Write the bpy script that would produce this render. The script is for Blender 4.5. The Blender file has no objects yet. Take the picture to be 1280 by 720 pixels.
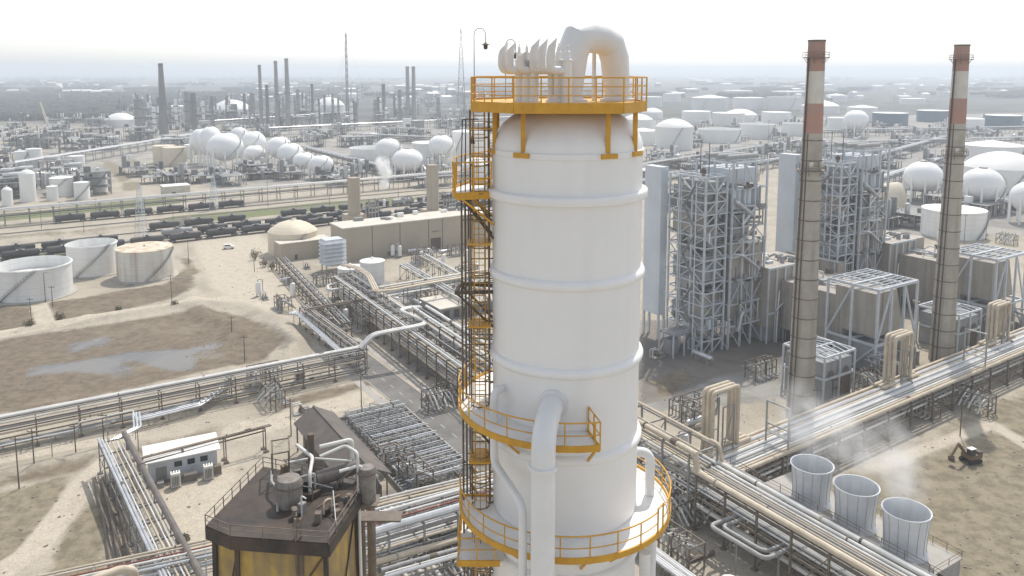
import bpy, math, random
import numpy as np
from mathutils import Vector, Matrix, Quaternion
SC = bpy.context.scene
C = SC.collection
RND = random.Random(11)
PI = math.pi
R = math.radians

# ------------------------------------------------------------------ camera, world, sun, exposure
CAMH, FPX, PPY = 80.0, 1000.0, 211.0
TH = R(7.01)
cam_d = bpy.data.cameras.new('camera')
cam = bpy.data.objects.new('camera', cam_d)
C.objects.link(cam)
cam.location = (0, 0, CAMH)
cam.rotation_euler = (PI / 2 - TH, 0, 0)
cam_d.sensor_width = 36.0
cam_d.lens = FPX / 1280 * 36.0
cam_d.shift_y = -(360 - PPY) / 1280
cam_d.clip_start = 0.5
cam_d.clip_end = 60000
SC.camera = cam

SUN_AZ, SUN_EL = R(20), R(57)
world = bpy.data.worlds.new('World')
SC.world = world
world.use_nodes = True
wn = world.node_tree
sky = wn.nodes.new('ShaderNodeTexSky')
sky.sky_type = 'NISHITA'
sky.sun_disc = False
sky.sun_elevation = SUN_EL
sky.sun_rotation = SUN_AZ
sky.air_density = 1.0
sky.dust_density = 1.2
sky.ozone_density = 1.0
hs = wn.nodes.new('ShaderNodeHueSaturation')
hs.inputs['Saturation'].default_value = 0.36
wn.links.new(sky.outputs[0], hs.inputs['Color'])
wn.links.new(hs.outputs[0], wn.nodes['Background'].inputs[0])
wn.nodes['Background'].inputs[1].default_value = 0.15

sun_d = bpy.data.lights.new('sun', 'SUN')
sun_d.energy = 2.5
sun_d.angle = R(0.6)
sun_d.color = (1.0, 0.94, 0.85)
sun = bpy.data.objects.new('sun', sun_d)
C.objects.link(sun)
SV = Vector((math.sin(SUN_AZ) * math.cos(SUN_EL), math.cos(SUN_AZ) * math.cos(SUN_EL), math.sin(SUN_EL)))
sun.rotation_euler = SV.to_track_quat('Z', 'Y').to_euler()
sun.location = (60, 300, 400)

SC.render.engine = 'CYCLES'
SC.view_settings.view_transform = 'Standard'
SC.view_settings.look = 'None'
SC.view_settings.exposure = 0.5
SC.view_settings.gamma = 1
SC.view_settings.use_curve_mapping = False
SC.cycles.max_bounces = 8
SC.cycles.volume_bounces = 6
SC.cycles.volume_step_rate = 1.0

# ------------------------------------------------------------------ surveying: photo direction -> place on the ground
CT, ST = math.cos(TH), math.sin(TH)
def ray(px, py):
    u = (px - 640) / FPX
    v = (PPY - py) / FPX
    return Vector((u, CT + v * ST, -ST + v * CT))
def G(px, py, z=0.0):
    d = ray(px, py)
    t = (z - CAMH) / d.z
    return Vector((d.x * t, d.y * t, z))
def at(px, py, Y):
    d = ray(px, py)
    t = Y / d.y
    return Vector((d.x * t, Y, CAMH + d.z * t))
AX = R(33)
U = Vector((math.cos(AX), math.sin(AX), 0))
V = Vector((-math.sin(AX), math.cos(AX), 0))

ORD = ('first second third fourth fifth sixth seventh eighth ninth tenth eleventh twelfth thirteenth fourteenth fifteenth sixteenth '
       'seventeenth eighteenth nineteenth twentieth').split()
TENS = {2: 'twenty', 3: 'thirty', 4: 'forty', 5: 'fifty', 6: 'sixty', 7: 'seventy', 8: 'eighty', 9: 'ninety'}
def nth(k):
    if k < 20: return ORD[k]
    t, r = divmod(k + 1, 10)
    if t > 9: return 'hundred and ' + nth(k - 100)
    return TENS[t] + '-' + ORD[r - 1] if r else TENS[t][:-1] + 'ieth'

# ------------------------------------------------------------------ materials
MATS = {}
def mat(name, c, c2=None, sc=0.3, rough=0.6, metal=0.0, streak=0.0, sc3=None, c3=None, bump=0.0, spec=0.4, rnd=0.07, seam=0.0, s_lo=0.48, s_hi=0.72):
    m = bpy.data.materials.new(name)
    m.use_nodes = True
    nt = m.node_tree
    N, L = nt.nodes, nt.links
    b = N['Principled BSDF']
    b.inputs['Roughness'].default_value = rough
    b.inputs['Metallic'].default_value = metal
    b.inputs['Specular IOR Level'].default_value = spec
    c2 = c2 or tuple(x * 0.78 for x in c)
    tc = N.new('ShaderNodeTexCoord')
    nz = N.new('ShaderNodeTexNoise')
    nz.inputs['Scale'].default_value = sc
    nz.inputs['Detail'].default_value = 6
    nz.inputs['Roughness'].default_value = 0.65
    L.new(tc.outputs['Object'], nz.inputs['Vector'])
    mr = N.new('ShaderNodeMapRange')
    mr.inputs[1].default_value = 0.36
    mr.inputs[2].default_value = 0.66
    L.new(nz.outputs[0], mr.inputs[0])
    mx = N.new('ShaderNodeMix')
    mx.data_type = 'RGBA'
    mx.inputs[6].default_value = (*c, 1)
    mx.inputs[7].default_value = (*c2, 1)
    L.new(mr.outputs[0], mx.inputs[0])
    out = mx.outputs[2]
    if streak:
        mp = N.new('ShaderNodeMapping')
        mp.inputs['Scale'].default_value = (1, 1, 0.06)
        L.new(tc.outputs['Object'], mp.inputs[0])
        n2 = N.new('ShaderNodeTexNoise')
        n2.inputs['Scale'].default_value = sc3 or 1.2
        n2.inputs['Detail'].default_value = 5
        L.new(mp.outputs[0], n2.inputs['Vector'])
        m2 = N.new('ShaderNodeMapRange')
        m2.inputs[1].default_value = s_lo
        m2.inputs[2].default_value = s_hi
        m2.inputs[4].default_value = streak
        L.new(n2.outputs[0], m2.inputs[0])
        x2 = N.new('ShaderNodeMix')
        x2.data_type = 'RGBA'
        L.new(m2.outputs[0], x2.inputs[0])
        L.new(out, x2.inputs[6])
        x2.inputs[7].default_value = (*(c3 or tuple(x * 0.5 for x in c)), 1)
        out = x2.outputs[2]
    if seam:
        sx = N.new('ShaderNodeSeparateXYZ'); L.new(tc.outputs['Object'], sx.inputs[0])
        dv = N.new('ShaderNodeMath'); dv.operation = 'DIVIDE'; dv.inputs[1].default_value = seam
        L.new(sx.outputs[2], dv.inputs[0])
        fr = N.new('ShaderNodeMath'); fr.operation = 'FRACT'; L.new(dv.outputs[0], fr.inputs[0])
        lt = N.new('ShaderNodeMath'); lt.operation = 'LESS_THAN'; lt.inputs[1].default_value = 0.06; L.new(fr.outputs[0], lt.inputs[0])
        sm = N.new('ShaderNodeMath'); sm.operation = 'MULTIPLY'; sm.inputs[1].default_value = 0.4; L.new(lt.outputs[0], sm.inputs[0])
        x3 = N.new('ShaderNodeMix'); x3.data_type = 'RGBA'
        L.new(sm.outputs[0], x3.inputs[0]); L.new(out, x3.inputs[6]); x3.inputs[7].default_value = (*(q * .55 for q in c), 1)
        out = x3.outputs[2]
    if rnd:
        oi = N.new('ShaderNodeObjectInfo')
        r1 = N.new('ShaderNodeMapRange')
        r1.inputs[3].default_value = 1 - rnd
        r1.inputs[4].default_value = 1 + rnd * 0.5
        L.new(oi.outputs['Random'], r1.inputs[0])
        vm = N.new('ShaderNodeVectorMath')
        vm.operation = 'SCALE'
        L.new(out, vm.inputs[0])
        L.new(r1.outputs[0], vm.inputs['Scale'])
        out = vm.outputs[0]
    L.new(out, b.inputs['Base Color'])
    if bump:
        bp = N.new('ShaderNodeBump')
        bp.inputs['Strength'].default_value = bump
        bp.inputs['Distance'].default_value = 0.05
        L.new(nz.outputs[0], bp.inputs['Height'])
        L.new(bp.outputs[0], b.inputs['Normal'])
    MATS[name] = m
    return m

mat('tower_white', (0.83, 0.82, 0.805), (0.79, 0.783, 0.77), 0.25, 0.45, streak=0.25, c3=(0.66, 0.66, 0.66), sc3=0.8, rnd=0)
mat('tower_pipe', (0.75, 0.745, 0.735), (0.68, 0.675, 0.665), 0.5, 0.4, rnd=0.02)
mat('floor_white', (0.8, 0.79, 0.76), (0.68, 0.67, 0.64), 0.9, 0.6, rnd=0)
mat('yellow', (0.66, 0.36, 0.035), (0.56, 0.29, 0.03), 1.5, 0.5, streak=0.25, c3=(0.38, 0.19, 0.03), sc3=3, rnd=0.05)
mat('cage_steel', (0.3, 0.19, 0.05), (0.16, 0.11, 0.05), 1.2, 0.6)
mat('dark_steel', (0.085, 0.07, 0.06), (0.14, 0.09, 0.06), 1.0, 0.65)
mat('tank_white', (0.8, 0.8, 0.78), (0.72, 0.72, 0.7), 0.08, 0.5, streak=0.3, c3=(0.5, 0.46, 0.4), sc3=0.3, seam=2.4)
mat('tank_far', (0.8, 0.8, 0.78), (0.74, 0.74, 0.72), 0.02, 0.55, streak=0.15, c3=(0.6, 0.6, 0.57), sc3=0.1)
mat('tank_beige', (0.7, 0.625, 0.485), (0.62, 0.55, 0.42), 0.08, 0.55, streak=0.25, c3=(0.42, 0.35, 0.24), sc3=0.25, seam=2.4)
mat('tank_rust', (0.78, 0.76, 0.7), (0.7, 0.65, 0.56), 0.15, 0.6, streak=0.75, c3=(0.36, 0.27, 0.17), sc3=0.35, seam=2.4)
mat('rust_roof', (0.7, 0.65, 0.55), (0.4, 0.28, 0.15), 0.25, 0.8)
mat('tank_blue', (0.05, 0.1, 0.16), (0.06, 0.12, 0.18), 0.05, 0.5)
mat('tank_floor', (0.09, 0.085, 0.08), (0.16, 0.15, 0.13), 0.15, 0.5)
mat('sphere_white', (0.86, 0.86, 0.85), (0.8, 0.8, 0.79), 0.06, 0.42, streak=0.12, c3=(0.62, 0.62, 0.6), sc3=0.2)
mat('steel_grey', (0.3, 0.3, 0.29), (0.22, 0.21, 0.2), 0.4, 0.55)
mat('steel_pale', (0.6, 0.63, 0.66), (0.48, 0.51, 0.54), 0.4, 0.55)
mat('steel_brown', (0.2, 0.165, 0.13), (0.12, 0.09, 0.07), 0.6, 0.65)
mat('pipe_white', (0.7, 0.69, 0.66), (0.56, 0.55, 0.52), 0.35, 0.4)
mat('pipe_silver', (0.62, 0.63, 0.64), (0.46, 0.47, 0.48), 0.4, 0.3, metal=0.55)
mat('pipe_beige', (0.6, 0.52, 0.4), (0.46, 0.39, 0.29), 0.4, 0.5)
mat('pipe_dark', (0.16, 0.14, 0.125), (0.1, 0.085, 0.075), 0.5, 0.55)
mat('pipe_grey', (0.4, 0.4, 0.39), (0.28, 0.275, 0.265), 0.5, 0.45)
mat('stained_grey', (0.26, 0.24, 0.215), (0.15, 0.125, 0.105), 0.9, 0.6, streak=0.8, c3=(0.11, 0.075, 0.05), sc3=2.0)
mat('casing', (0.43, 0.39, 0.335), (0.35, 0.32, 0.28), 0.15, 0.6, streak=0.4, c3=(0.17, 0.15, 0.13), sc3=0.5)
mat('casing_grey', (0.34, 0.35, 0.355), (0.25, 0.255, 0.26), 0.2, 0.6, streak=0.3, sc3=0.5)
mat('slab_white', (0.62, 0.66, 0.7), (0.54, 0.58, 0.62), 0.1, 0.5, streak=0.2, c3=(0.42, 0.45, 0.48), sc3=0.4)
mat('building_beige', (0.46, 0.4, 0.31), (0.41, 0.36, 0.28), 0.1, 0.7, streak=0.15, c3=(0.3, 0.26, 0.2), sc3=0.4)
mat('roof_pale', (0.66, 0.62, 0.54), (0.54, 0.5, 0.43), 0.15, 0.75)
mat('roof_white', (0.82, 0.81, 0.78), (0.72, 0.7, 0.66), 0.3, 0.6)
mat('roof_dark', (0.095, 0.083, 0.075), (0.15, 0.125, 0.105), 0.25, 0.7, streak=0.3, c3=(0.06, 0.05, 0.045), sc3=0.6)
mat('stack_concrete', (0.45, 0.415, 0.355), (0.35, 0.315, 0.265), 0.2, 0.75, streak=0.6, c3=(0.17, 0.14, 0.11), sc3=0.35)
mat('stack_red', (0.42, 0.22, 0.165), (0.38, 0.26, 0.21), 0.25, 0.75, streak=0.5, c3=(0.28, 0.2, 0.16), sc3=0.4)
mat('stack_white', (0.66, 0.63, 0.57), (0.55, 0.51, 0.45), 0.25, 0.75, streak=0.55, c3=(0.35, 0.3, 0.24), sc3=0.4)
mat('rust_deck', (0.02, 0.015, 0.012), (0.075, 0.05, 0.034), 0.3, 0.6, bump=0.4)
mat('rust_wall', (0.5, 0.33, 0.075), (0.3, 0.2, 0.07), 0.45, 0.7, streak=0.85, c3=(0.17, 0.14, 0.105), sc3=0.9, s_lo=.42, s_hi=.7, bump=.5)
mat('fan_white', (0.66, 0.68, 0.7), (0.58, 0.6, 0.62), 0.4, 0.45, streak=0.35, c3=(0.42, 0.44, 0.46), sc3=0.8)
mat('concrete', (0.42, 0.4, 0.36), (0.33, 0.31, 0.28), 0.2, 0.8)
mat('asphalt', (0.15, 0.145, 0.14), (0.22, 0.21, 0.195), 0.15, 0.85)
mat('line_paint', (0.55, 0.54, 0.5), (0.35, 0.34, 0.32), 0.6, 0.8)
mat('car_black', (0.045, 0.045, 0.047), (0.075, 0.07, 0.066), 0.4, 0.5, rnd=0.3)
mat('car_grey', (0.34, 0.34, 0.34), (0.25, 0.25, 0.25), 0.4, 0.5, rnd=0.1)
mat('ballast', (0.2, 0.18, 0.155), (0.28, 0.25, 0.21), 0.4, 0.9, rnd=0)
mat('rail_steel', (0.13, 0.11, 0.1), None, 0.6, 0.5)
mat('pole_wood', (0.1, 0.075, 0.055), (0.15, 0.12, 0.09), 1.0, 0.8)
mat('glass_dark', (0.03, 0.035, 0.04), None, 0.6, 0.15)
mat('machine_orange', (0.2, 0.125, 0.065), (0.14, 0.095, 0.06), 0.8, 0.6)
mat('rubber', (0.03, 0.03, 0.03), None, 0.8, 0.8)
mat('leaf', (0.13, 0.115, 0.065), (0.17, 0.15, 0.09), 0.6, 0.8)
mat('wood_far', (0.02, 0.028, 0.025), (0.032, 0.04, 0.034), 0.012, 0.9, rnd=0)
mat('far_grey', (0.3, 0.3, 0.29), (0.2, 0.2, 0.2), 0.06, 0.7, rnd=0.25)
mat('far_dark', (0.17, 0.165, 0.16), (0.11, 0.11, 0.11), 0.06, 0.7, rnd=0.25)
mat('red_brown', (0.3, 0.1, 0.07), (0.25, 0.1, 0.08), 0.1, 0.8)

# ------------------------------------------------------------------ mesh building
class MB:
    def __init__(s):
        s.v = []; s.f = []; s.mi = []; s.cur = 0
    def add(s, vs, fs):
        o = len(s.v)
        s.v.extend(tuple(v) for v in vs)
        s.f.extend(tuple(i + o for i in f) for f in fs)
        s.mi.extend([s.cur] * len(fs))
        return s
    def box(s, c, d, rz=0.0):
        x, y, z = c; a, b, h = d[0] / 2, d[1] / 2, d[2] / 2
        cs, sn = math.cos(rz), math.sin(rz)
        vs = []
        for k in (-h, h):
            for (i, j) in ((-a, -b), (a, -b), (a, b), (-a, b)):
                vs.append((x + i * cs - j * sn, y + i * sn + j * cs, z + k))
        return s.add(vs, [(3, 2, 1, 0), (4, 5, 6, 7), (0, 1, 5, 4), (1, 2, 6, 5), (2, 3, 7, 6), (3, 0, 4, 7)])
    def bb(s, x0, y0, z0, x1, y1, z1):
        return s.box(((x0 + x1) / 2, (y0 + y1) / 2, (z0 + z1) / 2), (x1 - x0, y1 - y0, z1 - z0))
    def beam(s, p, q, w, h=None):
        p, q = Vector(p), Vector(q); h = h or w
        d = q - p
        if d.length < 1e-5: return s
        d.normalize()
        up = Vector((0, 0, 1)) if abs(d.z) < 0.95 else Vector((0, 1, 0))
        a = d.cross(up).normalized(); b = a.cross(d).normalized()
        a *= w / 2; b *= h / 2
        vs = [p - a - b, p + a - b, p + a + b, p - a + b, q - a - b, q + a - b, q + a + b, q - a + b]
        return s.add(vs, [(0, 1, 2, 3), (7, 6, 5, 4), (0, 4, 5, 1), (1, 5, 6, 2), (2, 6, 7, 3), (3, 7, 4, 0)])
    def tube(s, pts, r, n=8, cap=True):
        pts = [Vector(p) for p in pts]
        m = len(pts)
        rs = r if isinstance(r, (list, tuple)) else [r] * m
        a = None
        vs = []
        for i, p in enumerate(pts):
            d0 = (pts[i] - pts[i - 1]).normalized() if i else None
            d1 = (pts[i + 1] - pts[i]).normalized() if i < m - 1 else None
            if d0 is None: d = d1; k = 1.0
            elif d1 is None: d = d0; k = 1.0
            else:
                d = d0 + d1
                d = d.normalized() if d.length > 1e-6 else d0
                k = 1.0 / max(0.5, d.dot(d1))
            if a is None:
                up = Vector((0, 0, 1)) if abs(d.z) < 0.9 else Vector((1, 0, 0))
                a = d.cross(up).normalized()
            else:
                a = a - d * a.dot(d)
                a = a.normalized() if a.length > 1e-6 else d.orthogonal().normalized()
            b = d.cross(a)
            st = None
            if d0 is not None and d1 is not None and k > 1.001:
                st = (d1 - d0).normalized()
            for j in range(n):
                t = 2 * PI * j / n
                o = (a * math.cos(t) + b * math.sin(t)) * rs[i]
                if st is not None: o = o + st * (o.dot(st)) * (k - 1)
                vs.append(p + o)
        fs = []
        for i in range(m - 1):
            for j in range(n):
                j2 = (j + 1) % n
                fs.append((i * n + j, i * n + j2, (i + 1) * n + j2, (i + 1) * n + j))
        if cap:
            fs.append(tuple(range(n - 1, -1, -1)))
            fs.append(tuple((m - 1) * n + j for j in range(n)))
        return s.add(vs, fs)
    def lathe(s, prof, c=(0, 0, 0), n=32, close=False):
        vs = []; fs = []
        m = len(prof)
        for (r, z) in prof:
            for j in range(n):
                t = 2 * PI * j / n
                vs.append((c[0] + r * math.cos(t), c[1] + r * math.sin(t), c[2] + z))
        for i in range(m - 1 + (1 if close else 0)):
            i2 = (i + 1) % m
            for j in range(n):
                j2 = (j + 1) % n
                fs.append((i * n + j, i * n + j2, i2 * n + j2, i2 * n + j))
        if not close:
            if prof[0][0] > 1e-4: fs.append(tuple(range(n - 1, -1, -1)))
            if prof[-1][0] > 1e-4: fs.append(tuple((m - 1) * n + j for j in range(n)))
        return s.add(vs, fs)
    def sphere(s, c, r, n=16, m=8, sz=1.0):
        return s.lathe([(max(1e-3, r * math.sin(PI * i / m)), -r * sz * math.cos(PI * i / m)) for i in range(m + 1)], c, n)
    def prism(s, poly, z0, z1):
        n = len(poly)
        vs = [(p[0], p[1], z0) for p in poly] + [(p[0], p[1], z1) for p in poly]
        fs = [tuple(range(n - 1, -1, -1)), tuple(range(n, 2 * n))]
        for i in range(n):
            j = (i + 1) % n
            fs.append((i, j, n + j, n + i))
        return s.add(vs, fs)
    def arc(s, r0, r1, z0, z1, a0, a1, k=24):
        vs = []; fs = []
        for i in range(k + 1):
            t = R(a0 + (a1 - a0) * i / k)
            cs, sn = math.cos(t), math.sin(t)
            vs += [(r0 * cs, r0 * sn, z0), (r1 * cs, r1 * sn, z0), (r1 * cs, r1 * sn, z1), (r0 * cs, r0 * sn, z1)]
        for i in range(k):
            a, b = 4 * i, 4 * i + 4
            for q in range(4):
                fs.append((a + q, a + (q + 1) % 4, b + (q + 1) % 4, b + q))
        fs.append((3, 2, 1, 0)); fs.append((4 * k, 4 * k + 1, 4 * k + 2, 4 * k + 3))
        return s.add(vs, fs)
    def build(s, name, m, parent=None, world=False, smooth=35):
        me = bpy.data.meshes.new(name)
        v = s.v
        if world and parent is not None:
            o = parent.location
            v = [(x - o.x, y - o.y, z - o.z) for (x, y, z) in v]
        me.from_pydata(v, [], s.f)
        ms = m if isinstance(m, (list, tuple)) else [m]
        for q in ms: me.materials.append(MATS[q] if isinstance(q, str) else q)
        if len(ms) > 1: me.polygons.foreach_set('material_index', s.mi)
        if smooth:
            me.polygons.foreach_set('use_smooth', [True] * len(me.polygons))
            me.set_sharp_from_angle(angle=R(smooth))
        me.update()
        ob = bpy.data.objects.new(name, me)
        C.objects.link(ob)
        if parent is not None: ob.parent = parent
        return ob

def fillet(pts, r, k=4):
    pts = [Vector(p) for p in pts]
    out = [pts[0]]
    for i in range(1, len(pts) - 1):
        p = pts[i]
        a = pts[i - 1] - p; b = pts[i + 1] - p
        q = min(r, a.length * 0.49, b.length * 0.49)
        a = p + a.normalized() * q; b = p + b.normalized() * q
        for j in range(k + 1):
            t = j / k
            out.append(a * (1 - t) ** 2 + p * 2 * t * (1 - t) + b * t * t)
    out.append(pts[-1])
    return out

def tag(o, label, cat, group=None, kind=None):
    o['label'] = label; o['category'] = cat
    if group: o['group'] = group
    if kind: o['kind'] = kind
    return o
def thing(name, loc, label, cat, group=None, rz=0.0):
    o = bpy.data.objects.new(name, None)
    C.objects.link(o)
    o.empty_display_size = 0.5
    o.location = loc
    o.rotation_euler = (0, 0, rz)
    return tag(o, label, cat, group, 'thing')
def struct(o):
    o['kind'] = 'structure'
    return o
_CH = {}
def copy_tree(o, parent=None):
    c = o.copy()
    C.objects.link(c)
    if parent is not None: c.parent = parent
    if o.name not in _CH: _CH[o.name] = list(o.children)
    for ch in _CH[o.name]: copy_tree(ch, c)
    return c
def dup_child(o, loc=None, rot=None):
    c = o.copy()
    C.objects.link(c)
    if loc is not None: c.location = loc
    if rot is not None: c.rotation_euler = rot
    return c
# ------------------------------------------------------------------ ground: one sheet to the horizon
ys = [-400, -150, -20, 40, 70, 90]
y = 96.0
while y < 30000:
    ys.append(y)
    y *= 1.0095 if y < 700 else (1.02 if y < 2500 else 1.06)
ys = np.array(ys)
NX = 330
us = np.linspace(-1.0, 1.0, NX)
us = 1.5 * (0.55 * us + 0.45 * us ** 3)
YY = np.repeat(ys[:, None], NX, 1)
XX = us[None, :] * np.maximum(YY, 260.0)
gx, gy = XX.ravel(), YY.ravel()

def gpoly(pp, z=0.0):
    return np.array([[*(G(px, py, z).xy)] for px, py in pp])
def sd_poly(P):
    d = np.full(gx.shape, 1e9); s = np.ones(gx.shape)
    n = len(P)
    for i in range(n):
        a, b = P[i], P[i - 1]
        ex, ey = b[0] - a[0], b[1] - a[1]
        wx, wy = gx - a[0], gy - a[1]
        t = np.clip((wx * ex + wy * ey) / (ex * ex + ey * ey + 1e-9), 0, 1)
        d = np.minimum(d, (wx - ex * t) ** 2 + (wy - ey * t) ** 2)
        c1 = gy >= a[1]; c2 = gy < b[1]; c3 = ex * wy > ey * wx
        s = np.where((c1 & c2 & c3) | (~c1 & ~c2 & ~c3), -s, s)
    return s * np.sqrt(d)
def sd_line(P, w):
    d = np.full(gx.shape, 1e9)
    for i in range(len(P) - 1):
        a, b = P[i], P[i + 1]
        ex, ey = b[0] - a[0], b[1] - a[1]
        wx, wy = gx - a[0], gy - a[1]
        t = np.clip((wx * ex + wy * ey) / (ex * ex + ey * ey + 1e-9), 0, 1)
        d = np.minimum(d, (wx - ex * t) ** 2 + (wy - ey * t) ** 2)
    return np.sqrt(d) - w
def cover(sd, f):
    return np.clip(0.5 - sd / (2 * f), 0, 1)
ATT = {k: np.zeros(gx.shape) for k in ('mud', 'wet', 'field', 'grass', 'pale', 'conc', 'far', 'tar_shade')}
def paint(k, pp, f=4.0, amt=1.0):
    ATT[k] = np.maximum(ATT[k], amt * cover(sd_poly(gpoly(pp)), f))
def stroke(k, pp, w, f=2.0, amt=1.0):
    ATT[k] = np.maximum(ATT[k], amt * cover(sd_line(gpoly(pp), w), f))
# bare brown earth: the basin with its puddles, the tank yard, the verges
paint('mud', [(-250, 470), (0, 424), (120, 407), (245, 386), (292, 391), (335, 404), (364, 430), (330, 453), (285, 462), (150, 494), (0, 524), (-250, 580)], 5, 0.85)
paint('mud', [(-200, 410), (0, 384), (100, 372), (205, 354), (232, 334), (250, 345), (240, 368), (120, 396), (0, 418), (-200, 445)], 4, 0.8)
paint('mud', [(222, 322), (240, 322), (254, 340), (238, 347)], 3, 0.9)
paint('mud', [(-200, 640), (0, 597), (130, 566), (300, 530), (330, 527), (280, 545), (150, 580), (60, 600), (-200, 660)], 4, 0.7)
paint('mud', [(118, 612), (140, 600), (172, 690), (180, 730), (138, 730)], 3, 0.6)
paint('mud', [(180, 600), (262, 580), (275, 590), (195, 617)], 2.5, 0.6)
paint('mud', [(340, 500), (470, 470), (480, 480), (420, 500), (340, 520)], 3, 0.6)
stroke('mud', [(330, 360), (400, 395), (440, 420)], 3, 3, 0.6)
stroke('mud', [(850, 470), (835, 480)], 4, 3, 0.7)
stroke('mud', [(820, 478), (838, 486), (828, 492)], 3, 2, 0.6)
paint('mud', [(800, 395), (985, 405), (1000, 470), (900, 450), (800, 430)], 5, 0.35)
paint('field', [(1005, 620), (1090, 575), (1150, 540), (1300, 480), (1500, 420), (1600, 760), (1180, 760), (1150, 690)], 6, 0.8)
paint('field', [(-200, 690), (0, 615), (90, 596), (96, 620), (40, 690), (-10, 740), (-200, 800)], 4, 0.95)
paint('field', [(70, 655), (112, 605), (128, 640), (140, 740), (52, 740)], 4, 0.85)
paint('field', [(1010, 480), (1120, 430), (1130, 470), (1010, 520)], 5, 0.4)
paint('field', [(128, 202), (142, 202), (166, 224), (150, 228)], 6, 0.95)
paint('field', [(154, 199), (168, 199), (192, 218), (176, 223)], 6, 0.95)
paint('field', [(150, 229), (172, 226), (176, 236), (156, 240)], 5, 0.9)
paint('field', [(90, 160), (110, 158), (130, 175), (105, 178)], 10, 0.8)
for a, b in (((-200, 362), (560, 258)),):
    stroke('grass', [(-200, 350), (0, 331), (60, 319), (120, 305)], 7, 3, 0.9)
stroke('grass', [(232, 274), (300, 268), (420, 256), (480, 252)], 13, 3, 1.0)
stroke('grass', [(-100, 285), (0, 272), (60, 267), (130, 259), (205, 252)], 13, 4, 1.0)
stroke('grass', [(560, 244), (480, 252)], 6, 3, 0.6)
paint('field', [(-100, 300), (100, 286), (330, 262), (330, 268), (100, 296), (-100, 312)], 5, 0.5)
paint('wet', [(30, 471), (40, 458), (70, 453), (95, 452), (120, 446), (160, 438), (200, 437), (230, 436), (270, 429), (273, 434), (237, 443), (246, 456), (245, 463), (215, 465), (190, 456), (160, 453), (166, 464), (150, 473), (115, 464), (80, 466)], 6.0)
paint('wet', [(68, 438), (74, 428), (100, 424), (140, 419), (158, 424), (142, 432), (100, 443), (75, 443)], 7.0, 0.8)
paint('tar_shade', [(10, 486), (40, 452), (64, 430), (130, 414), (180, 422), (285, 422), (285, 445), (255, 470), (190, 468), (120, 474), (60, 480)], 9, 0.62)
stroke('tar_shade', [(0, 552), (150, 520), (285, 487), (450, 455)], 4.5, 3, .5)  # the long left rack's shadow, painted on the ground beneath it
stroke('tar_shade', [(258, 392), (296, 408), (306, 426)], 4, 3, .55)  # berm side: darker brown earth with shade painted in
stroke('tar_shade', [(340, 410), (362, 430), (352, 442)], 4, 3, .55)  # end of the basin berm, browner and with painted shade
stroke('tar_shade', [(0, 392), (60, 388), (130, 380)], 4, 3, .45)
stroke('tar_shade', [(0, 432), (120, 412), (245, 391)], 3, 3, .5)  # near flank of the long berm, brown earth plus painted shade
stroke('tar_shade', [(185, 606), (275, 590)], 3, 2.5, .6)
stroke('tar_shade', [(300, 545), (345, 520), (420, 490)], 3, 3, .45)
stroke('tar_shade', [(0, 606), (90, 588), (140, 575)], 3, 3, .5)
stroke('tar_shade', [(335, 345), (372, 385), (400, 410)], 4, 4, .5)
stroke('tar_shade', [(880, 610), (1000, 560), (1180, 488)], 6, 4, .5)  # dark strip under the big right rack, its shade painted in
paint('tar_shade', [(345, 325), (430, 340), (480, 360), (470, 420), (420, 420)], 5, .45)
paint('wet', [(205, 440), (300, 424), (278, 436), (300, 446), (262, 452)], 6, .6)
paint('wet', [(0, 500), (30, 476), (80, 466), (60, 478)], 6, .55)
stroke('wet', [(245, 347), (222, 346), (160, 357)], 2.0, 2, 0.7)
for q in range(3):
    stroke('mud', [(300 + q * 14, 300), (352 + q * 9, 350), (372 + q * 6, 400)], .35, .6, .42)
    stroke('mud', [(10 + q * 7, 740), (72 + q * 5, 645), (104 + q * 4, 600), (130 + q * 3, 577)], .3, .5, .45)
    stroke('mud', [(0, 420 + q * 2), (110, 399 + q * 2), (250, 375 + q * 2), (345, 371 + q * 3)], .3, .5, .45)
    stroke('mud', [(200, 660 - q * 8), (250, 600 + q * 4), (300, 560 + q * 5), (420, 508 + q * 2), (530, 479 + q)], .3, .5, .4)
    stroke('mud', [(1010 + 20 * q, 720), (1180, 620 - 8 * q), (1290, 560 - 5 * q)], .3, .5, .4)
    stroke('mud', [(860 + 8 * q, 470), (940 + 4 * q, 500), (1000, 560)], .3, .5, .4)
paint('conc', [(255, 300), (330, 292), (352, 318), (280, 330)], 3, .35)
paint('conc', [(430, 352), (480, 345), (600, 420), (600, 470), (560, 450)], 4, .75)
paint('conc', [(455, 440), (520, 420), (600, 470), (560, 500)], 3, .5)
paint('conc', [(900, 440), (985, 470), (990, 515), (840, 500)], 4, .5)
# pale tracks and hardstandings
stroke('pale', [(-200, 455), (0, 421), (70, 408), (110, 399), (250, 376), (300, 372), (345, 372)], 3.0, 1.5)
stroke('pale', [(48, 380), (60, 410)], 2.5, 2)
stroke('pale', [(-30, 735), (40, 690), (80, 640), (108, 600), (135, 577)], 2.6, 2)
stroke('pale', [(-200, 612), (0, 574), (95, 556), (170, 545)], 2.2, 2)
stroke('pale', [(300, 540), (400, 512), (470, 492), (530, 478)], 4, 2)
paint('pale', [(232, 300), (330, 290), (420, 380), (330, 400), (255, 360)], 6, 0.7)
paint('pale', [(190, 620), (262, 590), (300, 560), (290, 680), (215, 690)], 4)
paint('pale', [(0, 300), (420, 260), (420, 268), (0, 316)], 3, 0.3)
paint('conc', [(798, 440), (830, 448), (985, 430), (1010, 500), (800, 520)], 5, 0.8)
paint('conc', [(505, 397), (530, 372), (600, 360), (600, 398), (520, 405)], 2, 0.7)
stroke('conc', [(222, 262), (330, 256)], 8, 4, 0.6)
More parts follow.
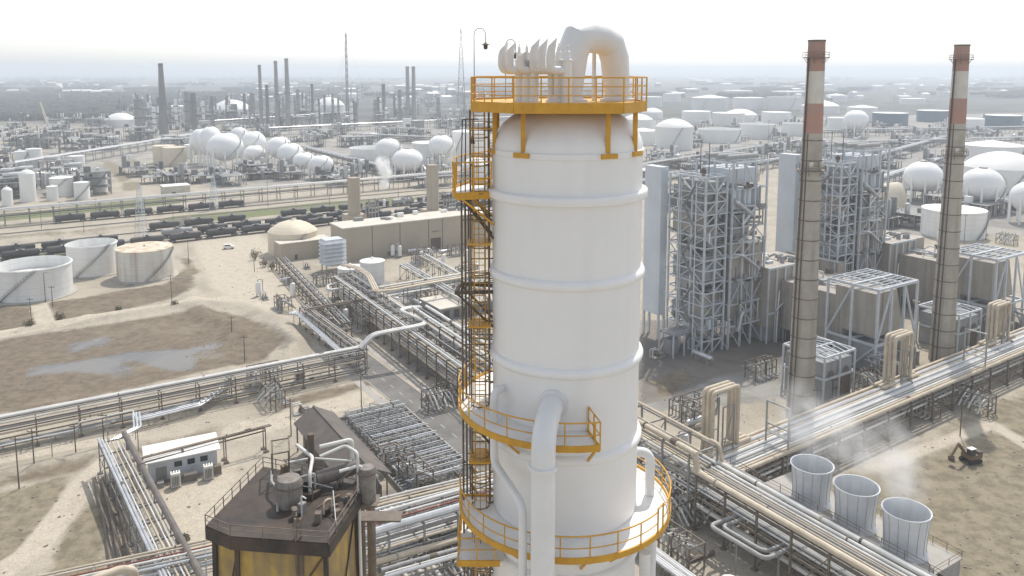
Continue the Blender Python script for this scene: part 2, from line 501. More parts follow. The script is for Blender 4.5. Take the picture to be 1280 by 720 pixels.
stroke('pale', [(1090, 585), (1200, 545), (1240, 530), (1290, 560), (1330, 590)], 2.2, 2.5, 0.8)
paint('tar_shade', [(800, 400), (960, 395), (1000, 430), (985, 455), (900, 470), (860, 490), (795, 510)], 5, 0.9)  # boiler yard: partly dark asphalt, with the tower's cast shadow painted in
paint('tar_shade', [(1000, 430), (1130, 400), (1150, 470), (1020, 510)], 5, 0.6)
paint('tar_shade', [(1150, 400), (1290, 380), (1290, 430), (1180, 450)], 5, 0.6)
paint('tar_shade', [(440, 600), (640, 590), (640, 740), (440, 740)], 5, 0.55)
paint('tar_shade', [(800, 540), (900, 600), (960, 660), (900, 720), (800, 660)], 5, 0.5)
paint('conc', [(-100, 205), (0, 200), (130, 160), (620, 150), (620, 200), (420, 232), (240, 240), (190, 205), (140, 240), (-100, 262)], 14, 0.55)
paint('conc', [(790, 240), (800, 150), (1300, 140), (1400, 300), (1080, 300), (1000, 200)], 14, 0.6)
ATT['far'] = np.clip((gy - 750) / 800, 0, 1) * 1.0
ATT['far'] = np.where(gx > 0.12 * gy, ATT['far'] * 0.85, ATT['far'])
for k in ATT:
    if k in ('pale',):
        ATT['mud'] *= 1 - ATT[k]; ATT['field'] *= 1 - ATT[k]

gz = np.zeros(gx.shape)
def berm(pp, h, w):
    global gz
    gz = np.maximum(gz, h * np.exp(-((sd_line(gpoly(pp), 0) / w) ** 2)))
berm([(-200, 452), (0, 420), (110, 400), (245, 379), (310, 385), (350, 402), (368, 428), (350, 445)], 1.5, 3.2)
berm([(225, 360), (262, 398), (300, 412), (290, 425)], 1.4, 3.0)
berm([(-200, 560), (0, 520), (150, 492), (285, 462)], 0.8, 2.4)
berm([(-200, 640), (0, 592), (130, 564), (300, 531)], 0.7, 2.0)
berm([(-200, 398), (0, 384), (120, 398)], 0.9, 2.4)
rng = np.random.default_rng(5)
ATT['far_z'] = gz
verts = np.stack([gx, gy, gz], 1)
ii = np.arange(len(ys) * NX).reshape(len(ys), NX)
fa = np.stack([ii[:-1, :-1], ii[:-1, 1:], ii[1:, 1:], ii[1:, :-1]], -1).reshape(-1, 4)
me = bpy.data.meshes.new('ground')
me.from_pydata(verts.tolist(), [], fa.tolist())
for k in ('mud', 'wet', 'field', 'grass', 'pale', 'conc', 'far', 'tar_shade'):
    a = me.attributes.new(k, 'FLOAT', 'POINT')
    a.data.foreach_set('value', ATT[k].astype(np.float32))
me.polygons.foreach_set('use_smooth', [True] * len(me.polygons))
ground = bpy.data.objects.new('ground', me)
C.objects.link(ground)
struct(ground)

gm = bpy.data.materials.new('ground_soil')
gm.use_nodes = True
nt = gm.node_tree; N, L = nt.nodes, nt.links
bs = N['Principled BSDF']
bs.inputs['Specular IOR Level'].default_value = 0.25
geo = N.new('ShaderNodeNewGeometry')
def noise(scale, det=6, rough=0.6, dist=0.0):
    n = N.new('ShaderNodeTexNoise')
    n.inputs['Scale'].default_value = scale
    n.inputs['Detail'].default_value = det
    n.inputs['Roughness'].default_value = rough
    n.inputs['Distortion'].default_value = dist
    L.new(geo.outputs['Position'], n.inputs['Vector'])
    return n.outputs[0]
def rng_map(x, a, b, c=0.0, d=1.0):
    n = N.new('ShaderNodeMapRange')
    n.interpolation_type = 'SMOOTHSTEP'
    n.inputs[1].default_value = a; n.inputs[2].default_value = b
    n.inputs[3].default_value = c; n.inputs[4].default_value = d
    L.new(x, n.inputs[0])
    return n.outputs[0]
def mixc(f, a, b):
    n = N.new('ShaderNodeMix'); n.data_type = 'RGBA'
    if isinstance(f, float): n.inputs[0].default_value = f
    else: L.new(f, n.inputs[0])
    for x, i in ((a, 6), (b, 7)):
        if isinstance(x, tuple): n.inputs[i].default_value = (*x, 1)
        else: L.new(x, n.inputs[i])
    return n.outputs[2]
def math_(op, a, b):
    n = N.new('ShaderNodeMath'); n.operation = op
    for x, i in ((a, 0), (b, 1)):
        if isinstance(x, float): n.inputs[i].default_value = x
        else: L.new(x, n.inputs[i])
    return n.outputs[0]
n_big, n_mid, n_fine, n_grit = noise(0.012, 5), noise(0.06, 8, 0.65, 0.4), noise(0.35, 8, 0.7), noise(2.2, 6, 0.7)
def mask(k, lo=0.4, hi=0.62, amp=0.55):
    a = N.new('ShaderNodeAttribute'); a.attribute_name = k
    w = math_('MULTIPLY_ADD', math_('SUBTRACT', math_('ADD', math_('MULTIPLY', n_mid, 0.6), math_('MULTIPLY', n_fine, 0.4)), 0.5), amp)
    w.node.inputs[2].default_value = 0
    L.new(a.outputs['Fac'], w.node.inputs[2])
    return rng_map(w, lo, hi)
sand = mixc(rng_map(n_mid, 0.4, 0.64), (0.44, 0.395, 0.32), (0.35, 0.315, 0.255))
sand = mixc(rng_map(n_fine, 0.5, 0.72, 0, 0.55), sand, (0.27, 0.23, 0.175))
mud = mixc(rng_map(n_fine, 0.38, 0.65), (0.195, 0.158, 0.112), (0.122, 0.096, 0.068))
mud = mixc(rng_map(n_mid, 0.52, 0.68, 0, 0.6), mud, (0.27, 0.23, 0.165))
field = mixc(rng_map(n_fine, 0.4, 0.62), (0.275, 0.238, 0.165), (0.17, 0.147, 0.1))
grass = mixc(rng_map(n_fine, 0.4, 0.65), (0.13, 0.165, 0.06), (0.2, 0.2, 0.1))
conc = mixc(rng_map(n_mid, 0.4, 0.62), (0.33, 0.32, 0.3), (0.24, 0.232, 0.215))
pale = mixc(rng_map(n_fine, 0.42, 0.7), (0.52, 0.465, 0.375), (0.42, 0.37, 0.295))
farc = mixc(rng_map(n_big, 0.42, 0.6), (0.1, 0.103, 0.098), (0.04, 0.05, 0.043))
n_vb = noise(0.0022, 6, 0.6)
farc = mixc(rng_map(n_vb, 0.54, 0.68, 0, 0.5), farc, (0.26, 0.25, 0.22))
c = mixc(mask('far', 0.3, 0.75, 0.4), sand, farc)
c = mixc(mask('conc'), c, conc)
c = mixc(mask('tar_shade'), c, mixc(rng_map(n_mid, 0.4, 0.64), (0.15, 0.14, 0.128), (0.22, 0.2, 0.175)))  # dark grey for asphalt and damp mud, and for painted-in shade
c = mixc(mask('field', 0.3, 0.6, 0.9), c, field)
c = mixc(mask('mud', 0.3, 0.62, 0.8), c, mud)
c = mixc(mask('grass', 0.35, 0.6, 0.7), c, grass)
c = mixc(mask('pale'), c, pale)
wet = mask('wet', 0.42, 0.66, 1.5)
c = mixc(wet, c, mixc(rng_map(n_mid, 0.4, 0.6), (0.1, 0.1, 0.1), (0.17, 0.16, 0.145)))
c = mixc(rng_map(n_grit, 0.45, 0.6, 0, 0.32), c, (0.2, 0.165, 0.12))
L.new(c, bs.inputs['Base Color'])
L.new(rng_map(wet, 0.0, 1.0, 0.92, 0.22), bs.inputs['Roughness'])
bp = N.new('ShaderNodeBump')
bp.inputs['Strength'].default_value = 0.6
bp.inputs['Distance'].default_value = 0.5
hh = math_('MULTIPLY', n_fine, math_('SUBTRACT', 1.0, wet))
L.new(hh, bp.inputs['Height'])
L.new(bp.outputs[0], bs.inputs['Normal'])
me.materials.append(gm)

# ------------------------------------------------------------------ haze: one closed box of air over the plant
hz = MB().bb(-16000, -60, -2, 16000, 15000, 128).build('haze', 'glass_dark', smooth=0)
hm = bpy.data.materials.new('haze_air')
hm.use_nodes = True
hn = hm.node_tree
for q in list(hn.nodes):
    if q.type == 'BSDF_PRINCIPLED': hn.nodes.remove(q)
pv = hn.nodes.new('ShaderNodeVolumePrincipled')
pv.inputs['Color'].default_value = (0.82, 0.885, 0.96, 1)
pv.inputs['Density'].default_value = 0.00025
pv.inputs['Anisotropy'].default_value = 0.2
hn.links.new(pv.outputs[0], hn.nodes['Material Output'].inputs['Volume'])
hz.data.materials[0] = hm
tag(hz, 'pale blue haze lying over the whole refinery', 'haze', kind='stuff')

# ------------------------------------------------------------------ roads, slabs, tracks
def road(name, A, B, w, m, z=0.02, nseg=1):
    d = (B - A).normalized(); n = Vector((-d.y, d.x, 0)) * w / 2
    b = MB()
    P = [A - n, B - n, B + n, A + n]
    b.add([(p.x, p.y, z) for p in P], [(0, 1, 2, 3)])
    return struct(b.build(name, m, smooth=0))
RA, RB = G(420, 428), G(640, 600)
road('road', RA, RB, 8.0, 'asphalt')
dr = (RB - RA).normalized(); nr = Vector((-dr.y, dr.x, 0))
for s in (-1, 1):
    b = MB()
    b.beam(RA + nr * s * 4.15 + Vector((0, 0, 0.06)), RB + nr * s * 4.15 + Vector((0, 0, 0.06)), 0.3, 0.12)
    struct(b.build('kerb', 'concrete', smooth=0))
    b = MB()
    q = nr * s * 6.3
    road('path', RA + q, RB + q, 2.0, 'concrete', 0.024)
b = MB()
Lr = (RB - RA).length
k = 0
while k < Lr:
    p = RA + dr * k
    for o in (-0.08,):
        q = [p + nr * (o - 0.09), p + dr * 2.2 + nr * (o - 0.09), p + dr * 2.2 + nr * (o + 0.09), p + nr * (o + 0.09)]
        b.add([(v.x, v.y, 0.028) for v in q], [(0, 1, 2, 3)])
    k += 5.5
struct(b.build('road_marking', 'line_paint', smooth=0))

def track(A, B):
    road('ballast', A, B, 4.2, 'ballast', 0.03)
    d = (B - A).normalized(); n = Vector((-d.y, d.x, 0))
    b = MB()
    for s in (-0.75, 0.75):
        b.beam(A + n * s + Vector((0, 0, 0.12)), B + n * s + Vector((0, 0, 0.12)), 0.14, 0.16)
    struct(b.build('railway_track', 'rail_steel', smooth=0))
TR = []
for (a, b_) in (((-160, 346), (640, 255)), ((-160, 338), (640, 250)), ((-160, 308), (640, 233)), ((-160, 300), (640, 228)), ((-160, 325), (640, 243))):
    A, B = G(*a), G(*b_)
    TR.append((A, B))
    track(A, B)
# ------------------------------------------------------------------ the white distillation column in front
TX, TY, TR_ = 2.63, 38.0, 3.58
T = thing('distillation_column', (TX, TY, 0), 'tall white distillation column with yellow platforms in the centre foreground', 'column')
def zf(py, Y=None): return at(707, py, Y or TY - TR_).z
zdeck = at(710, 131, TY - 4).z
zdome = zf(197)
b = MB()
b.lathe([(TR_, 0), (TR_, zdome)], n=96)
b.build('shell', 'tower_white', T)
b = MB()
hd = 2.2
b.lathe([(TR_ * math.cos(t), zdome + 0.12 + hd * math.sin(t)) for t in [R(90) * i / 14 for i in range(14)]] + [(0.02, zdome + hd + .12)], n=96)
dome = b.build('dome', 'tower_white', T, smooth=60)
def ring(zc, h, pr, bevel=0.1):
    p = [(TR_ - 0.05, zc - h / 2), (TR_ + pr - bevel, zc - h / 2), (TR_ + pr - bevel * .3, zc - h / 2 + bevel * .3), (TR_ + pr, zc - h / 2 + bevel),
         (TR_ + pr, zc + h / 2 - bevel), (TR_ + pr - bevel * .3, zc + h / 2 - bevel * .3), (TR_ + pr - bevel, zc + h / 2), (TR_ - 0.05, zc + h / 2)]
    return MB().lathe(p, n=96, close=True).build('stiffening_ring', 'tower_white', T, smooth=50)
ring(zdome, 0.3, 0.07, 0.05)
ring(zf(253), 0.42, 0.26, 0.08)
for py in (359, 469, 577, 726): ring(zf(py), 0.5, 0.2, 0.2)

def pol(r, a, z): return Vector((r * math.cos(R(a)), r * math.sin(R(a)), z))
_POSTS = set()
def railing(name, pts, parent, h=1.12, step=1.25, m='yellow', w=0.06, mid=1, toe=None):
    b = MB()
    acc = 0.0
    pts = [Vector(p) for p in pts]
    posts = [pts[0]]
    for i in range(1, len(pts)):
        acc += (pts[i] - pts[i - 1]).length
        if acc >= step or i == len(pts) - 1:
            posts.append(pts[i]); acc = 0
    up = Vector((0, 0, 1))
    for p in posts:
        key = (round(p.x, 1), round(p.y, 1), round(p.z, 1), parent.name)
        if key in _POSTS: continue
        _POSTS.add(key); b.beam(p - up * 0.1, p + up * h, w)
    for i in range(1, len(pts)):
        b.tube([pts[i - 1] + up * h, pts[i] + up * h], w * 0.6, 6)
        for k in range(mid):
            b.tube([pts[i - 1] + up * h * (k + 1) / (mid + 1), pts[i] + up * h * (k + 1) / (mid + 1)], w * 0.45, 6)
    return b.build(name, m, parent, smooth=0)
def apts(r, a0, a1, z, k): return [pol(r, a0 + (a1 - a0) * i / k, z) for i in range(k + 1)]

# --- top platform
poly = [(-2.56, -4.0), (2.1, -4.0), (3.4, -2.0), (3.4, 2.0), (2.1, 4.0), (-2.6, 4.0), (-4.45, 2.0), (-4.45, -2.0)]
b = MB(); b.prism([(x * .985, y_ * .985) for x, y_ in poly], zdeck - 0.08, zdeck)
deck = b.build('top_platform', 'yellow', T, smooth=0)
b = MB()
for i in range(8):
    p, q = poly[i], poly[(i + 1) % 8]
    b.beam((p[0], p[1], zdeck - 0.15), (q[0], q[1], zdeck - 0.15), 0.08, 0.46)
for x in (-2.4, 0, 2.0):
    b.beam((x, -3.9, zdeck - 0.24), (x, 3.9, zdeck - 0.24), 0.14, 0.3)
    b.beam((-4.3, x * .7, zdeck - 0.28), (3.25, x * .7, zdeck - 0.28), 0.14, 0.3)
b.build('edge_beam', 'yellow', deck, smooth=0)
rp = []
for i in range(8):
    p, q = Vector((*poly[i], zdeck)), Vector((*poly[(i + 1) % 8], zdeck))
    k = max(2, round((q - p).length / 1.2))
    for j in range(k): rp.append(p + (q - p) * j / k)
rp.append(rp[0])
railing('railing', rp, deck, 1.14, 1.0, mid=2)
for a in (233, 296, 325, 40, 75, 115, 160, 195):
    b = MB()
    p = pol(TR_ - 0.02, a, 0)
    b.beam((p.x, p.y, zdome + 0.15), (p.x, p.y, zdeck - 0.2), 0.2, 0.16)
    t = Vector((-math.sin(R(a)), math.cos(R(a)), 0)) * 0.4
    b.beam(pol(TR_ + .1, a, zdome + 0.02) - t, pol(TR_ + .1, a, zdome + 0.02) + t, 0.16, 0.22)
    b.build('support_post', 'yellow', T, smooth=0)

# --- overhead vapour pipe, an inverted U standing on the top platform
def loc(px, py, Y):
    p = at(px, py, Y); return Vector((p.x - TX, p.y - TY, p.z))
tops = loc(717, 44, 36.6).z
A_ = loc(708, 128, 36.4); A_.z = zdeck
B_ = loc(718, 44, 36.7)
D_ = loc(772, 128, 38.4); D_.z = zdeck
C_ = loc(767, 51, 38.2)
b = MB()
b.tube([A_, A_ + (B_ - A_) * 0.2] + fillet([A_ + (B_ - A_) * 0.2, B_, C_, D_], 0.85, 2)[1:], [0.66] * 2 + [0.72] * 3 + [0.68] * 3 + [0.6], 24)
vp = b.build('vapour_pipe', 'tower_pipe', T, smooth=28)
b = MB()
b.lathe([(0.95, 0), (0.95, 0.14), (0.78, 0.16), (0.78, 0.3)], (A_.x, A_.y, zdeck), 32)
b.lathe([(0.85, 0), (0.85, 0.12), (0.68, 0.14), (0.68, 0.24)], (D_.x, D_.y, zdeck), 32)
b.build('flange', 'tower_pipe', vp)
s_ = loc(742, 128, 38.6)
MB().tube([(s_.x, s_.y, zdeck), (s_.x, s_.y, C_.z)], 0.1, 10).build('pipe_stand', 'tower_pipe', vp)

# --- relief valves with scoop outlets
vents = [(649, 0.35, 627, 57, 37.0), (658.5, 0.2, 636.5, 57, 36.7), (668, 0.05, 651, 66, 36.4),
         (690, 0.25, 666, 53, 36.2), (698, 0.1, 676, 53, 35.7), (709, 0.0, 687, 52, 35.2)]
for (px, dy, ox, ty, Y) in vents:
    p = loc(px, 126, Y); p.z = zdeck
    zo = loc(px, 88, Y).z
    zt = loc(px, ty, Y).z
    o = loc(ox, 88, Y)
    b = MB()
    b.tube([p, Vector((p.x, p.y, zo + 0.42))], 0.2, 16)
    b.lathe([(0.27, 0), (0.27, 0.1), (0.21, 0.12), (0.21, 0.3)], (p.x, p.y, zdeck), 20)
    rv = b.build('relief_vent', 'tower_pipe', T)
    b = MB()
    b.lathe([(0.26, 0), (0.26, 0.07), (0.15, 0.1), (0.13, 0.4), (0.07, 0.46), (0.06, 0.66), (0.03, 0.68), (0.02, 0.8)], (p.x, p.y, zo + 0.4), 14)
    b.build('valve_bonnet', 'tower_pipe', rv)
    dx = p.x - o.x
    path = fillet([Vector((p.x, p.y, zo)), Vector((o.x + 0.05, p.y - 0.05, zo)), Vector((o.x + 0.0, p.y - 0.08, zo + 0.5)), Vector((o.x + 0.12, p.y - 0.1, zt))], 0.32, 5)
    b = MB()
    n0 = len(b.v)
    b.tube(path, 0.185, 16)
    vs = b.v
    for i in range(len(vs) - 16, len(vs)):
        x, y_, z = vs[i]
        vs[i] = (x + (x - path[-1].x) * .1, y_, z + (x - path[-1].x) * 1.25)
    b.build('scoop_outlet', 'tower_pipe', rv, smooth=40)

# --- gooseneck lamps at the left end of the top platform
for (px, yt, w, Y) in ((593, 36, 0.52, 36.5), (632, 50, 0.5, 39.5)):
    p = loc(px, 128, Y); zt = loc(px, yt, Y).z
    pts = [(p.x, p.y, zdeck), (p.x, p.y, zt - 0.25)]
    for i in range(1, 10):
        t = PI - PI * i / 9
        pts.append((p.x + w / 2 + w / 2 * math.cos(t), p.y, zt - 0.25 + 0.28 * math.sin(t)))
    pts.append((p.x + w, p.y, zt - 0.62))
    g = MB().tube(pts, 0.022, 6).build('gooseneck_lamp', 'steel_grey', T)
    MB().lathe([(0.03, 0.1), (0.06, 0.06), (0.19, 0.0), (0.16, -0.02), (0.1, -0.03), (0.09, -0.18), (0.04, -0.22)], (p.x + w, p.y, zt - 0.7), 12).build('lamp_head', 'dark_steel', g)

# --- ring platforms
def ring_platform(z, ro, a0, a1, h=1.12, gate=None, k=None, seg=None, ri=None, brackets=True):
    k = k or max(6, int(abs(a1 - a0) / 5))
    b = MB(); b.arc(ri or TR_ + 0.02, ro - 0.03, z - 0.07, z, a0, a1, k)
    pf = b.build('ring_platform', 'floor_white', T, smooth=0)
    b = MB(); b.arc(ro - 0.03, ro + 0.05, z - 0.16, z + 0.13, a0, a1, k)
    for a in (a0, a1):
        t = R(a + (0.3 if a == a0 else -0.3))
        b.beam((TR_ * math.cos(t), TR_ * math.sin(t), z - 0.02), (ro * math.cos(t), ro * math.sin(t), z - 0.02), 0.06, 0.26)
    b.build('toe_plate', 'yellow', pf, smooth=0)
    for (s0, s1) in (seg or [(a0, a1)]):
        kk = max(3, int(abs(s1 - s0) / 2.4))
        railing('railing', apts(ro, s0, s1, z, kk), pf, h, 1.15)
    if brackets:
        n = max(2, int(abs(a1 - a0) / 24))
        for i in range(n + 1):
            a = a0 + (a1 - a0) * (i + 0.02) / (n + 0.04)
            b = MB()
            b.beam(pol(TR_, a, z - 0.16), pol(ro - 0.05, a, z - 0.16), 0.1, 0.16)
            b.beam(pol(TR_, a, z - 1.5), pol(ro - 0.3, a, z - 0.2), 0.09, 0.1)
            b.build('bracket', 'yellow', pf, smooth=0)
    return pf
zA = at(590, 242, TY - 1).z
pA = ring_platform(zA, 5.45, 108, 196, 1.5)
railing('railing', [pol(5.45, 196, zA), pol(4.6, 196, zA), pol(3.75, 196, zA)], pA, 1.5, 0.8)
zC = at(690, 562, TY - 5.3).z
pC = ring_platform(zC, 5.25, 130, 283, 1.15, seg=[(150, 283)])
railing('railing', [pol(5.25, 283, zC), pol(4.4, 283, zC), pol(3.65, 283, zC)], pC, 1.15, 0.7)
zD = at(708, 622, TY).z
pD = ring_platform(zD, 5.24, 178, 430, 1.12, seg=[(178, 322), (328, 430)])
b = MB()
for a in (322, 328):
    b.beam(pol(5.24, a, zD), pol(5.24, a, zD + 1.3), 0.07)
b.beam(pol(5.24, 322, zD + 1.25), pol(5.24, 328, zD + 1.25), 0.06)
b.build('gate', 'yellow', pD, smooth=0)
zE = at(596, 692, TY - 2).z
b = MB()
e0 = Vector((-5.25, -2.6, zE))
b.bb(-5.2, -2.6, zE - 0.08, -3.0, 1.3, zE)
pE = b.build('landing_platform', 'floor_white', T, smooth=0)
b = MB()
for (p, q) in (((-5.22, -2.62), (-3.2, -2.62)), ((-5.22, -2.62), (-5.22, 1.3)), ((-5.22, 1.3), (-3.3, 1.3))):
    b.beam((*p, zE - 0.1), (*q, zE - 0.1), 0.07, 0.3)
b.build('toe_plate', 'yellow', pE, smooth=0)
railing('railing', [(-3.4, -2.6, zE), (-4.3, -2.6, zE), (-5.2, -2.6, zE), (-5.2, -1.3, zE), (-5.2, 0, zE), (-5.2, 1.3, zE), (-3.6, 1.3, zE)], pE, 1.15, 0.9)
# a bare bracket frame left of the second ring and small rest landings on the ladder
zB = at(590, 362, TY).z
b = MB()
for a in (168, 186):
    b.beam(pol(TR_, a, zB), pol(5.35, a, zB), 0.14, 0.16)
    b.beam(pol(TR_, a, zB - 1.75), pol(5.3, a, zB - 0.05), 0.1)
b.beam(pol(5.35, 168, zB), pol(5.35, 186, zB), 0.14, 0.16)
b.build('bracket_frame', 'dark_steel', T, smooth=0)
for a in (160, 178, 192):
    for zz in (zA, zC, zD):
        MB().beam(pol(TR_, a, zz - 2.2), pol(5.1, a, zz - 0.2), 0.11).build('bracket_strut', 'dark_steel', T, smooth=0)

# --- caged ladder and pipe risers on the left side
lx, ly = -4.18, -0.35
ztop_l = zdeck + 0.3
b = MB()
for o in (-0.26, 0.26): b.beam((lx + o, ly, 20), (lx + o, ly, ztop_l), 0.06, 0.05)
z = 20
while z < ztop_l:
    b.beam((lx - 0.26, ly, z), (lx + 0.26, ly, z), 0.035); z += 0.3
lad = b.build('ladder', 'yellow', T, smooth=0)
b = MB()
z = 21.0; kk = 0
while z < ztop_l - 1:
    hp = [(lx + 0.42 * math.cos(R(t)), ly - 0.42 + 0.42 * math.sin(R(t)), z) for t in range(140, 401, 20)]
    for i in range(len(hp) - 1): b.beam(hp[i], hp[i + 1], 0.035, 0.05)
    z += 1.3
for t in (180, 225, 270, 315, 360):
    b.beam((lx + 0.42 * math.cos(R(t)), ly - 0.42 + 0.42 * math.sin(R(t)), 21), (lx + 0.42 * math.cos(R(t)), ly - 0.42 + 0.42 * math.sin(R(t)), ztop_l - 1.2), 0.03)
b.build('ladder_cage', 'cage_steel', lad, smooth=0)
for z in (zf(320), zf(430), zf(610)):
    b = MB()
    b.bb(lx - 0.55, ly - 0.9, z - 0.05, lx + 0.55, ly + 0.5, z + 0.03)
    b.build('rest_landing', 'yellow', lad, smooth=0)
for (x, y_, r, z0, z1) in ((-5.05, -0.2, 0.05, 15, zA - 0.4), (-4.9, 0.2, 0.05, 15, zA), (-4.62, -0.1, 0.045, 15, zdeck - 0.4), (-3.72, -0.55, 0.05, 15, zdeck - 0.3), (-4.75, 0.5, 0.04, 20, zA - .3), (-3.95, 0.35, 0.04, 15, zdeck)):
    b = MB(); b.tube([(x, y_, z0), (x, y_, z1)], r, 8)
    z = z1 - 1.0
    while z > 40:
        b.beam((x, y_, z), (-3.4, y_ * .5, z), 0.05); z -= 3.1
    b.build('riser_pipe', 'dark_steel' if r > .055 else 'steel_brown', T)
# davit arm with hanging lamp on the upper left
b = MB()
zz = at(576, 148, TY).z
b.tube([(-5.05, -0.6, zA), (-4.95, -0.6, zz), (-4.2, -0.5, zz)], 0.03, 6)
b.tube([(-4.85, -0.4, zA), (-4.8, -0.5, zz)], 0.03, 6)
b.tube([(-4.5, -0.55, zz), (-4.48, -0.55, zz - 0.9)], 0.02, 6)
dv = b.build('davit', 'dark_steel', T)
MB().lathe([(0.02, 0.3), (0.06, 0.25), (0.1, 0.05), (0.12, 0.0)], (-4.48, -0.55, zz - 1.15), 10).build('lamp_head', 'dark_steel', dv)
z = zdeck - 0.3
for i in range(3):
    MB().bb(-4.62, -0.75, z - 1.0 - i * 1.3, -3.6, 0.25, z - 0.93 - i * 1.3).build('ladder_landing', 'yellow', lad, smooth=0)

# --- process pipes on the front of the column
p0 = loc(692, 506, TY - TR_); q = loc(679, 560, TY - 6.1)
zN = p0.z
dirn = (Vector((q.x, q.y, 0)) - Vector((p0.x, p0.y, 0)))
path = fillet([Vector((p0.x, p0.y + 0.4, zN)), Vector((q.x, q.y, zN - 0.15)), Vector((q.x, q.y, 5))], 1.25, 9)
b = MB(); b.tube(path, 0.52, 24)
dc = b.build('downcomer_pipe', 'tower_pipe', T, smooth=60)
zc = at(679, 583, TY - 6.1).z
MB().lathe([(0.5, -0.07), (0.62, -0.06), (0.62, 0.06), (0.5, 0.07)], (q.x, q.y, zc), 28, close=True).build('collar', 'tower_pipe', dc)
b = MB(); b.tube([(p0.x + 0.02, p0.y + 0.25, zN), (p0.x - 0.03, p0.y - 0.06, zN)], 0.68, 28)
b.build('nozzle', 'tower_pipe', dc)
for z in (zc - 5, zc - 11): MB().lathe([(0.5, -0.07), (0.6, -0.06), (0.6, 0.06), (0.5, 0.07)], (q.x, q.y, z), 28, close=True).build('collar', 'tower_pipe', dc)
p0 = loc(630, 487, TY - 2.0)
pts = [Vector((p0.x + 0.5, p0.y + 0.7, p0.z)), loc(617, 489, TY - 2.6), loc(617.5, 578, TY - 2.6), loc(653.5, 632, TY - 5.7), loc(653, 900, TY - 5.7)]
MB().tube(fillet(pts, 0.5, 5), 0.185, 14).build('side_pipe', 'tower_pipe', T, smooth=60)
p1 = loc(800, 571, TY - 0.2)
pts = [Vector((2.6, 0.4, p1.z)), Vector((4.35, 0.3, p1.z)), Vector((4.4, 0.25, 10))]
MB().tube(fillet(pts, 0.55, 6), 0.24, 16).build('return_pipe', 'tower_pipe', T, smooth=60)
pts = [loc(806, 690, TY - 3.2), loc(804, 900, TY - 3.2)]
MB().tube(pts, 0.26, 16).build('return_pipe', 'tower_pipe', T, smooth=60)
pts = [Vector((2.8, 0.0, zf(705))), Vector((4.3, -1.0, zf(705))), Vector((4.3, -1.0, 5))]
MB().tube(fillet(pts, .5, 5), 0.2, 12).build('return_pipe', 'tower_pipe', T, smooth=60)
# ------------------------------------------------------------------ builders for plant equipment
def tank(px, pyb, wpx, pyt, label, roof='flat', m='tank_white', dome=0.0, rm=None, group=None, n=48, name='storage_tank', stair=True, skirt=False):
    F = G(px, pyb)
    d = Vector((F.x, F.y, 0)).normalized()
    dep = (F.x, F.y)
    depth = F.y * CT + (CAMH) * ST
    r = wpx / 2 * depth / FPX
    c = Vector((F.x, F.y, 0)) + d * r
    h = max(1.5, at(px, pyt, c.y).z)
    t = thing(name, c, label, 'tank', group)
    rm = rm or m
    if roof == 'open':
        MB().lathe([(r, 0), (r, h), (r - 0.25, h), (r - 0.25, h * 0.62)], n=n, close=False).build('shell', m, t)
        MB().lathe([(0.01, h * 0.6), (r - 0.3, h * 0.6), (r - 0.3, h * 0.6 + 0.3), (0.01, h * 0.6 + 0.35)][:2], n=n).build('floating_roof', rm, t)
        MB().lathe([(r + 0.02, h - 0.5), (r + 0.35, h - 0.5), (r + 0.35, h - 0.25), (r + 0.02, h - 0.25)], n=n, close=True).build('rim_girder', m, t)
    else:
        MB().lathe([(r, 0), (r, h)], n=n).build('shell', m, t)
        hd = {'flat': r * 0.03, 'cone': r * 0.16, 'dome': dome or r * 0.35}[roof]
        if roof == 'dome':
            R_ = (r * r + hd * hd) / (2 * hd); a0 = math.asin(min(1, r / R_))
            if hd > r: a0 = PI - a0
            pr = [(R_ * math.sin(a0 * (1 - i / 10)), h + 0.02 + hd - R_ + R_ * math.cos(a0 * (1 - i / 10))) for i in range(11)]
            pr[-1] = (0.02, pr[-1][1])
        else:
            pr = [(r + 0.12, h + 0.01), (r + 0.12, h + 0.14), (r * .98, h + 0.2), (0.02, h + 0.14 + hd)]
        rf = MB().lathe(pr, n=n).build('roof', rm, t)
        MB().lathe([(0.3, 0), (0.3, 0.7), (0.5, 0.72), (0.02, 1.0)], (0, 0, pr[-1][1] - 0.2), 10).build('roof_vent', rm, rf)
    if stair:
        b = MB()
        k = 14
        a0 = RND.uniform(200, 300)
        for i in range(k):
            p = pol(r + 0.5, a0 + i * 4.5 * 12 / max(r, 6), h * i / k)
            q = pol(r + 0.5, a0 + (i + 1) * 4.5 * 12 / max(r, 6), h * (i + 1) / k)
            b.beam(p, q, 0.8, 0.14)
            b.beam(p + Vector((0, 0, 1)), q + Vector((0, 0, 1)), 0.08)
            b.beam(p, p + Vector((0, 0, 1)), 0.08)
        b.build('stairway', 'steel_grey', t, smooth=0)
    if skirt:
        MB().lathe([(r + 0.02, 0), (r + 1.6, 0), (r + 1.6, 0.25), (r + 0.02, 0.3)], n=n, close=True).build('foundation', 'concrete', t)
    return t

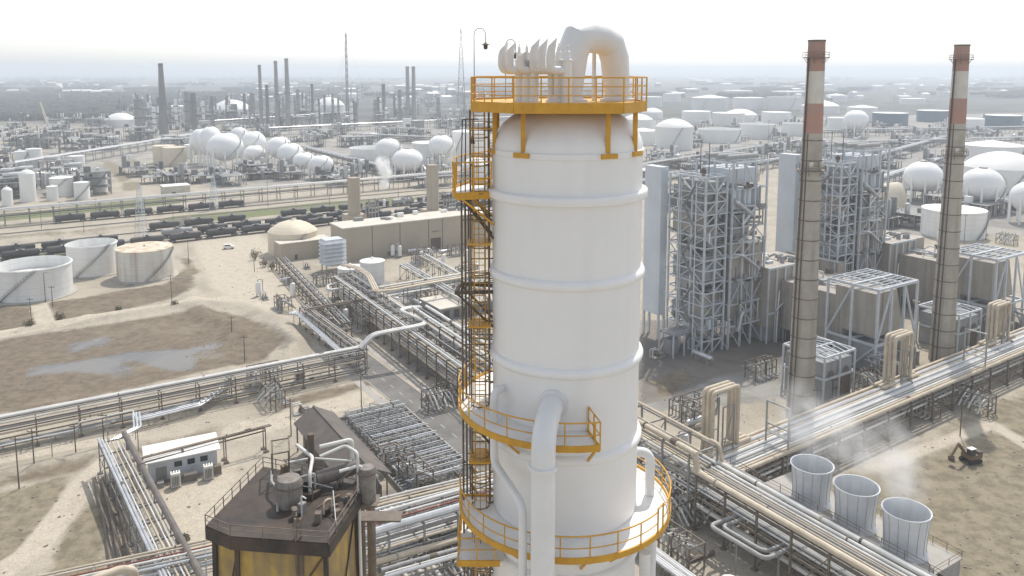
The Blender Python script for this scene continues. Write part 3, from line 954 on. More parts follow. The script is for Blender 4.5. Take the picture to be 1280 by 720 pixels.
_SPH = {}
def sphere_tank(px, top, w, base, label, group=None):
    F = G(px, base)
    depth = F.y * CT + CAMH * ST
    r0 = w / 2 * depth / FPX
    c = Vector((F.x, F.y, 0)) + Vector((F.x, F.y, 0)).normalized() * r0 * .9
    zt = at(px, top, c.y).z
    r = w / 2 * (c.y / F.y) * depth / FPX
    if 'p' not in _SPH:
        t = thing('storage_sphere', c, label, 'tank', group)
        MB().sphere((0, 0, 1.62), 1.0, 40, 20).build('shell', 'sphere_white', t, smooth=60)
        leg = MB().tube([(0.985, 0, 0), (0.985, 0, 1.65)], 0.055, 8).build('leg', 'sphere_white', t)
        for k in range(1, 9): dup_child(leg, rot=(0, 0, 2 * PI * k / 9))
        MB().lathe([(0.01, 2.6), (0.2, 2.61), (0.2, 2.66), (0.01, 2.66)], n=12).build('top_platform', 'steel_grey', t)
        b = MB()
        for i in range(16):
            a = i * 7; q = (i + 1) * 7
            z0, z1 = 0.25 + i * .135, 0.25 + (i + 1) * .135
            rr = lambda z: 0.06 + (math.sqrt(max(0, 1 - (z - 1.62) ** 2)) if z > 1.62 else 1.0)
            b.beam(pol(rr(z0), 250 + a, z0), pol(rr(z1), 250 + q, z1), 0.06, 0.02)
        b.build('stairway', 'steel_grey', t, smooth=0)
        _SPH['p'] = t
    else:
        t = copy_tree(_SPH['p'])
        t.location = c
        tag(t, label, 'tank', group)
    r *= 1.08
    t.scale = (r, r, max(0.75 * r, zt / 2.66))
    t.rotation_euler = (0, 0, RND.uniform(-.6, .6))
    return t

def pipe_rack(name, label, A, B, z, w, pipes, bay=8.0, low=None, post='steel_grey', group=None, pw=0.32, cat='pipe rack', over=0.0, brace=True, walk=False, seed=1):
    """pipes: list of (offset across, height above beam level, radius, material); A, B world points on the ground"""
    rn = random.Random(seed)
    A = Vector((A.x, A.y, 0)); B = Vector((B.x, B.y, 0))
    d = (B - A); Ln = d.length; d.normalize()
    rz = math.atan2(d.y, d.x)
    t = thing(name, A, label, cat, group, rz)
    n = max(2, round(Ln / bay) + 1)
    b = MB()
    for s in (-1, 1): b.beam((0, s * w / 2, 0), (0, s * w / 2, z), pw)
    b.beam((0, -w / 2 - over, z - 0.18), (0, w / 2 + over, z - 0.18), pw * .8, 0.3)
    for zl in (low or []): b.beam((0, -w / 2, zl - 0.18), (0, w / 2, zl - 0.18), pw * .7, 0.26)
    if brace and z > 4:
        b.beam((0, -w / 2, 0.2), (0, w / 2, (low[-1] if low else z) - 0.3), pw * .45)
    for s in (-1, 1): b.box((0, s * w / 2, 0.15), (0.9, 0.9, 0.3))
    f = b.build('support_frame', post, t, smooth=0)
    for i in range(1, n): dup_child(f, (Ln * i / (n - 1), 0, 0))
    for zl in [z] + list(low or []):
        for s in (-1, 1):
            MB().beam((0, s * (w / 2 - 0.05), zl - 0.5), (Ln, s * (w / 2 - 0.05), zl - 0.5), pw * .55, 0.3).build('side_beam', post, t, smooth=0)
    if brace:
        for s in (-1, 1):
            for i in range(0, n - 1, 3):
                x0, x1 = Ln * i / (n - 1), Ln * (i + 1) / (n - 1)
                MB().beam((x0, s * w / 2, 0.3), (x1, s * w / 2, z - 0.6), pw * .4).build('cross_brace', post, t, smooth=0)
    for (o, h, r, m) in pipes:
        b = MB()
        jg = rn.uniform(-.04, .1); b.tube([(-1.5 * rn.random(), o, h + r)] + [(Ln * (i + rn.uniform(.2, .8)) / 5, o + rn.uniform(-.05, .05), h + r + jg + rn.uniform(-.03, .03)) for i in range(5)] + [(Ln + 1.5 * rn.random(), o, h + r)], r, 10)
        p = b.build('pipe', m, t)
        for q in range((rn.randint(1, 4) if bay < 9.5 else 1) if r > .14 else 0):
            b = MB(); x = rn.uniform(2, max(5, Ln - 2)); w_ = rn.choice([.1, .12, .2, .6])
            b.tube([(x - w_, o, h + r), (x + w_, o, h + r)], r * rn.uniform(1.12, 1.4), 10)
            b.build('flange', rn.choice(['pipe_grey', 'pipe_dark', 'pipe_beige', 'steel_brown']), p)
    if walk:
        MB().bb(0, w / 2 + 0.02, z - 0.1, Ln, w / 2 + 1.0, z - 0.02).build('walkway', 'steel_grey', t, smooth=0)
        railing('railing', [(Ln * i / 20, w / 2 + 1.0, z) for i in range(21)], t, 1.1, 2.0, post, 0.08)
    return t
def bundle(w, z, n, seed, rs=(0.12, 0.35), ms=('pipe_white', 'pipe_silver', 'pipe_grey', 'pipe_beige')):
    rn = random.Random(seed)
    out = []
    for i in range(n):
        r = rn.uniform(*rs)
        out.append((-w / 2 + w * (i + 0.5) / n + rn.uniform(-.1, .1), z, min(r, w / n * .46), rn.choice(ms)))
    return out

def pipeline(name, label, pts, r, m, post_z=True, bay=8.0, fil=0.8, group=None, cat='pipe', postm='steel_grey', pr=None, pw=0.16, n=10):
    pts = [Vector(p) for p in pts]
    o = Vector((pts[0].x, pts[0].y, 0))
    t = thing(name, o, label, cat, group)
    rr = r if isinstance(r, (list, tuple)) else [r]
    for k, q in enumerate(rr):
        side = (pts[1] - pts[0]).cross(Vector((0, 0, 1))).normalized()
        off = side * (k - (len(rr) - 1) / 2) * (max(rr) * 2.6)
        MB().tube([p + off - o for p in fillet(pts, fil, 4)], q, n).build('pipe', m if isinstance(m, str) else m[k], t, smooth=60)
    if post_z:
        acc = 0
        for i in range(len(pts) - 1):
            a, b_ = pts[i], pts[i + 1]
            L_ = (b_ - a).length
            if (b_ - a).xy.length < 2: continue
            kk = max(1, int(L_ / bay))
            for j in range(kk):
                p = a + (b_ - a) * ((j + 0.5) / kk) - o
                if p.z < 0.8: continue
                b = MB()
                b.beam((p.x, p.y, 0), (p.x, p.y, p.z - max(rr)), pw)
                dd = (b_ - a).normalized(); sd = dd.cross(Vector((0, 0, 1))).normalized() * (max(rr) * 2.6 * len(rr) / 2 + .2)
                c_ = Vector((p.x, p.y, p.z - max(rr) - 0.08))
                b.beam(c_ - sd, c_ + sd, pw)
                b.build('support_post', postm, t, smooth=0)
    return t

def pole(px, pyb, pyt, label, lamp=False, r=0.14, m='pole_wood', group='poles around the plant', arm=False):
    F = G(px, pyb)
    h = at(px, pyt, F.y).z
    t = thing('light_pole' if lamp else 'utility_pole', F, label, 'pole', group)
    MB().tube([(0, 0, 0), (0, 0, h)], [r, r * .65], 8).build('post', m, t)
    if lamp:
        b = MB(); b.tube([(0, 0, h - 0.1), (0.7, 0, h + 0.1)], 0.06, 6).build('arm', m, t)
        MB().box((0.95, 0, h + 0.08), (0.7, 0.3, 0.16)).build('lamp_head', 'steel_grey', t, smooth=0)
    else:
        MB().beam((-1.0, 0, h - 0.6), (1.0, 0, h - 0.6), 0.14).build('crossarm', m, t, smooth=0)
        for s in (-.9, 0, .9): MB().lathe([(0.07, 0), (0.09, .1), (0.05, .25)], (s, 0, h - .55), 8).build('insulator', 'steel_grey', t)
    return t

# ------------------------------------------------------------------ three tanks of the left yard
tank(44, 378, 89, 329, 'wide open-topped white tank, largest of the three left yard tanks', 'open', rm='tank_floor', skirt=True, n=72, group='tanks of the left yard')
tank(117, 347, 58, 303, 'open white tank with a dark floating roof, middle of the three left yard tanks', 'open', rm='tank_floor', skirt=True, n=64, group='tanks of the left yard')
tank(183, 353, 68, 309, 'streaked tank with a rust-stained roof, right of the two open white tanks', 'flat', 'tank_rust', rm='rust_roof', skirt=True, n=64, group='tanks of the left yard')
tank(367, 322, 62, 288, 'beige dome-roofed tank behind the low beige annex', 'dome', 'tank_beige', dome=4.6, n=56, group='tanks beside the beige hall')
tank(438, 352, 31, 334, 'short white cone-roofed tank beside the louvred filter house', 'cone', 'tank_white', stair=False, group='tanks beside the beige hall')
tank(466, 357, 31, 326, 'taller white cone-roofed tank in front of the beige hall', 'cone', 'tank_white', stair=False, group='tanks beside the beige hall')

# ------------------------------------------------------------------ far left tank cluster, beige tanks, domes
FL = 'small white tanks of the far left cluster'
for i, (px, pb, w, pt, rf, dm, what) in enumerate([
    (28, 213, 15, 189, 'flat', 0, 'tall grey-white tank standing against a wider twin'), (44, 212, 18, 186, 'flat', 0, 'tall white tank with its right side sunlit, at the centre of the far left cluster'),
    (87, 226, 24, 213, 'dome', 3.2, 'squat white tank with a rounded dome top'), (97, 218, 18, 195, 'flat', 0, 'tall white tank right behind the round-topped tank'),
    (121, 241, 26, 213, 'flat', 0, 'large white tank at the right end of the far left cluster'), (78, 246, 27, 222, 'cone', 0, 'white cone-roofed tank with a railing, beside the leftward stairs'),
    (36, 253, 18, 217, 'dome', 2.5, 'tall dome-topped white vessel at the near left of the cluster'), (70, 214, 9, 203, 'flat', 0, 'tiny white tank between the two tall pairs'),
    (66, 251, 13, 233, 'cone', 0, 'small pointed grey-white tank at the front of the cluster'), (103, 250, 18, 228, 'cone', 0, 'grey-white front tank with a diagonal stair, near the pipeline'),
    (64, 232, 11, 217, 'dome', 1.5, 'small white drum behind the cone-roofed tank'), (52, 232, 11, 216, 'flat', 0, 'small white drum left of another like it'),
    (33, 174, 18, 167, 'flat', 0, 'farthest white tank of the far left cluster'), (38, 185, 22, 173, 'flat', 0, 'wide white tank behind the tall pair'),
    (24, 187, 8, 176, 'flat', 0, 'narrow white tank in front of the wide far one'), (8, 176, 10, 165, 'flat', 0, 'pale tank at the left picture edge'),
    (10, 258, 12, 238, 'dome', 2, 'round-topped vessel at the left picture edge near the pipeline'), (5, 215, 14, 200, 'flat', 0, 'grey-white tank cut by the left picture edge'),
    (-14, 240, 22, 215, 'flat', 0, 'white tank just outside the left picture edge')]):
    if px < 0: continue
    tank(px, pb, w, pt, what, rf, 'tank_far', dm, group=FL, n=28, stair=(i in (0, 5, 9, 4)))
tank(219, 208, 28, 184, 'front beige tank of a pair left of the white spheres', 'flat', 'tank_beige', group='beige tanks', n=32)
tank(206, 205, 27, 182, 'rear beige tank, half behind another beige tank', 'flat', 'tank_beige', group='beige tanks', n=32)
tank(237, 198, 12, 181, 'slim white tank between the beige tanks and the spheres', 'cone', 'tank_far', stair=False, n=24)
tank(151, 160, 38, 149, 'white dome tank left of the tapering dark chimney', 'dome', 'tank_far', 9, n=40)
tank(290, 147, 50, 136, 'big white dome tank behind the thin dark columns', 'dome', 'tank_far', 16, n=40)
tank(412, 143, 38, 131, 'big white dome tank beside the tall thin mast', 'dome', 'tank_far', 14, n=40)
tank(468, 208, 62, 184, 'wide open pale tank behind a white sphere', 'open', 'tank_far', rm='tank_floor', n=48)
tank(538, 209, 46, 178, 'wide white tank behind the rightmost left-hand sphere', 'flat', 'tank_far', n=48)
tank(588, 205, 46, 164, 'tall pale tank just left of the white column', 'flat', 'tank_far', n=48)
tank(594, 228, 34, 205, 'low white dome tank behind the yellow upper platform', 'dome', 'tank_far', 5, n=40)

SPH = [(252, 160, 24, 205), (265, 157, 27, 208), (283, 165, 40, 214), (300, 158, 22, 196), (318, 163, 28, 203), (319, 183, 24, 208), (350, 170, 29, 208),
       (364, 178, 30, 216), (381, 192, 26, 219), (402, 197, 28, 225), (486, 172, 32, 213), (552, 168, 32, 210), (510, 192, 36, 226)]
SL = ['leftmost white sphere of the nine-strong cluster beside the beige tanks', 'white sphere behind the biggest sphere of the left cluster', 'biggest white sphere, on tall legs, right of the beige tanks',
      'small white sphere peeping out behind the biggest one', 'white sphere standing at the rear right of the biggest one', 'low white sphere in front, right of the biggest one',
      'rear white sphere of the right-hand row of four', 'second white sphere of the row of four, overlapping the rear one', 'third white sphere of the row of four, before the last one',
      'front white sphere of the row of four, nearest the pipeline', 'white sphere in front of the wide open pale tank', 'white sphere with a ladder, right before the column platforms', 'low broad white sphere half hidden by the pipeline']
for i, a in enumerate(SPH): sphere_tank(*a, SL[i], group='white storage spheres')
for i, a in enumerate([(1069, 137, 28, 172), (1152, 201, 42, 254), (1225, 209, 46, 268), (1286, 226, 44, 282)]):
    sphere_tank(*a, ['far white sphere left of a dark blue tank', 'white sphere left of the second chimney', 'white sphere in front of the huge dome tank, right of the second chimney', 'white sphere cut by the right picture edge'][i], group='white storage spheres')

# ------------------------------------------------------------------ tank farm on the right
TF = 'tanks of the far right tank farm'
RT = [(815, 150, 27, 140, 'dome', 7, 'tank_far', 'small dome tank just behind the top platform corner'), (797, 168, 38, 149, 'dome', 7, 'tank_far', 'dome tank partly behind the white column'),
      (803, 182, 40, 163, 'cone', 0, 'tank_far', 'cream cone-roofed tank beside the column dome'), (842, 188, 48, 158, 'dome', 8, 'tank_far', 'near dome tank, first right of the white column'),
      (887, 140, 46, 122, 'cone', 0, 'tank_far', 'cone-roofed white tank behind the flat tanks'), (815, 134, 25, 121, 'flat', 0, 'tank_far', 'small pale tank near the railing corner'),
      (870, 156, 36, 139, 'flat', 0, 'tank_far', 'flat white tank left of a bulging white dome'), (910, 158, 40, 141, 'flat', 0, 'tank_far', 'flat white tank directly in front of the dome'),
      (925, 152, 42, 143, 'dome', 9, 'tank_far', 'bulging white dome tank amid the flat tanks'), (899, 179, 54, 161, 'open', 0, 'tank_far', 'open white tank with a dark hollow, nearest the boiler tower'),
      (947, 174, 44, 155, 'open', 0, 'tank_far', 'open white tank right of the nearest open one'), (970, 155, 36, 140, 'flat', 0, 'tank_far', 'flat white tank above the first boiler tower'),
      (998, 170, 40, 154, 'open', 0, 'tank_far', 'open white tank left of the first chimney'), (935, 137, 38, 122, 'flat', 0, 'tank_far', 'far flat tank left of a matching far tank'),
      (980, 138, 42, 121, 'open', 0, 'tank_far', 'far open tank left of the first chimney'), (922, 121, 36, 113, 'flat', 0, 'tank_far', 'farthest pale tank of the tank farm'),
      (985, 121, 40, 114, 'flat', 0, 'tank_far', 'far pale tank nearly lost in haze'), (1025, 143, 46, 132, 'dome', 10, 'tank_far', 'dome tank behind the first chimney'),
      (1077, 153, 36, 134, 'cone', 0, 'tank_far', 'white cone-roofed tank behind the far sphere'), (1047, 164, 26, 147, 'flat', 0, 'tank_far', 'white tank between the first chimney and the far sphere'),
      (1112, 158, 42, 141, 'flat', 0, 'tank_blue', 'dark blue tank right of the far sphere'), (1166, 153, 38, 138, 'flat', 0, 'tank_blue', 'dark blue tank touching the second chimney'),
      (1253, 161, 42, 144, 'flat', 0, 'tank_blue', 'dark blue tank right of the second chimney'), (1206, 166, 42, 148, 'flat', 0, 'tank_far', 'white tank behind the second chimney, among the blue ones'),
      (1238, 218, 74, 181, 'cone', 0, 'tank_far', 'huge white tank behind the huge dome tank'), (1250, 252, 94, 208, 'dome', 9.5, 'tank_far', 'huge white dome tank at the right edge'),
      (1190, 300, 75, 261, 'cone', 0, 'tank_white', 'near white tank half behind the second chimney'), (840, 128, 22, 117, 'flat', 0, 'tank_far', 'tiny pale tank in the haze right of the column'),
      (1140, 131, 30, 123, 'flat', 0, 'tank_far', 'hazy grey tank far behind the blue ones'), (1045, 128, 26, 119, 'cone', 0, 'tank_far', 'hazy white tank far behind the first chimney')]
for (px, pb, w, pt, rf, dm, m, lab) in RT:
    tank(px, pb, w, pt, lab, rf, m, dm, rm={'tank_blue': 'tank_far'}.get(m) if rf != 'open' else 'tank_floor', group=TF, n=44, stair=(w > 40))

# ------------------------------------------------------------------ rail tank cars
def tank_car(label, m):
    t = thing('rail_tank_car', (0, 0, 0), label, 'rail car', 'tank cars standing on the sidings')
    L_ = 14.5
    prof = [(-L_ / 2, 0.2)] + [(-L_ / 2 + 0.15, 0.9), (-L_ / 2 + 0.6, 1.4), (-L_ / 2 + 1.2, 1.5)] + [(L_ / 2 - 1.2, 1.5), (L_ / 2 - 0.6, 1.4), (L_ / 2 - 0.15, 0.9), (L_ / 2, 0.2)]
    MB().tube([(x, 0, 2.75) for x, r in prof], [r for x, r in prof], 18).build('tank', m, t)
    b = MB(); b.lathe([(0.75, 0), (0.75, 0.5), (0.6, 0.65), (0.02, 0.7)], (0, 0, 4.15), 14); b.build('dome_hatch', m, t)
    b = MB(); b.bb(-1.6, -1.1, 4.28, 1.6, 1.1, 4.34)
    for x in (-1.6, 1.6):
        for y_ in (-1.1, 1.1): b.beam((x, y_, 4.3), (x, y_, 5.2), .06)
    for y_ in (-1.1, 1.1): b.beam((-1.6, y_, 5.2), (1.6, y_, 5.2), .06)
    b.build('walkway', 'steel_grey', t, smooth=0)
    MB().bb(-8.0, -1.2, 0.95, 8.0, 1.2, 1.2).build('underframe', 'car_black', t, smooth=0)
    b = MB()
    for k in (0, 0.45): b.beam((0.9 + k, 1.52, 1.1), (0.9 + k, 1.2, 4.3), 0.06)
    for k in range(8): b.beam((0.9, 1.5 - k * .03, 1.3 + k * .4), (1.35, 1.5 - k * .03, 1.3 + k * .4), 0.05)
    b.build('ladder', 'steel_grey', t, smooth=0)
    bo = MB()
    bo.bb(-1.5, -1.0, 0.55, 1.5, 1.0, 0.85)
    bo2 = bo.build('bogie', 'car_black', t, smooth=0); bo2.location = (-5.8, 0, 0)
    for x in (-0.9, 0.9):
        for y_ in (-0.8, 0.8):
            MB().tube([(x, y_ - .07, 0.6), (x, y_ + .07, 0.6)], 0.42, 14).build('wheel', 'rail_steel', bo2)
    q = copy_tree(bo2, t); q.location = (5.8, 0, 0)
    return t
car_protos = {}
cnt = {}
def cars(tr, pxa, pxb, what, grey=0.05, seed=3, skip=0.0):
    rn = random.Random(seed)
    A, B = TR[tr]
    d = (B - A).normalized(); rz = math.atan2(d.y, d.x)
    s = 0.0; k = 0
    while s < (B - A).length:
        p = A + d * s
        e = p.y * CT + CAMH * ST
        px = 640 + p.x / e * FPX
        s += 16.6
        if px < pxa or px > pxb: continue
        if rn.random() < skip: continue
        g = rn.random() < grey
        m = 'car_grey' if g else 'car_black'
        lab = f"{'grey' if g else 'black'} rail tank car, {nth(k)} from the left {what}"
        if m not in car_protos:
            t = tank_car(lab, m); car_protos[m] = t
        else:
            t = copy_tree(car_protos[m]); tag(t, lab, 'rail car', 'tank cars standing on the sidings')
        t.location = (p.x, p.y, 0.15); t.rotation_euler = (0, 0, rz)
        k += 1
cars(0, -30, 640, 'on the siding next to the tank yard', 0.06, 4)
cars(1, -20, 640, 'on the second siding behind the tank yard', 0.06, 7, 0.06)
cars(4, 190, 640, 'on the third siding behind the tank yard', 0.1, 5, 0.1)
cars(3, 88, 315, 'in the far train beside the green strip', 0.0, 9)

# ------------------------------------------------------------------ beige hall with annex, filter house and exhaust stacks
def wbox(mb, u0, v0, z0, u1, v1, z1): return mb.bb(u0, v0, z0, u1, v1, z1)
O = G(430, 327)
H_ = thing('industrial_hall', O, 'long beige windowless hall with a pale flat roof', 'building', None, AX)
LH, DH, HH = 74.0, 15.0, 13.8
b = MB(); b.bb(0, 0, 0, LH, DH, HH); b.build('wall', 'building_beige', H_, smooth=0)
b = MB(); b.bb(-0.4, -0.4, HH + 0.004, LH + 0.4, DH + 0.4, HH + 0.5); rf = b.build('roof', 'roof_pale', H_, smooth=0)
for u in (13, 26, 40, 47, 60):
    MB().bb(u - 0.12, -0.15, 0, u + 0.12, -0.003, HH - 0.01).build('downpipe', 'steel_brown', H_, smooth=0)
d_ = MB().bb(41, -0.12, 0, 46, -0.003, 5.2).build('door', 'dark_steel', H_, smooth=0)
MB().bb(41.8, -0.1, 8.0, 45.2, -0.003, 8.4).build('louvre', 'steel_brown', H_, smooth=0)
MB().bb(20, -0.2, 0, 27, -0.003, 1.8).build('louvre', 'steel_brown', H_, smooth=0)
rn = random.Random(2)
for k in range(14):
    u, v = rn.uniform(8, 70), rn.uniform(7, 14); q = rn.uniform(.8, 2.4)
    MB().bb(u, v, HH + .5, u + q * 1.6, v + q, HH + .5 + rn.uniform(.6, 1.8)).build('roof_unit', rn.choice(['steel_pale', 'roof_white', 'steel_grey']), rf, smooth=0)
for i, (px, top) in enumerate(((443, 222), (541, 206))):
    Fp = G(px, 268 if i == 0 else 262, 12)
    t = thing('exhaust_stack', (Fp.x, Fp.y, 0), ['tan exhaust stack left of the white steam puff, behind the beige hall', 'tan exhaust stack nearer the white column, behind the beige hall'][i], 'exhaust stack', 'exhaust stacks behind the beige hall', AX)
    zt = at(px, top, Fp.y).z
    w = 2.5
    MB().prism([(-w, -w * .7), (-w * .7, -w), (w * .7, -w), (w, -w * .7), (w, w * .7), (w * .7, w), (-w * .7, w), (-w, w * .7)], 8, zt).build('flue', 'building_beige', t)
    MB().bb(-4, -3.5, 0, 5, 6, 12).build('transition_duct', 'building_beige', t, smooth=0)
    MB().lathe([(2.75, 0), (2.75, .5), (2.6, .5), (2.6, 0)], (0, 0, zt - 0.4), 12, close=True).build('rim', 'building_beige', t)
    b = MB()
    for k in range(9):
        z = 12 + k * (zt - 12) / 9
        b.beam((w + .1, -.4, z), (w + .1, .4, z), .08)
    b.beam((w + .1, -.4, 10), (w + .1, -.4, zt), .09); b.beam((w + .1, .4, 10), (w + .1, .4, zt), .09)
    b.build('ladder', 'steel_grey', t, smooth=0)
    for k in range(5):
        MB().tube([(5 + k * 1.6, -2, 8), (5 + k * 1.6, -2, 15 + rn.random() * 4), (9 + k, 3, 15)], .35, 8).build('side_pipe', 'pipe_grey', t)
Oa = G(351, 327)
t = thing('annex_building', Oa, 'low beige flat-roofed annex in front of the dome tank', 'building', None, AX)
MB().bb(0, 0, 0, 22, 9, 7.2).build('wall', 'building_beige', t, smooth=0)
MB().bb(-.25, -.25, 7.204, 22.25, 9.25, 7.6).build('roof', 'roof_pale', t, smooth=0)
MB().bb(6, -.1, 0, 7.2, -.003, 2.2).build('door', 'dark_steel', t, smooth=0)
Of = G(408, 341)
t = thing('filter_house', Of, 'grey louvred intake filter house at the left end of the beige hall', 'filter house', None, AX)
MB().bb(0, 0, 2.5, 7.5, 6, 13).build('housing', 'steel_pale', t, smooth=0)
for k in range(6):
    b = MB(); z = 3.2 + k * 1.65
    b.add([(-.9, -.9, z), (8.4, -.9, z), (8.4, 0, z + 1.3), (0, 0, z + 1.3), (-.9, 6, z), (0, 6, z + 1.3)], [(0, 1, 2, 3), (0, 3, 5, 4)])
    b.beam((-.9, -.9, z), (8.4, -.9, z), .12); b.beam((-.9, -.9, z), (-.9, 6, z), .12)
    b.build('hood', 'steel_pale', t, smooth=0)
for (x, y_) in ((.3, .3), (7.2, .3), (.3, 5.7), (7.2, 5.7)): MB().beam((x, y_, 0), (x, y_, 2.5), .35).build('leg', 'steel_grey', t, smooth=0)
# ------------------------------------------------------------------ power block: boiler towers, turbine modules, chimneys
SHIFT = Vector((51.2, 33.8, 0))
def steel_tower(t, us_, vs_, zs, cw, bw, post, faces=True, rn=random.Random(1), skipc=None, brace=0.5):
    for u in us_:
        for v in vs_:
            zt = zs[-1] if not skipc else skipc(u, v)
            MB().beam((u, v, 0), (u, v, zt), cw).build('steel_post', post, t, smooth=0)
    for z in zs:
        for v in vs_:
            a, b_ = us_[0], us_[-1]
            MB().beam((a, v, z), (b_, v, z), bw, bw * 1.3).build('floor_beam', post, t, smooth=0)
        for u in us_:
            MB().beam((u, vs_[0], z + 0.02), (u, vs_[-1], z + 0.02), bw, bw * 1.3).build('floor_beam', post, t, smooth=0)
    zz = [0] + list(zs)
    for i in range(len(zz) - 1):
        for j in range(len(us_) - 1):
            if rn.random() < brace:
                a, c = us_[j], us_[j + 1]
                if rn.random() < .5: a, c = c, a
                MB().beam((a, vs_[0], zz[i]), (c, vs_[0], zz[i + 1]), bw * .8).build('brace', post, t, smooth=0)
        for j in range(len(vs_) - 1):
            if rn.random() < brace:
                a, c = vs_[j], vs_[j + 1]
                if rn.random() < .5: a, c = c, a
                MB().beam((us_[0], a, zz[i]), (us_[0], c, zz[i + 1]), bw * .8).build('brace', post, t, smooth=0)

def boiler(label):
    O = Vector((53.6, 218.5, 0))
    t = thing('boiler_tower', O, label, 'boiler tower', 'boiler towers of the power block', AX)
    rn = random.Random(8)
    zs = [3.6, 7, 10.5, 14, 17.5, 20.5, 24, 27, 30.5, 33.5, 37, 40, 43.5, 46, 50.5]
    steel_tower(t, [0, 4.2, 8.4], [0, 5, 10, 14], zs, .5, .3, 'steel_pale', rn=rn, brace=.7)
    zs2 = [6.5, 13, 20, 27, 31, 35.5, 40, 46.5, 54]
    steel_tower(t, [9.6, 14.5, 19.0, 24.0], [-1.0, 6, 13], zs2, .5, .3, 'steel_pale', rn=rn, brace=.6)
    # casings, drums and grilled crates inside the frame
    for (p, m) in (((11.4, 1.2, 8, 23.4, 14, 18.2), 'casing'), ((10.4, 0.1, 20.8, 23.4, 14, 30.2), 'casing'), ((10.4, 1.2, 41, 23.2, 14, 45.6), 'steel_pale'),
                   ((11.2, 1.6, 48, 23, 12.5, 52.0), 'slab_white'), ((12.8, 3.5, 31.8, 22.0, 13, 39), 'casing_grey'),
                   ((0.8, 1.2, 8, 7.6, 13, 13), 'casing_grey'), ((1.0, 0.9, 21, 7.9, 13, 26.6), 'casing_grey'), ((0.5, 2.2, 34, 7.9, 13, 39.6), 'casing'), ((2.2, 1.2, 44, 7.9, 13, 49), 'casing_grey'), ((10.2, -0.4, 14, 17, 0.05, 19.4), 'casing_grey'), ((17.5, -0.6, 21.5, 23.6, 0.05, 30), 'casing'), ((10.4, -.5, 33, 16, 1, 39), 'casing_grey'), ((3, 5, 15, 7.2, 14, 26), 'casing_grey'), ((3.2, 6, 28, 7.4, 14, 45), 'casing_grey')):
        MB().bb(*p).build('casing', m, t, smooth=0)
    for k in range(6):
        MB().tube([(11.3 + k * 2.1, .3, 46.7), (11.3 + k * 2.1, .3, 41)], .9, 12).build('drum', 'slab_white', t)
    for k in range(3):
        MB().tube([(10.8, 2.5 + k * 3.8, 55.3), (23, 2.5 + k * 3.8, 55.3)], .8, 12).build('steam_drum', 'pipe_grey', t)
    # pipework and kit on the floors
    for k in range(90):
        z = rn.choice(zs[:-1])
        u, v = rn.uniform(-0.3, 8), rn.uniform(-0.5, 12)
        q = rn.random()
        if q < .4:
            MB().tube(fillet([(u, v, z + rn.uniform(.4, 2)), (u + rn.uniform(-2, 2), v, z + rn.uniform(1, 5)), (u, v + rn.uniform(2, 6), z + rn.uniform(1, 5))], .5), rn.uniform(.12, .35), 7).build('pipe', rn.choice(['pipe_grey', 'pipe_white', 'pipe_dark', 'pipe_silver']), t)
        elif q < .75:
            s = rn.uniform(.6, 2)
            MB().bb(u, v, z + .2, u + s, v + s, z + .2 + rn.uniform(.8, 3)).build('equipment_box', rn.choice(['steel_grey', 'steel_brown', 'pipe_dark', 'far_dark', 'steel_pale']), t, smooth=0)
        else:
            MB().bb(0.4, v, z + .2, 8.0, v + 1.2, z + .3).build('walkway', 'steel_grey', t, smooth=0)
    for k in range(44):
        z = rn.choice(zs2[:-1]); u = rn.uniform(9.8, 23); v = rn.uniform(-2.4, -.6)
        if rn.random() < .5:
            MB().tube([(u, v, z), (u, v, z + rn.uniform(3, 8))], rn.uniform(.1, .25), 7).build('pipe', rn.choice(['pipe_grey', 'pipe_white', 'pipe_dark']), t)
        else:
            s = rn.uniform(.5, 1.6); MB().bb(u, v, z + .2, u + s, v + .8, z + .2 + s).build('equipment_box', rn.choice(['steel_grey', 'steel_brown', 'pipe_dark']), t, smooth=0)
    for z in (7, 14, 20.5, 27, 33.5, 40, 46, 50.5):
        railing('railing', [(-0.3, 16, z), (-0.3, 8, z), (-0.3, -.3, z), (4, -.3, z), (8.6, -.3, z)], t, 1.1, 2.6, 'steel_pale', .1)
    for z in (6.5, 13, 20, 31, 40, 54):
        railing('railing', [(9.4, -1.3, z), (14, -1.3, z), (19, -1.3, z), (24.2, -1.3, z)], t, 1.1, 2.4, 'steel_pale', .1)
    # zigzag stair tower, cable trays, ducts and patchy cladding
    for i in range(7):
        z0 = 7 * i + .2
        if z0 > 44: break
        b = MB(); b.beam((-1.9, 1.5 if i % 2 else 6.5, z0), (-1.9, 6.5 if i % 2 else 1.5, z0 + 7), .9, .18); b.build('stair_flight', 'steel_grey', t, smooth=0)
    for (u, v) in ((-2.5, 1.2), (-2.5, 6.8)): MB().beam((u, v, 0), (u, v, 49), .22).build('steel_post', 'steel_pale', t, smooth=0)
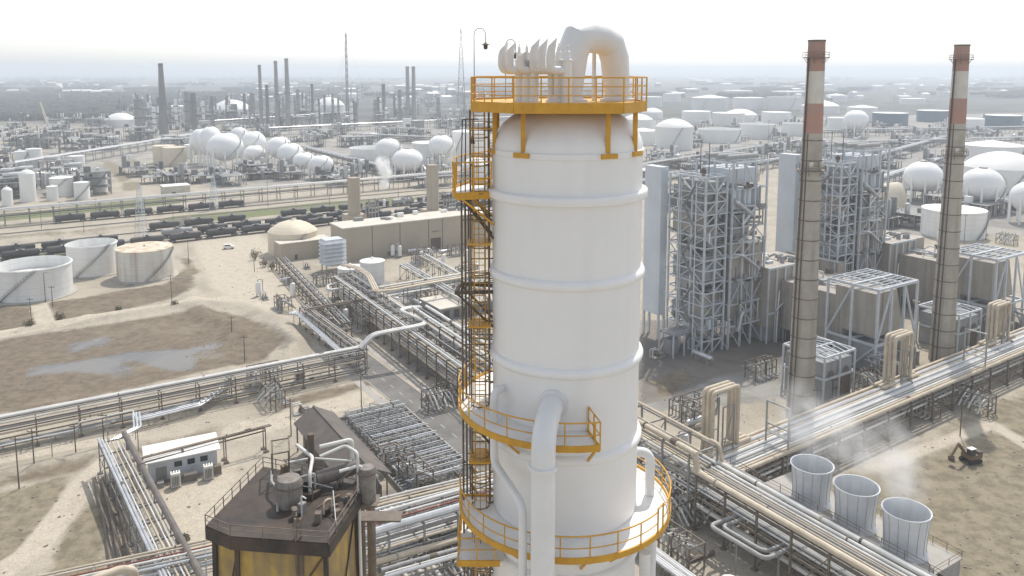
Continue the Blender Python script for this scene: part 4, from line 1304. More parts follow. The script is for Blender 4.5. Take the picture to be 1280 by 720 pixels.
    for k in range(34):
        z = rn.uniform(4, 44); h_ = rn.uniform(2.5, 6)
        q = rn.random()
        if q < .35: MB().bb(rn.choice([.4, 4.4]), .5 + rn.random() * 3, z, rn.choice([3.9, 8]), .7 + 3.2, z + h_).build('cladding_panel', rn.choice(['casing_grey', 'casing', 'far_dark', 'steel_grey']), t, smooth=0)
        elif q < .6: MB().bb(.35, rn.uniform(1, 6), z, .55, rn.uniform(7, 13), z + h_).build('cladding_panel', rn.choice(['casing_grey', 'casing', 'far_dark', 'steel_grey']), t, smooth=0)
        elif q < .8: MB().tube(fillet([(rn.uniform(9.8, 23), -1.9, z), (rn.uniform(9.8, 23), -1.9, z + 5), (rn.uniform(9.8, 23), 1, z + 5)], 1), rn.uniform(.3, .7), 9).build('duct', rn.choice(['pipe_grey', 'casing_grey', 'pipe_silver']), t)
        else: MB().bb(9.8 + rn.random() * 8, -.8, z, 18 + rn.random() * 5, 0.0, z + rn.uniform(.4, 1.2)).build('cable_tray', 'steel_grey', t, smooth=0)
    for (u, v) in ((3, 2), (7, 9)):
        MB().tube([(u, v, 50), (u, v, 60)], .12, 6).build('vent_pipe', 'dark_steel', t)
    MB().lathe([(.3, 0), (.6, .5), (.8, 1.8), (.3, 2.4)], (2, 3, 50.6), 10).build('silencer', 'dark_steel', t)
    # tall pale breeching slab on the left, standing on legs
    MB().bb(-1.4, 16.2, 7.5, 1.4, 23.2, 52).build('flue_slab', 'slab_white', t, smooth=0)
    for (u, v) in ((-1.1, 16.5), (1.1, 16.5), (-1.1, 22.8), (1.1, 22.8)): MB().beam((u, v, 0), (u, v, 7.5), .6).build('leg', 'steel_pale', t, smooth=0)
    b = MB(); b.bb(1.41, 17, 38, 6, 22, 44); b.build('flue_duct', 'casing_grey', t, smooth=0)
    # low gallery in front of the slab
    MB().bb(-9, 2, 6.4, -0.4, 8, 6.6).build('gallery_floor', 'steel_grey', t, smooth=0)
    for u in (-8.8, -4.6, -.8):
        for v in (2.2, 7.8): MB().beam((u, v, 0), (u, v, 6.4), .35).build('leg', 'steel_pale', t, smooth=0)
    railing('railing', [(-.4, 2, 6.6), (-4, 2, 6.6), (-9, 2, 6.6), (-9, 8, 6.6)], t, 1.1, 2, 'steel_pale', .09)
    MB().bb(-8, 4, 0.1, -5, 7, 4.6).build('equipment_box', 'casing_grey', t, smooth=0)
    return t
b1 = boiler('steel-framed boiler tower with a tall pale slab, nearest the white column')
b2 = copy_tree(b1); b2.location = b1.location + SHIFT
tag(b2, 'steel-framed boiler tower behind the first chimney, second from the white column', 'boiler tower', 'boiler towers of the power block')

def module(label):
    O = Vector((95.6, 203.0, 0))          # near corner; U to the right, V back
    t = thing('turbine_module', O, label, 'turbine module', 'turbine modules of the power block', AX)
    rn = random.Random(4)
    us_, vs_ = [0, 6, 12, 18], [0, 7.5, 15]
    for u in us_:
        for v in vs_:
            if u in (0, 18) or v in (0, 15): MB().beam((u, v, 0), (u, v, 23), .55).build('steel_post', 'steel_pale', t, smooth=0)
    for z in (8, 23):
        for v in vs_: MB().beam((0, v, z), (18, v, z), .5, .7).build('floor_beam', 'steel_pale', t, smooth=0)
        for u in us_: MB().beam((u, 0, z + .01), (u, 15, z + .01), .45, .65).build('floor_beam', 'steel_pale', t, smooth=0)
    for (p, q) in (((0, 0, 8), (6, 0, 23)), ((18, 0, 8), (12, 0, 23)), ((0, 15, 8), (0, 7.5, 23)), ((0, 0, 8), (0, 7.5, 0)), ((18, 0, 0), (12, 0, 8))):
        MB().beam(p, q, .4).build('brace', 'steel_pale', t, smooth=0)
    b = MB()
    a = [(2, 2), (15.5, 2), (15.5, 13.5), (2, 13.5)]
    c = [(1.2, 1.6), (11, 1.6), (11, 13.5), (1.2, 13.5)]
    b.add([(*p, 9.5) for p in a] + [(*p, 21.5) for p in c], [(3, 2, 1, 0), (4, 5, 6, 7), (0, 1, 5, 4), (1, 2, 6, 5), (2, 3, 7, 6), (3, 0, 4, 7)])
    b.build('intake_plenum', 'casing', t, smooth=0)
    for u in (4.5, 7.8): MB().bb(u, 1.35, 9.6, u + .25, 1.55, 21.3).build('stiffener', 'casing', t, smooth=0)
    MB().bb(1.0, 1.5, .1, 17, 13, 7.2).build('turbine_enclosure', 'casing_grey', t, smooth=0)
    for k in range(10):
        MB().beam((0, 0.4 + k * 1.6, 23.4), (18, .4 + k * 1.6, 23.4), .2).build('roof_joist', 'steel_pale', t, smooth=0)
    for k in range(28):
        u, v = rn.uniform(-2, 18), rn.uniform(-3.5, 0.6); s = rn.uniform(.5, 2)
        if rn.random() < .6: MB().bb(u, v, 0.1, u + s, v + s * .8, .1 + rn.uniform(.8, 3.5)).build('equipment_box', rn.choice(['steel_grey', 'pipe_white', 'steel_brown', 'steel_pale', 'casing_grey']), t, smooth=0)
        else: MB().tube(fillet([(u, v, .2), (u, v, 3 + 4 * rn.random()), (u + rn.uniform(-3, 3), v + 4, 5)], .5), rn.uniform(.12, .3), 7).build('pipe', rn.choice(['pipe_grey', 'pipe_white', 'pipe_silver']), t)
    return t
m1 = module('steel-framed turbine module with a sloping beige plenum, right of the first chimney')
m2 = copy_tree(m1); m2.location = m1.location + SHIFT
tag(m2, 'steel-framed turbine module right of the second chimney, at the right picture edge', 'turbine module', 'turbine modules of the power block')
def duct(label):
    O = Vector((74.0, 228.6, 0))
    t = thing('exhaust_duct', O, label, 'duct', 'ducts of the power block', AX)
    MB().bb(0.5, -1, 5, 21, 13, 22.6).build('casing', 'casing', t, smooth=0)
    MB().bb(1.5, -0.5, .1, 14, 12, 8).build('equipment_room', 'casing_grey', t, smooth=0)
    MB().bb(6, -22, 4, 27, -1.05, 18.5).build('duct_section', 'casing', t, smooth=0)
    for k in range(5):
        MB().beam((0.2, -1.3 + 0 * k, 0), (0.2, -1.3, 22.5), .4).build('steel_post', 'steel_pale', t, smooth=0) if k == 0 else MB().beam((k * 3.7, -1.4, 0), (k * 3.7, -1.4, 22.5), .4).build('steel_post', 'steel_pale', t, smooth=0)
    for z in (9, 22.5): MB().beam((0, -1.4, z), (15, -1.4, z), .4, .6).build('floor_beam', 'steel_pale', t, smooth=0)
    for k in range(5):
        v = -21.5 + k * 5
        MB().beam((11.7, v, 0), (11.7, v, 19), .35).build('steel_post', 'steel_pale', t, smooth=0)
    for v_ in (11.6, 14.5):
        MB().beam((v_, -23, 19.2), (v_, 0, 19.2), .35, .5).build('truss_chord', 'steel_pale', t, smooth=0)
    for k in range(12): MB().beam((11.6, -23 + k * 2, 19.2), (14.5, -22 + k * 2, 19.2), .2).build('truss_web', 'steel_pale', t, smooth=0)
    rn = random.Random(14)
    for k in range(24):
        top = rn.random() < .5
        u, v = (rn.uniform(1, 14), rn.uniform(0, 11)) if top else (rn.uniform(9.5, 25), rn.uniform(-21, -3)); z = 22.61 if top else 18.51
        if rn.random() < .5: MB().bb(u, v, z, u + rn.uniform(.8, 2.4), v + rn.uniform(.8, 2), z + rn.uniform(.6, 2)).build('roof_unit', rn.choice(['steel_grey', 'steel_pale', 'pipe_dark', 'casing_grey']), t, smooth=0)
        else: MB().tube(fillet([(u, v, z), (u, v, z + 1.6), (u + rn.uniform(-4, 4), v + 2, z + 1.6), (u, v + 4, z + .3)], .5), rn.uniform(.12, .35), 8).build('pipe', rn.choice(['pipe_grey', 'pipe_white', 'pipe_silver']), t)
    for k in range(6): MB().bb(5.7, -21 + k * 3.4, 5, 5.99, -20.7 + k * 3.4, 18.4).build('stiffener', 'casing', t, smooth=0)
    for k in range(10):
        u = rn.uniform(0, 14); MB().tube(fillet([(u, -2.2, .2), (u, -2.2, rn.uniform(4, 16)), (u + rn.uniform(-4, 4), -2.2, rn.uniform(8, 18))], .6), rn.uniform(.14, .4), 8).build('pipe', rn.choice(['pipe_grey', 'pipe_white', 'pipe_silver', 'pipe_dark']), t)
    MB().beam((11.5, -22, 9), (11.5, -1.4, 9), .35, .5).build('floor_beam', 'steel_pale', t, smooth=0)
    return t
d1 = duct('beige casing linking the first boiler tower to its turbine module')
d2 = copy_tree(d1); d2.location = d1.location + SHIFT
tag(d2, 'beige casing linking the second boiler tower to its turbine module', 'duct', 'ducts of the power block')
# the second unit's long back wall beside it
t = thing('casing_wall', Vector((103, 247, 0)), 'long grey-beige casing wall behind the first turbine module', 'wall', None, AX)
MB().bb(0, 0, 4, 3.5, 20, 19.5).build('panel', 'casing', t, smooth=0)
MB().bb(3.6, 17, 4, 40, 20, 19).build('panel', 'casing', t, smooth=0)
for k in range(8): MB().beam((4.5 + k * 5, 16.7, 0), (4.5 + k * 5, 16.7, 19.6), .35).build('steel_post', 'steel_pale', t, smooth=0)
for k in range(4): MB().beam((-.3, 1 + k * 6, 0), (-.3, 1 + k * 6, 20), .35).build('steel_post', 'steel_pale', t, smooth=0)
MB().beam((-.4, 0, 20), (-.4, 20, 20), .35, .5).build('floor_beam', 'steel_pale', t, smooth=0)
MB().beam((0, 16.6, 19.6), (40, 16.6, 19.6), .35, .5).build('floor_beam', 'steel_pale', t, smooth=0)

def low_block(label):
    t = thing('transformer_block', Vector((75.5, 186.0, 0)), label, 'plant block', 'low framed blocks beside the chimneys', AX)
    MB().bb(0.4, 0.4, .1, 11.6, 11.6, 9.5).build('enclosure', 'casing_grey', t, smooth=0)
    for (u, v) in ((0, 0), (6, 0), (12, 0), (12, 6), (12, 12), (0, 6), (0, 12)): MB().beam((u, v, 0), (u, v, 11), .4).build('steel_post', 'steel_pale', t, smooth=0)
    for z in (5.5, 11):
        for v in (0, 6, 12): MB().beam((0, v, z), (12, v, z), .36, .5).build('floor_beam', 'steel_pale', t, smooth=0)
        for u in (0, 6, 12): MB().beam((u, 0, z + .02), (u, 12, z + .02), .36, .5).build('floor_beam', 'steel_pale', t, smooth=0)
    for k in range(6):
        MB().beam((k * 2, 0, 11.2), (k * 2 + 2, 6, 11.2), .22).build('roof_brace', 'steel_pale', t, smooth=0)
        MB().beam((k * 2 + 2, 6, 11.2), (k * 2, 12, 11.2), .22).build('roof_brace', 'steel_pale', t, smooth=0)
    for u in (1.5, 7.5): MB().tube([(u + 1.6, .2, 6), (u + 1.6, .39, 6)], 1.2, 20).build('round_panel', 'pipe_dark', t)
    MB().bb(6.5, .2, .2, 11, .39, 4.6).build('louvre', 'dark_steel', t, smooth=0)
    return t
l1 = low_block('low grey framed block between the first chimney and its turbine module')
l2 = copy_tree(l1); l2.location = l1.location + SHIFT
tag(l2, 'low grey framed block between the second chimney and its turbine module', 'plant block', 'low framed blocks beside the chimneys')

def chimney(label):
    O = G(1000, 512)
    t = thing('chimney', O, label, 'chimney', 'banded chimneys of the power block')
    H = at(1021, 50, O.y).z
    def rr(z): return 3.15 - (3.15 - 1.85) * z / H
    zb = [0, at(1017, 166, O.y).z, at(1018, 129, O.y).z, at(1019, 89, O.y).z, H]
    ms = ['stack_concrete', 'stack_red', 'stack_white', 'stack_red']
    for i in range(4):
        MB().lathe([(rr(zb[i]), zb[i]), (rr(zb[i + 1]), zb[i + 1])], n=48).build(['concrete_shaft', 'painted_band', 'painted_band', 'painted_band'][i], ms[i], t)
    z = 4.5
    while z < zb[1] - 1:
        MB().lathe([(rr(z) - .02, z - .12), (rr(z) + .09, z - .12), (rr(z) + .09, z + .12), (rr(z) - .02, z + .12)], n=48, close=True).build('band_joint', 'steel_brown', t); z += 4.6
    for zz in (zb[1] * .87, H - 4):
        r = rr(zz)
        MB().lathe([(r, zz), (r + 1.0, zz), (r + 1.0, zz + .15), (r, zz + .15)], n=32, close=True).build('gallery', 'steel_brown', t, smooth=0)
        railing('railing', [pol(r + .95, a, zz + .1) for a in range(0, 361, 20)], t, 1.2, 1.4, 'steel_brown', .08)
        for a in range(0, 360, 60): MB().beam(pol(r, a, zz - 1.2), pol(r + .9, a, zz), .1).build('bracket', 'steel_brown', t, smooth=0)
    MB().lathe([(rr(H), H - .4), (rr(H) + .12, H - .4), (rr(H) + .12, H + .05), (rr(H) - .4, H + .05), (rr(H) - .4, H - .4)], n=48, close=True).build('rim', 'steel_brown', t)
    b = MB()
    for a in (196, 203): b.beam(pol(3.35, a, 0), pol(2.05, a, H - 4), .14)
    for k in range(60):
        z = k * (H - 6) / 60; r = 3.35 - 1.3 * z / H
        b.beam(pol(r, 196, z), pol(r, 203, z), .09)
    b.build('ladder', 'dark_steel', t, smooth=0)
    MB().tube([pol(3.5, 222, 0), pol(2.1, 222, zb[1])], .16, 6).build('cable_duct', 'dark_steel', t)
    for a in (250, 300): MB().box(pol(rr(zb[1] * .87) + .5, a, zb[1] * .87 + 1.6), (.7, .7, 1.1)).build('warning_lamp', 'stack_white', t, smooth=0)
    return t
c1 = chimney('red and white banded chimney with dirty beige shaft, nearer the column')
c2 = copy_tree(c1); c2.location = G(1176, 450)
tag(c2, 'red and white banded chimney on the far right', 'chimney', 'banded chimneys of the power block')

# ------------------------------------------------------------------ big pipe rack running to the right edge
za = 6.5
PA = G(872, 592, za); PB = G(1300, 417, za); PB = PB + (PB - PA).normalized() * 70
PB.z = PA.z = 0
ps = [(-4.6, za, .42, 'pipe_beige'), (-3.6, za, .3, 'pipe_beige'), (-2.75, za, .3, 'pipe_white'), (-1.95, za, .26, 'pipe_grey'), (-1.1, za, .4, 'pipe_white'), (-.2, za, .3, 'pipe_silver'),
      (.75, za, .45, 'pipe_white'), (1.75, za, .3, 'pipe_beige'), (2.6, za, .42, 'pipe_silver'), (3.5, za, .25, 'pipe_beige'), (4.3, za, .35, 'pipe_beige')]
ps += bundle(9, 3.6, 8, 5)
pipe_rack('pipe_rack', 'broad pipe rack with big pale pipes running past both chimneys to the right edge', PA, PB, za, 10.0, ps, 9, [3.6], 'steel_brown', cat='pipe rack', pw=.4)
dirR = (PB - PA).normalized(); nR = Vector((-dirR.y, dirR.x, 0))
def along(px, py, z):
    p = G(px, py, z); p.z = 0
    return (p - PA).dot(dirR)
for (pl, pr_, yb, yt, offs, lab) in (((880, 915, 570, 487, (2.6, 3.7, 4.8), 'tall beige expansion loop nearest the white column')), ((1102, 1140, 482, 418, (1.8, 2.9, 4.0), 'beige expansion loop standing between the two chimneys')),
                                     ((1236, 1260, 432, 380, (2.2, 3.3, 4.4), 'beige expansion loop near the right edge'))):
    s0 = along(pl + 4, yb, za); s1 = s0 + 7.2
    base = PA + dirR * s0
    zt = at((pl + pr_) / 2, yt, base.y + 4).z
    t = thing('expansion_loop', Vector((base.x, base.y, 0)), lab, 'pipe loop', 'vertical expansion loops on the big rack', math.atan2(dirR.y, dirR.x))
    for o in offs:
        MB().tube(fillet([(-4, o, za + 1.0), (0, o, za + 1.0), (0, o, zt), (7.2, o, zt), (7.2, o, za + 1.0), (11, o, za + 1.0)], .9, 5), .42, 12).build('pipe', 'pipe_beige', t, smooth=60)
    for o in (offs[0] - .8, offs[-1] + .8):
        for x in (2.0, 5.2): MB().beam((x, o, 0), (x, o, zt - 3), .25).build('support_post', 'steel_grey', t, smooth=0)
        for z in (za + 3.5, zt - 3): MB().beam((2, o, z), (5.2, o, z), .2).build('brace', 'steel_grey', t, smooth=0)
        MB().beam((2, o, za + .5), (5.2, o, zt - 3), .16).build('brace', 'steel_grey', t, smooth=0)
for (px, py, w_, lab) in ((958, 575, 0, 'open steel portal frame over the near end of the big rack'), (1190, 470, 0, 'open steel portal frame over the rack below the second chimney')):
    s0 = along(px, py - 20, za); base = PA + dirR * s0 - nR * 4.6
    t = thing('portal_frame', Vector((base.x, base.y, 0)), lab, 'portal frame', 'portal frames over the big rack', math.atan2(nR.y, nR.x))
    for x in (0, 5.2): MB().tube([(x, 0, 0), (x, 0, 15.5)], .2, 8).build('support_post', 'pipe_grey', t)
    MB().tube([(0, 0, 15.5), (5.2, 0, 15.5)], .2, 8).build('crossbar', 'pipe_grey', t)
    MB().tube([(0, 0, 11), (5.2, 0, 11)], .14, 8).build('crossbar', 'pipe_grey', t)
    MB().bb(0, -.5, 9.4, 5.2, .5, 9.5).build('walkway', 'steel_grey', t, smooth=0)
    railing('railing', [(0, -.5, 9.5), (2.6, -.5, 9.5), (5.2, -.5, 9.5)], t, 1.1, 1.2, 'steel_grey', .07)

# ------------------------------------------------------------------ near right rack passing between column and fans
zb_ = 10.0
Q0 = G(845, 562, zb_); Q1 = G(1000, 650, zb_); dq = (Q1 - Q0).normalized(); nq = Vector((-dq.y, dq.x, 0))
QA = Q0 - dq * 34; QB = Q1 + dq * 55; QA.z = QB.z = 0
MIDQ = G(884, 585, zb_); MIDQ.z = 0
# upper (far) stretch stands higher than the near stretch
ps1 = [(-3.0, 13, .5, 'pipe_beige'), (-1.9, 13, .2, 'pipe_grey'), (-1.2, 13, .2, 'pipe_beige'), (3.0, 13, .3, 'pipe_beige')] + bundle(6.6, 9.5, 7, 3) + bundle(6.6, 6.0, 7, 8)
pipe_rack('pipe_rack', 'high pipe rack with a fat beige pipe, before the boiler tower', QA, MIDQ - dq * 1.0, 13, 7, ps1, 6.5, [9.5, 6.0, 2.6], 'steel_grey', pw=.32)
ps2 = [(3.2, 10, .52, 'pipe_beige'), (2.2, 10, .2, 'pipe_grey'), (1.5, 10, .16, 'pipe_beige'), (.9, 10, .2, 'pipe_grey'), (.2, 10, .16, 'pipe_beige'), (-.5, 10, .22, 'pipe_white'), (-1.4, 10, .3, 'pipe_white'), (-2.6, 10, .42, 'pipe_white'), (-3.3, 10, .2, 'pipe_grey')]
ps2 = [(-a, b_, c, d) for a, b_, c, d in ps2]
ps2 += bundle(6.4, 6.8, 8, 13) + bundle(6.4, 3.6, 6, 23)
pipe_rack('pipe_rack', 'near pipe rack with a fat beige pipe running beside the fan stacks', MIDQ + dq * 1.0, QB, 10, 7.4, ps2, 6.5, [6.8, 3.6], 'steel_brown', pw=.32, walk=True)
# riser bends where the two stretches meet
for (o, r, lab) in ((-3.1, .5, 'fat beige pipe bend stepping down between the two racks'), (3.0, .3, 'slim pale pipe bend stepping down beside the fat one')):
    p = MIDQ + nq * o
    pts = [p - dq * 2.2 + Vector((0, 0, 13.5)), p + Vector((0, 0, 13.5)), p + dq * .6 + Vector((0, 0, 10.5)), p + dq * 3 + Vector((0, 0, 10.5))]
    pipeline('pipe_bend', lab, pts, r + .06, 'pipe_beige', False, fil=1.2, group='pipe bends between the near racks')
# horizontal loop sticking out on the column side
def L3(px, py, z): return G(px, py, z)
zl = 6.2
pipeline('pipe_loop', 'outer grey pipe of the flat double loop beside the near rack', [L3(940, 638, zl), L3(887, 657, zl), L3(957, 699, zl), L3(990, 684, zl)], .36, 'pipe_grey', True, 7, 1.2, 'flat pipe loop beside the near rack', pw=.24)
pipeline('pipe_loop', 'inner grey pipe of the flat double loop beside the near rack', [L3(950, 642, zl), L3(902, 658, zl), L3(956, 690, zl), L3(984, 679, zl)], .33, 'pipe_grey', False, 7, 1.2, 'flat pipe loop beside the near rack')
for k in range(6):
    p0 = G(805 + k * 4, 700, .5); q0 = p0 + dq * 40 - dq * 10; p0 = p0 - dq * 12
    pipeline('pipe_run', f'{nth(k)} pale pipe of the ground bundle right of the column foot, counted from the left', [p0 + Vector((0, 0, 1.5)), q0 + Vector((0, 0, 1.5))], .3, ['pipe_silver', 'pipe_white', 'pipe_silver', 'pipe_grey', 'pipe_white', 'pipe_silver'][k], True, 9, group='ground bundle right of the column foot')
pp = G(880, 612)
t = pipeline('pipe_stub', 'loose dark pipe lying on the bare ground left of the flat loop', [G(862, 700, .4), G(892, 690, .4)], .4, 'pipe_dark', False)
pipeline('pipe_bend', 'white rounded pipe bend at the bottom edge right of the column', [G(905, 760, 7), G(905, 722, 7), G(945, 735, 7)], .7, 'pipe_white', False, fil=1.2)

# ------------------------------------------------------------------ cooling tower cells with three fan stacks
zf_ = 8.0
fans = [G(1013, 626, zf_), G(1068, 655, zf_), G(1130, 688, zf_)]
fd = (fans[2] - fans[0]).normalized(); fn = Vector((-fd.y, fd.x, 0))
ang = math.atan2(fd.y, fd.x)
ctr = (fans[0] + fans[2]) / 2; ctr.z = 0
t = thing('cooling_tower', ctr, 'low grey cooling tower deck carrying three white fan stacks', 'cooling tower', None, ang)
Lc = (fans[2] - fans[0]).length
x0, x1 = -Lc / 2 - 8, Lc / 2 + 5.6
MB().bb(x0, -5.6, .1, x1, 5.4, zf_ - .25).build('casing_wall', 'casing_grey', t, smooth=0)
MB().bb(x0 - .2, -5.8, zf_ - .24, x1 + .2, 5.6, zf_).build('deck', 'concrete', t, smooth=0)
railing('railing', [(x0, -5.7, zf_)] + [(x0 + (x1 - x0) * i / 14, -5.7, zf_) for i in range(1, 15)] + [(x1 + .1, -2, zf_), (x1 + .1, 2, zf_), (x1 + .1, 5.5, zf_)] + [(x1 - (x1 - x0) * i / 14, 5.5, zf_) for i in range(1, 15)], t, 1.1, 1.6, 'steel_brown', .07)
for k in range(9):
    x = x0 + (x1 - x0) * (k + .5) / 9
    MB().beam((x, -5.75, 0), (x, -5.75, zf_ - .3), .2).build('wall_post', 'steel_grey', t, smooth=0)
MB().tube(fillet([(x0, 6.6, 3), (x1 + 1.2, 6.6, 3), (x1 + 1.2, -8, 3)], 1), .55, 12).build('header_pipe', 'pipe_beige', t)
b = MB(); b.beam((x1 + .4, 5, 0), (x1 + .4, -1, zf_), .9, .15); b.build('stairway', 'steel_brown', t, smooth=0)
rf3 = 53 / 2 * (fans[1].y * CT + 72 * ST) / FPX
hfan = at(1068, 607, fans[1].y).z - zf_
FL3 = ['white fan stack farthest from the camera, left of three', 'white fan stack in the middle of three', 'white fan stack nearest the camera, right of three']
fp = None
for i, f in enumerate(fans):
    if fp is None:
        t = thing('fan_stack', f, FL3[i], 'fan stack', 'white fan stacks on the cooling tower', ang)
        pr = [(rf3 * 1.02, 0.02), (rf3 * .99, .25), (rf3 * .9, .7), (rf3 * .87, 1.3), (rf3 * .89, hfan * .45), (rf3 * .94, hfan * .75), (rf3 * 1.0, hfan)]
        MB().lathe(pr + [(r - .1, z) for r, z in pr[::-1]], n=48, close=True).build('shell', 'fan_white', t, smooth=60)
        for k in range(14):
            a = k * 360 / 14
            b = MB()
            for j in range(2, len(pr) - 1): b.beam(pol(pr[j][0] + .02, a, pr[j][1]), pol(pr[j + 1][0] + .02, a, pr[j + 1][1]), .06)
            b.build('seam_rib', 'pipe_grey', t, smooth=0)
        MB().lathe([(rf3 * .98, 0), (rf3 * 1.03, 0), (rf3 * 1.03, .14), (rf3 * .98, .14)], (0, 0, hfan - .06), 48, close=True).build('rim', 'fan_white', t)
        hb = MB().lathe([(.01, 0), (.5, .02), (.5, .5), (.01, .6)], (0, 0, 1.5), 16).build('fan_hub', 'steel_grey', t)
        for k in range(8):
            a = R(k * 45); c_, s_ = math.cos(a), math.sin(a)
            MB().add([(c_ * .4 - s_ * .25, s_ * .4 + c_ * .25, 1.65), (c_ * .4 + s_ * .25, s_ * .4 - c_ * .25, 1.85), (c_ * rf3 * .82 + s_ * .35, s_ * rf3 * .82 - c_ * .35, 1.85), (c_ * rf3 * .82 - s_ * .35, s_ * rf3 * .82 + c_ * .35, 1.65)], [(0, 1, 2, 3)]).build('fan_blade', 'steel_pale', t, smooth=0)
        for a in (250, 262): MB().tube([pol(rf3 * 1.0, a, .6), pol(rf3 * 1.25, a, .6)], .22, 10).build('drive_motor', 'dark_steel', t)
        fp = t
    else:
        t = copy_tree(fp); t.location = f; tag(t, FL3[i], 'fan stack', 'white fan stacks on the cooling tower')

# ------------------------------------------------------------------ excavator on the bare field
e = G(1213, 577)
t = thing('excavator', e, 'small tracked excavator with a white cab roof on the dry field', 'excavator', None, R(200))
for s in (-1, 1):
    b = MB()
    n = 12
    pr = [(-1.7, .25), (-1.4, 0.02), (1.4, 0.02), (1.7, .25), (1.7, .6), (1.4, .85), (-1.4, .85), (-1.7, .6)]
    b.add([(x, s * 1.1 - .28, z) for x, z in pr] + [(x, s * 1.1 + .28, z) for x, z in pr], [tuple(range(8)), tuple(range(15, 7, -1))] + [(i, i + 8, (i + 1) % 8 + 8, (i + 1) % 8) for i in range(8)])
    b.build('track', 'rubber', t, smooth=0)
MB().bb(-1.8, -1.25, .95, 1.3, 1.25, 1.9).build('body', 'machine_orange', t, smooth=0)
cb = MB().bb(.1, .15, 1.904, 1.4, 1.2, 3.2).build('cab', 'glass_dark', t, smooth=0)
MB().bb(0, .1, 3.204, 1.5, 1.25, 3.35).build('cab_roof', 'roof_white', cb, smooth=0)
MB().bb(-1.9, -1.2, 1.904, -.8, 1.2, 2.4).build('counterweight', 'dark_steel', t, smooth=0)
MB().beam((1.2, -.2, 1.7), (3.4, -.2, 4.3), .4, .5).build('boom', 'machine_orange', t, smooth=0)
MB().beam((3.3, -.2, 4.4), (5.2, -.2, 2.0), .32, .4).build('stick', 'machine_orange', t, smooth=0)
MB().add([(4.9, -.7, 2.1), (5.5, -.7, 1.9), (5.4, -.7, .9), (4.6, -.7, .8), (4.9, .3, 2.1), (5.5, .3, 1.9), (5.4, .3, .9), (4.6, .3, .8)], [(3, 2, 1, 0), (4, 5, 6, 7), (0, 1, 5, 4), (1, 2, 6, 5), (2, 3, 7, 6), (3, 0, 4, 7)]).build('bucket', 'dark_steel', t, smooth=0)
# ------------------------------------------------------------------ corroded furnace with a dark deck, bottom left
ZK = 35.0
kc = [(257, 657), (329, 583), (446, 606), (452, 616), (411, 679), (288, 670)]
kp = [G(*p, ZK) for p in kc]
kcen = sum(kp, Vector()) / len(kp)
Kt = thing('furnace_tower', Vector((kcen.x, kcen.y, 0)), 'corroded yellow-brown furnace tower with a dark rusty top deck', 'furnace')
def kl(p, z=None): return Vector((p[0] - kcen.x, p[1] - kcen.y, p[2] if z is None else z))
def gk(px, py, z=ZK): return kl(G(px, py, z))
dk = [kl(p) for p in kp]
kd = MB().prism([(p.x, p.y) for p in dk], ZK - 0.15, ZK).build('deck', 'rust_deck', Kt, smooth=0)
b = MB()
for i in range(6):
    p, q = dk[i], dk[(i + 1) % 6]
    b.beam((p.x, p.y, ZK - .75), (q.x, q.y, ZK - .75), .16, 1.3)
b.build('deck_girder', 'rust_deck', kd, smooth=0)
pts = []
for i in range(6):
    p, q = dk[i], dk[(i + 1) % 6]
    k = max(2, round((q - p).length / 1.8))
    pts += [p + (q - p) * j / k for j in range(k)]
pts.append(pts[0])
railing('railing', pts, kd, 1.15, 1.7, 'steel_brown', .085)
body = [(p.x * .88, p.y * .88) for p in dk]
bw_ = MB().prism(body, 0, ZK - 1.4)
bw_.v = [(x * (1.1 if z < 1 else 1), y_ * (1.1 if z < 1 else 1), z) for x, y_, z in bw_.v]
bw_.build('insulated_wall', 'rust_wall', Kt, smooth=0)
for (x, y_) in body: MB().beam((x * 1.13, y_ * 1.13, 0), (x * 1.03, y_ * 1.03, ZK - 1.4), .42).build('corner_post', 'rust_deck', Kt, smooth=0)
for i in range(6):
    p, q = body[i], body[(i + 1) % 6]
    for z in (ZK - 17,): MB().beam((p[0] * 1.065, p[1] * 1.065, z), (q[0] * 1.065, q[1] * 1.065, z), .25, .4).build('wall_girt', 'rust_deck', Kt, smooth=0)
    m_ = ((p[0] + q[0]) / 2, (p[1] + q[1]) / 2)
    MB().beam((p[0] * 1.02, p[1] * 1.02, ZK - 1.5), (m_[0] * 1.05, m_[1] * 1.05, ZK - 8.3), .14).build('wall_brace', 'rust_deck', Kt, smooth=0)
pq = gk(375, 668)
b = MB()
for o in (-.25, .25): b.tube([(pq.x + o, pq.y - .6, 5), (pq.x + o, pq.y - .6, ZK + 2.0)], .13, 8)
b.build('drain_pipe', 'steel_brown', Kt)
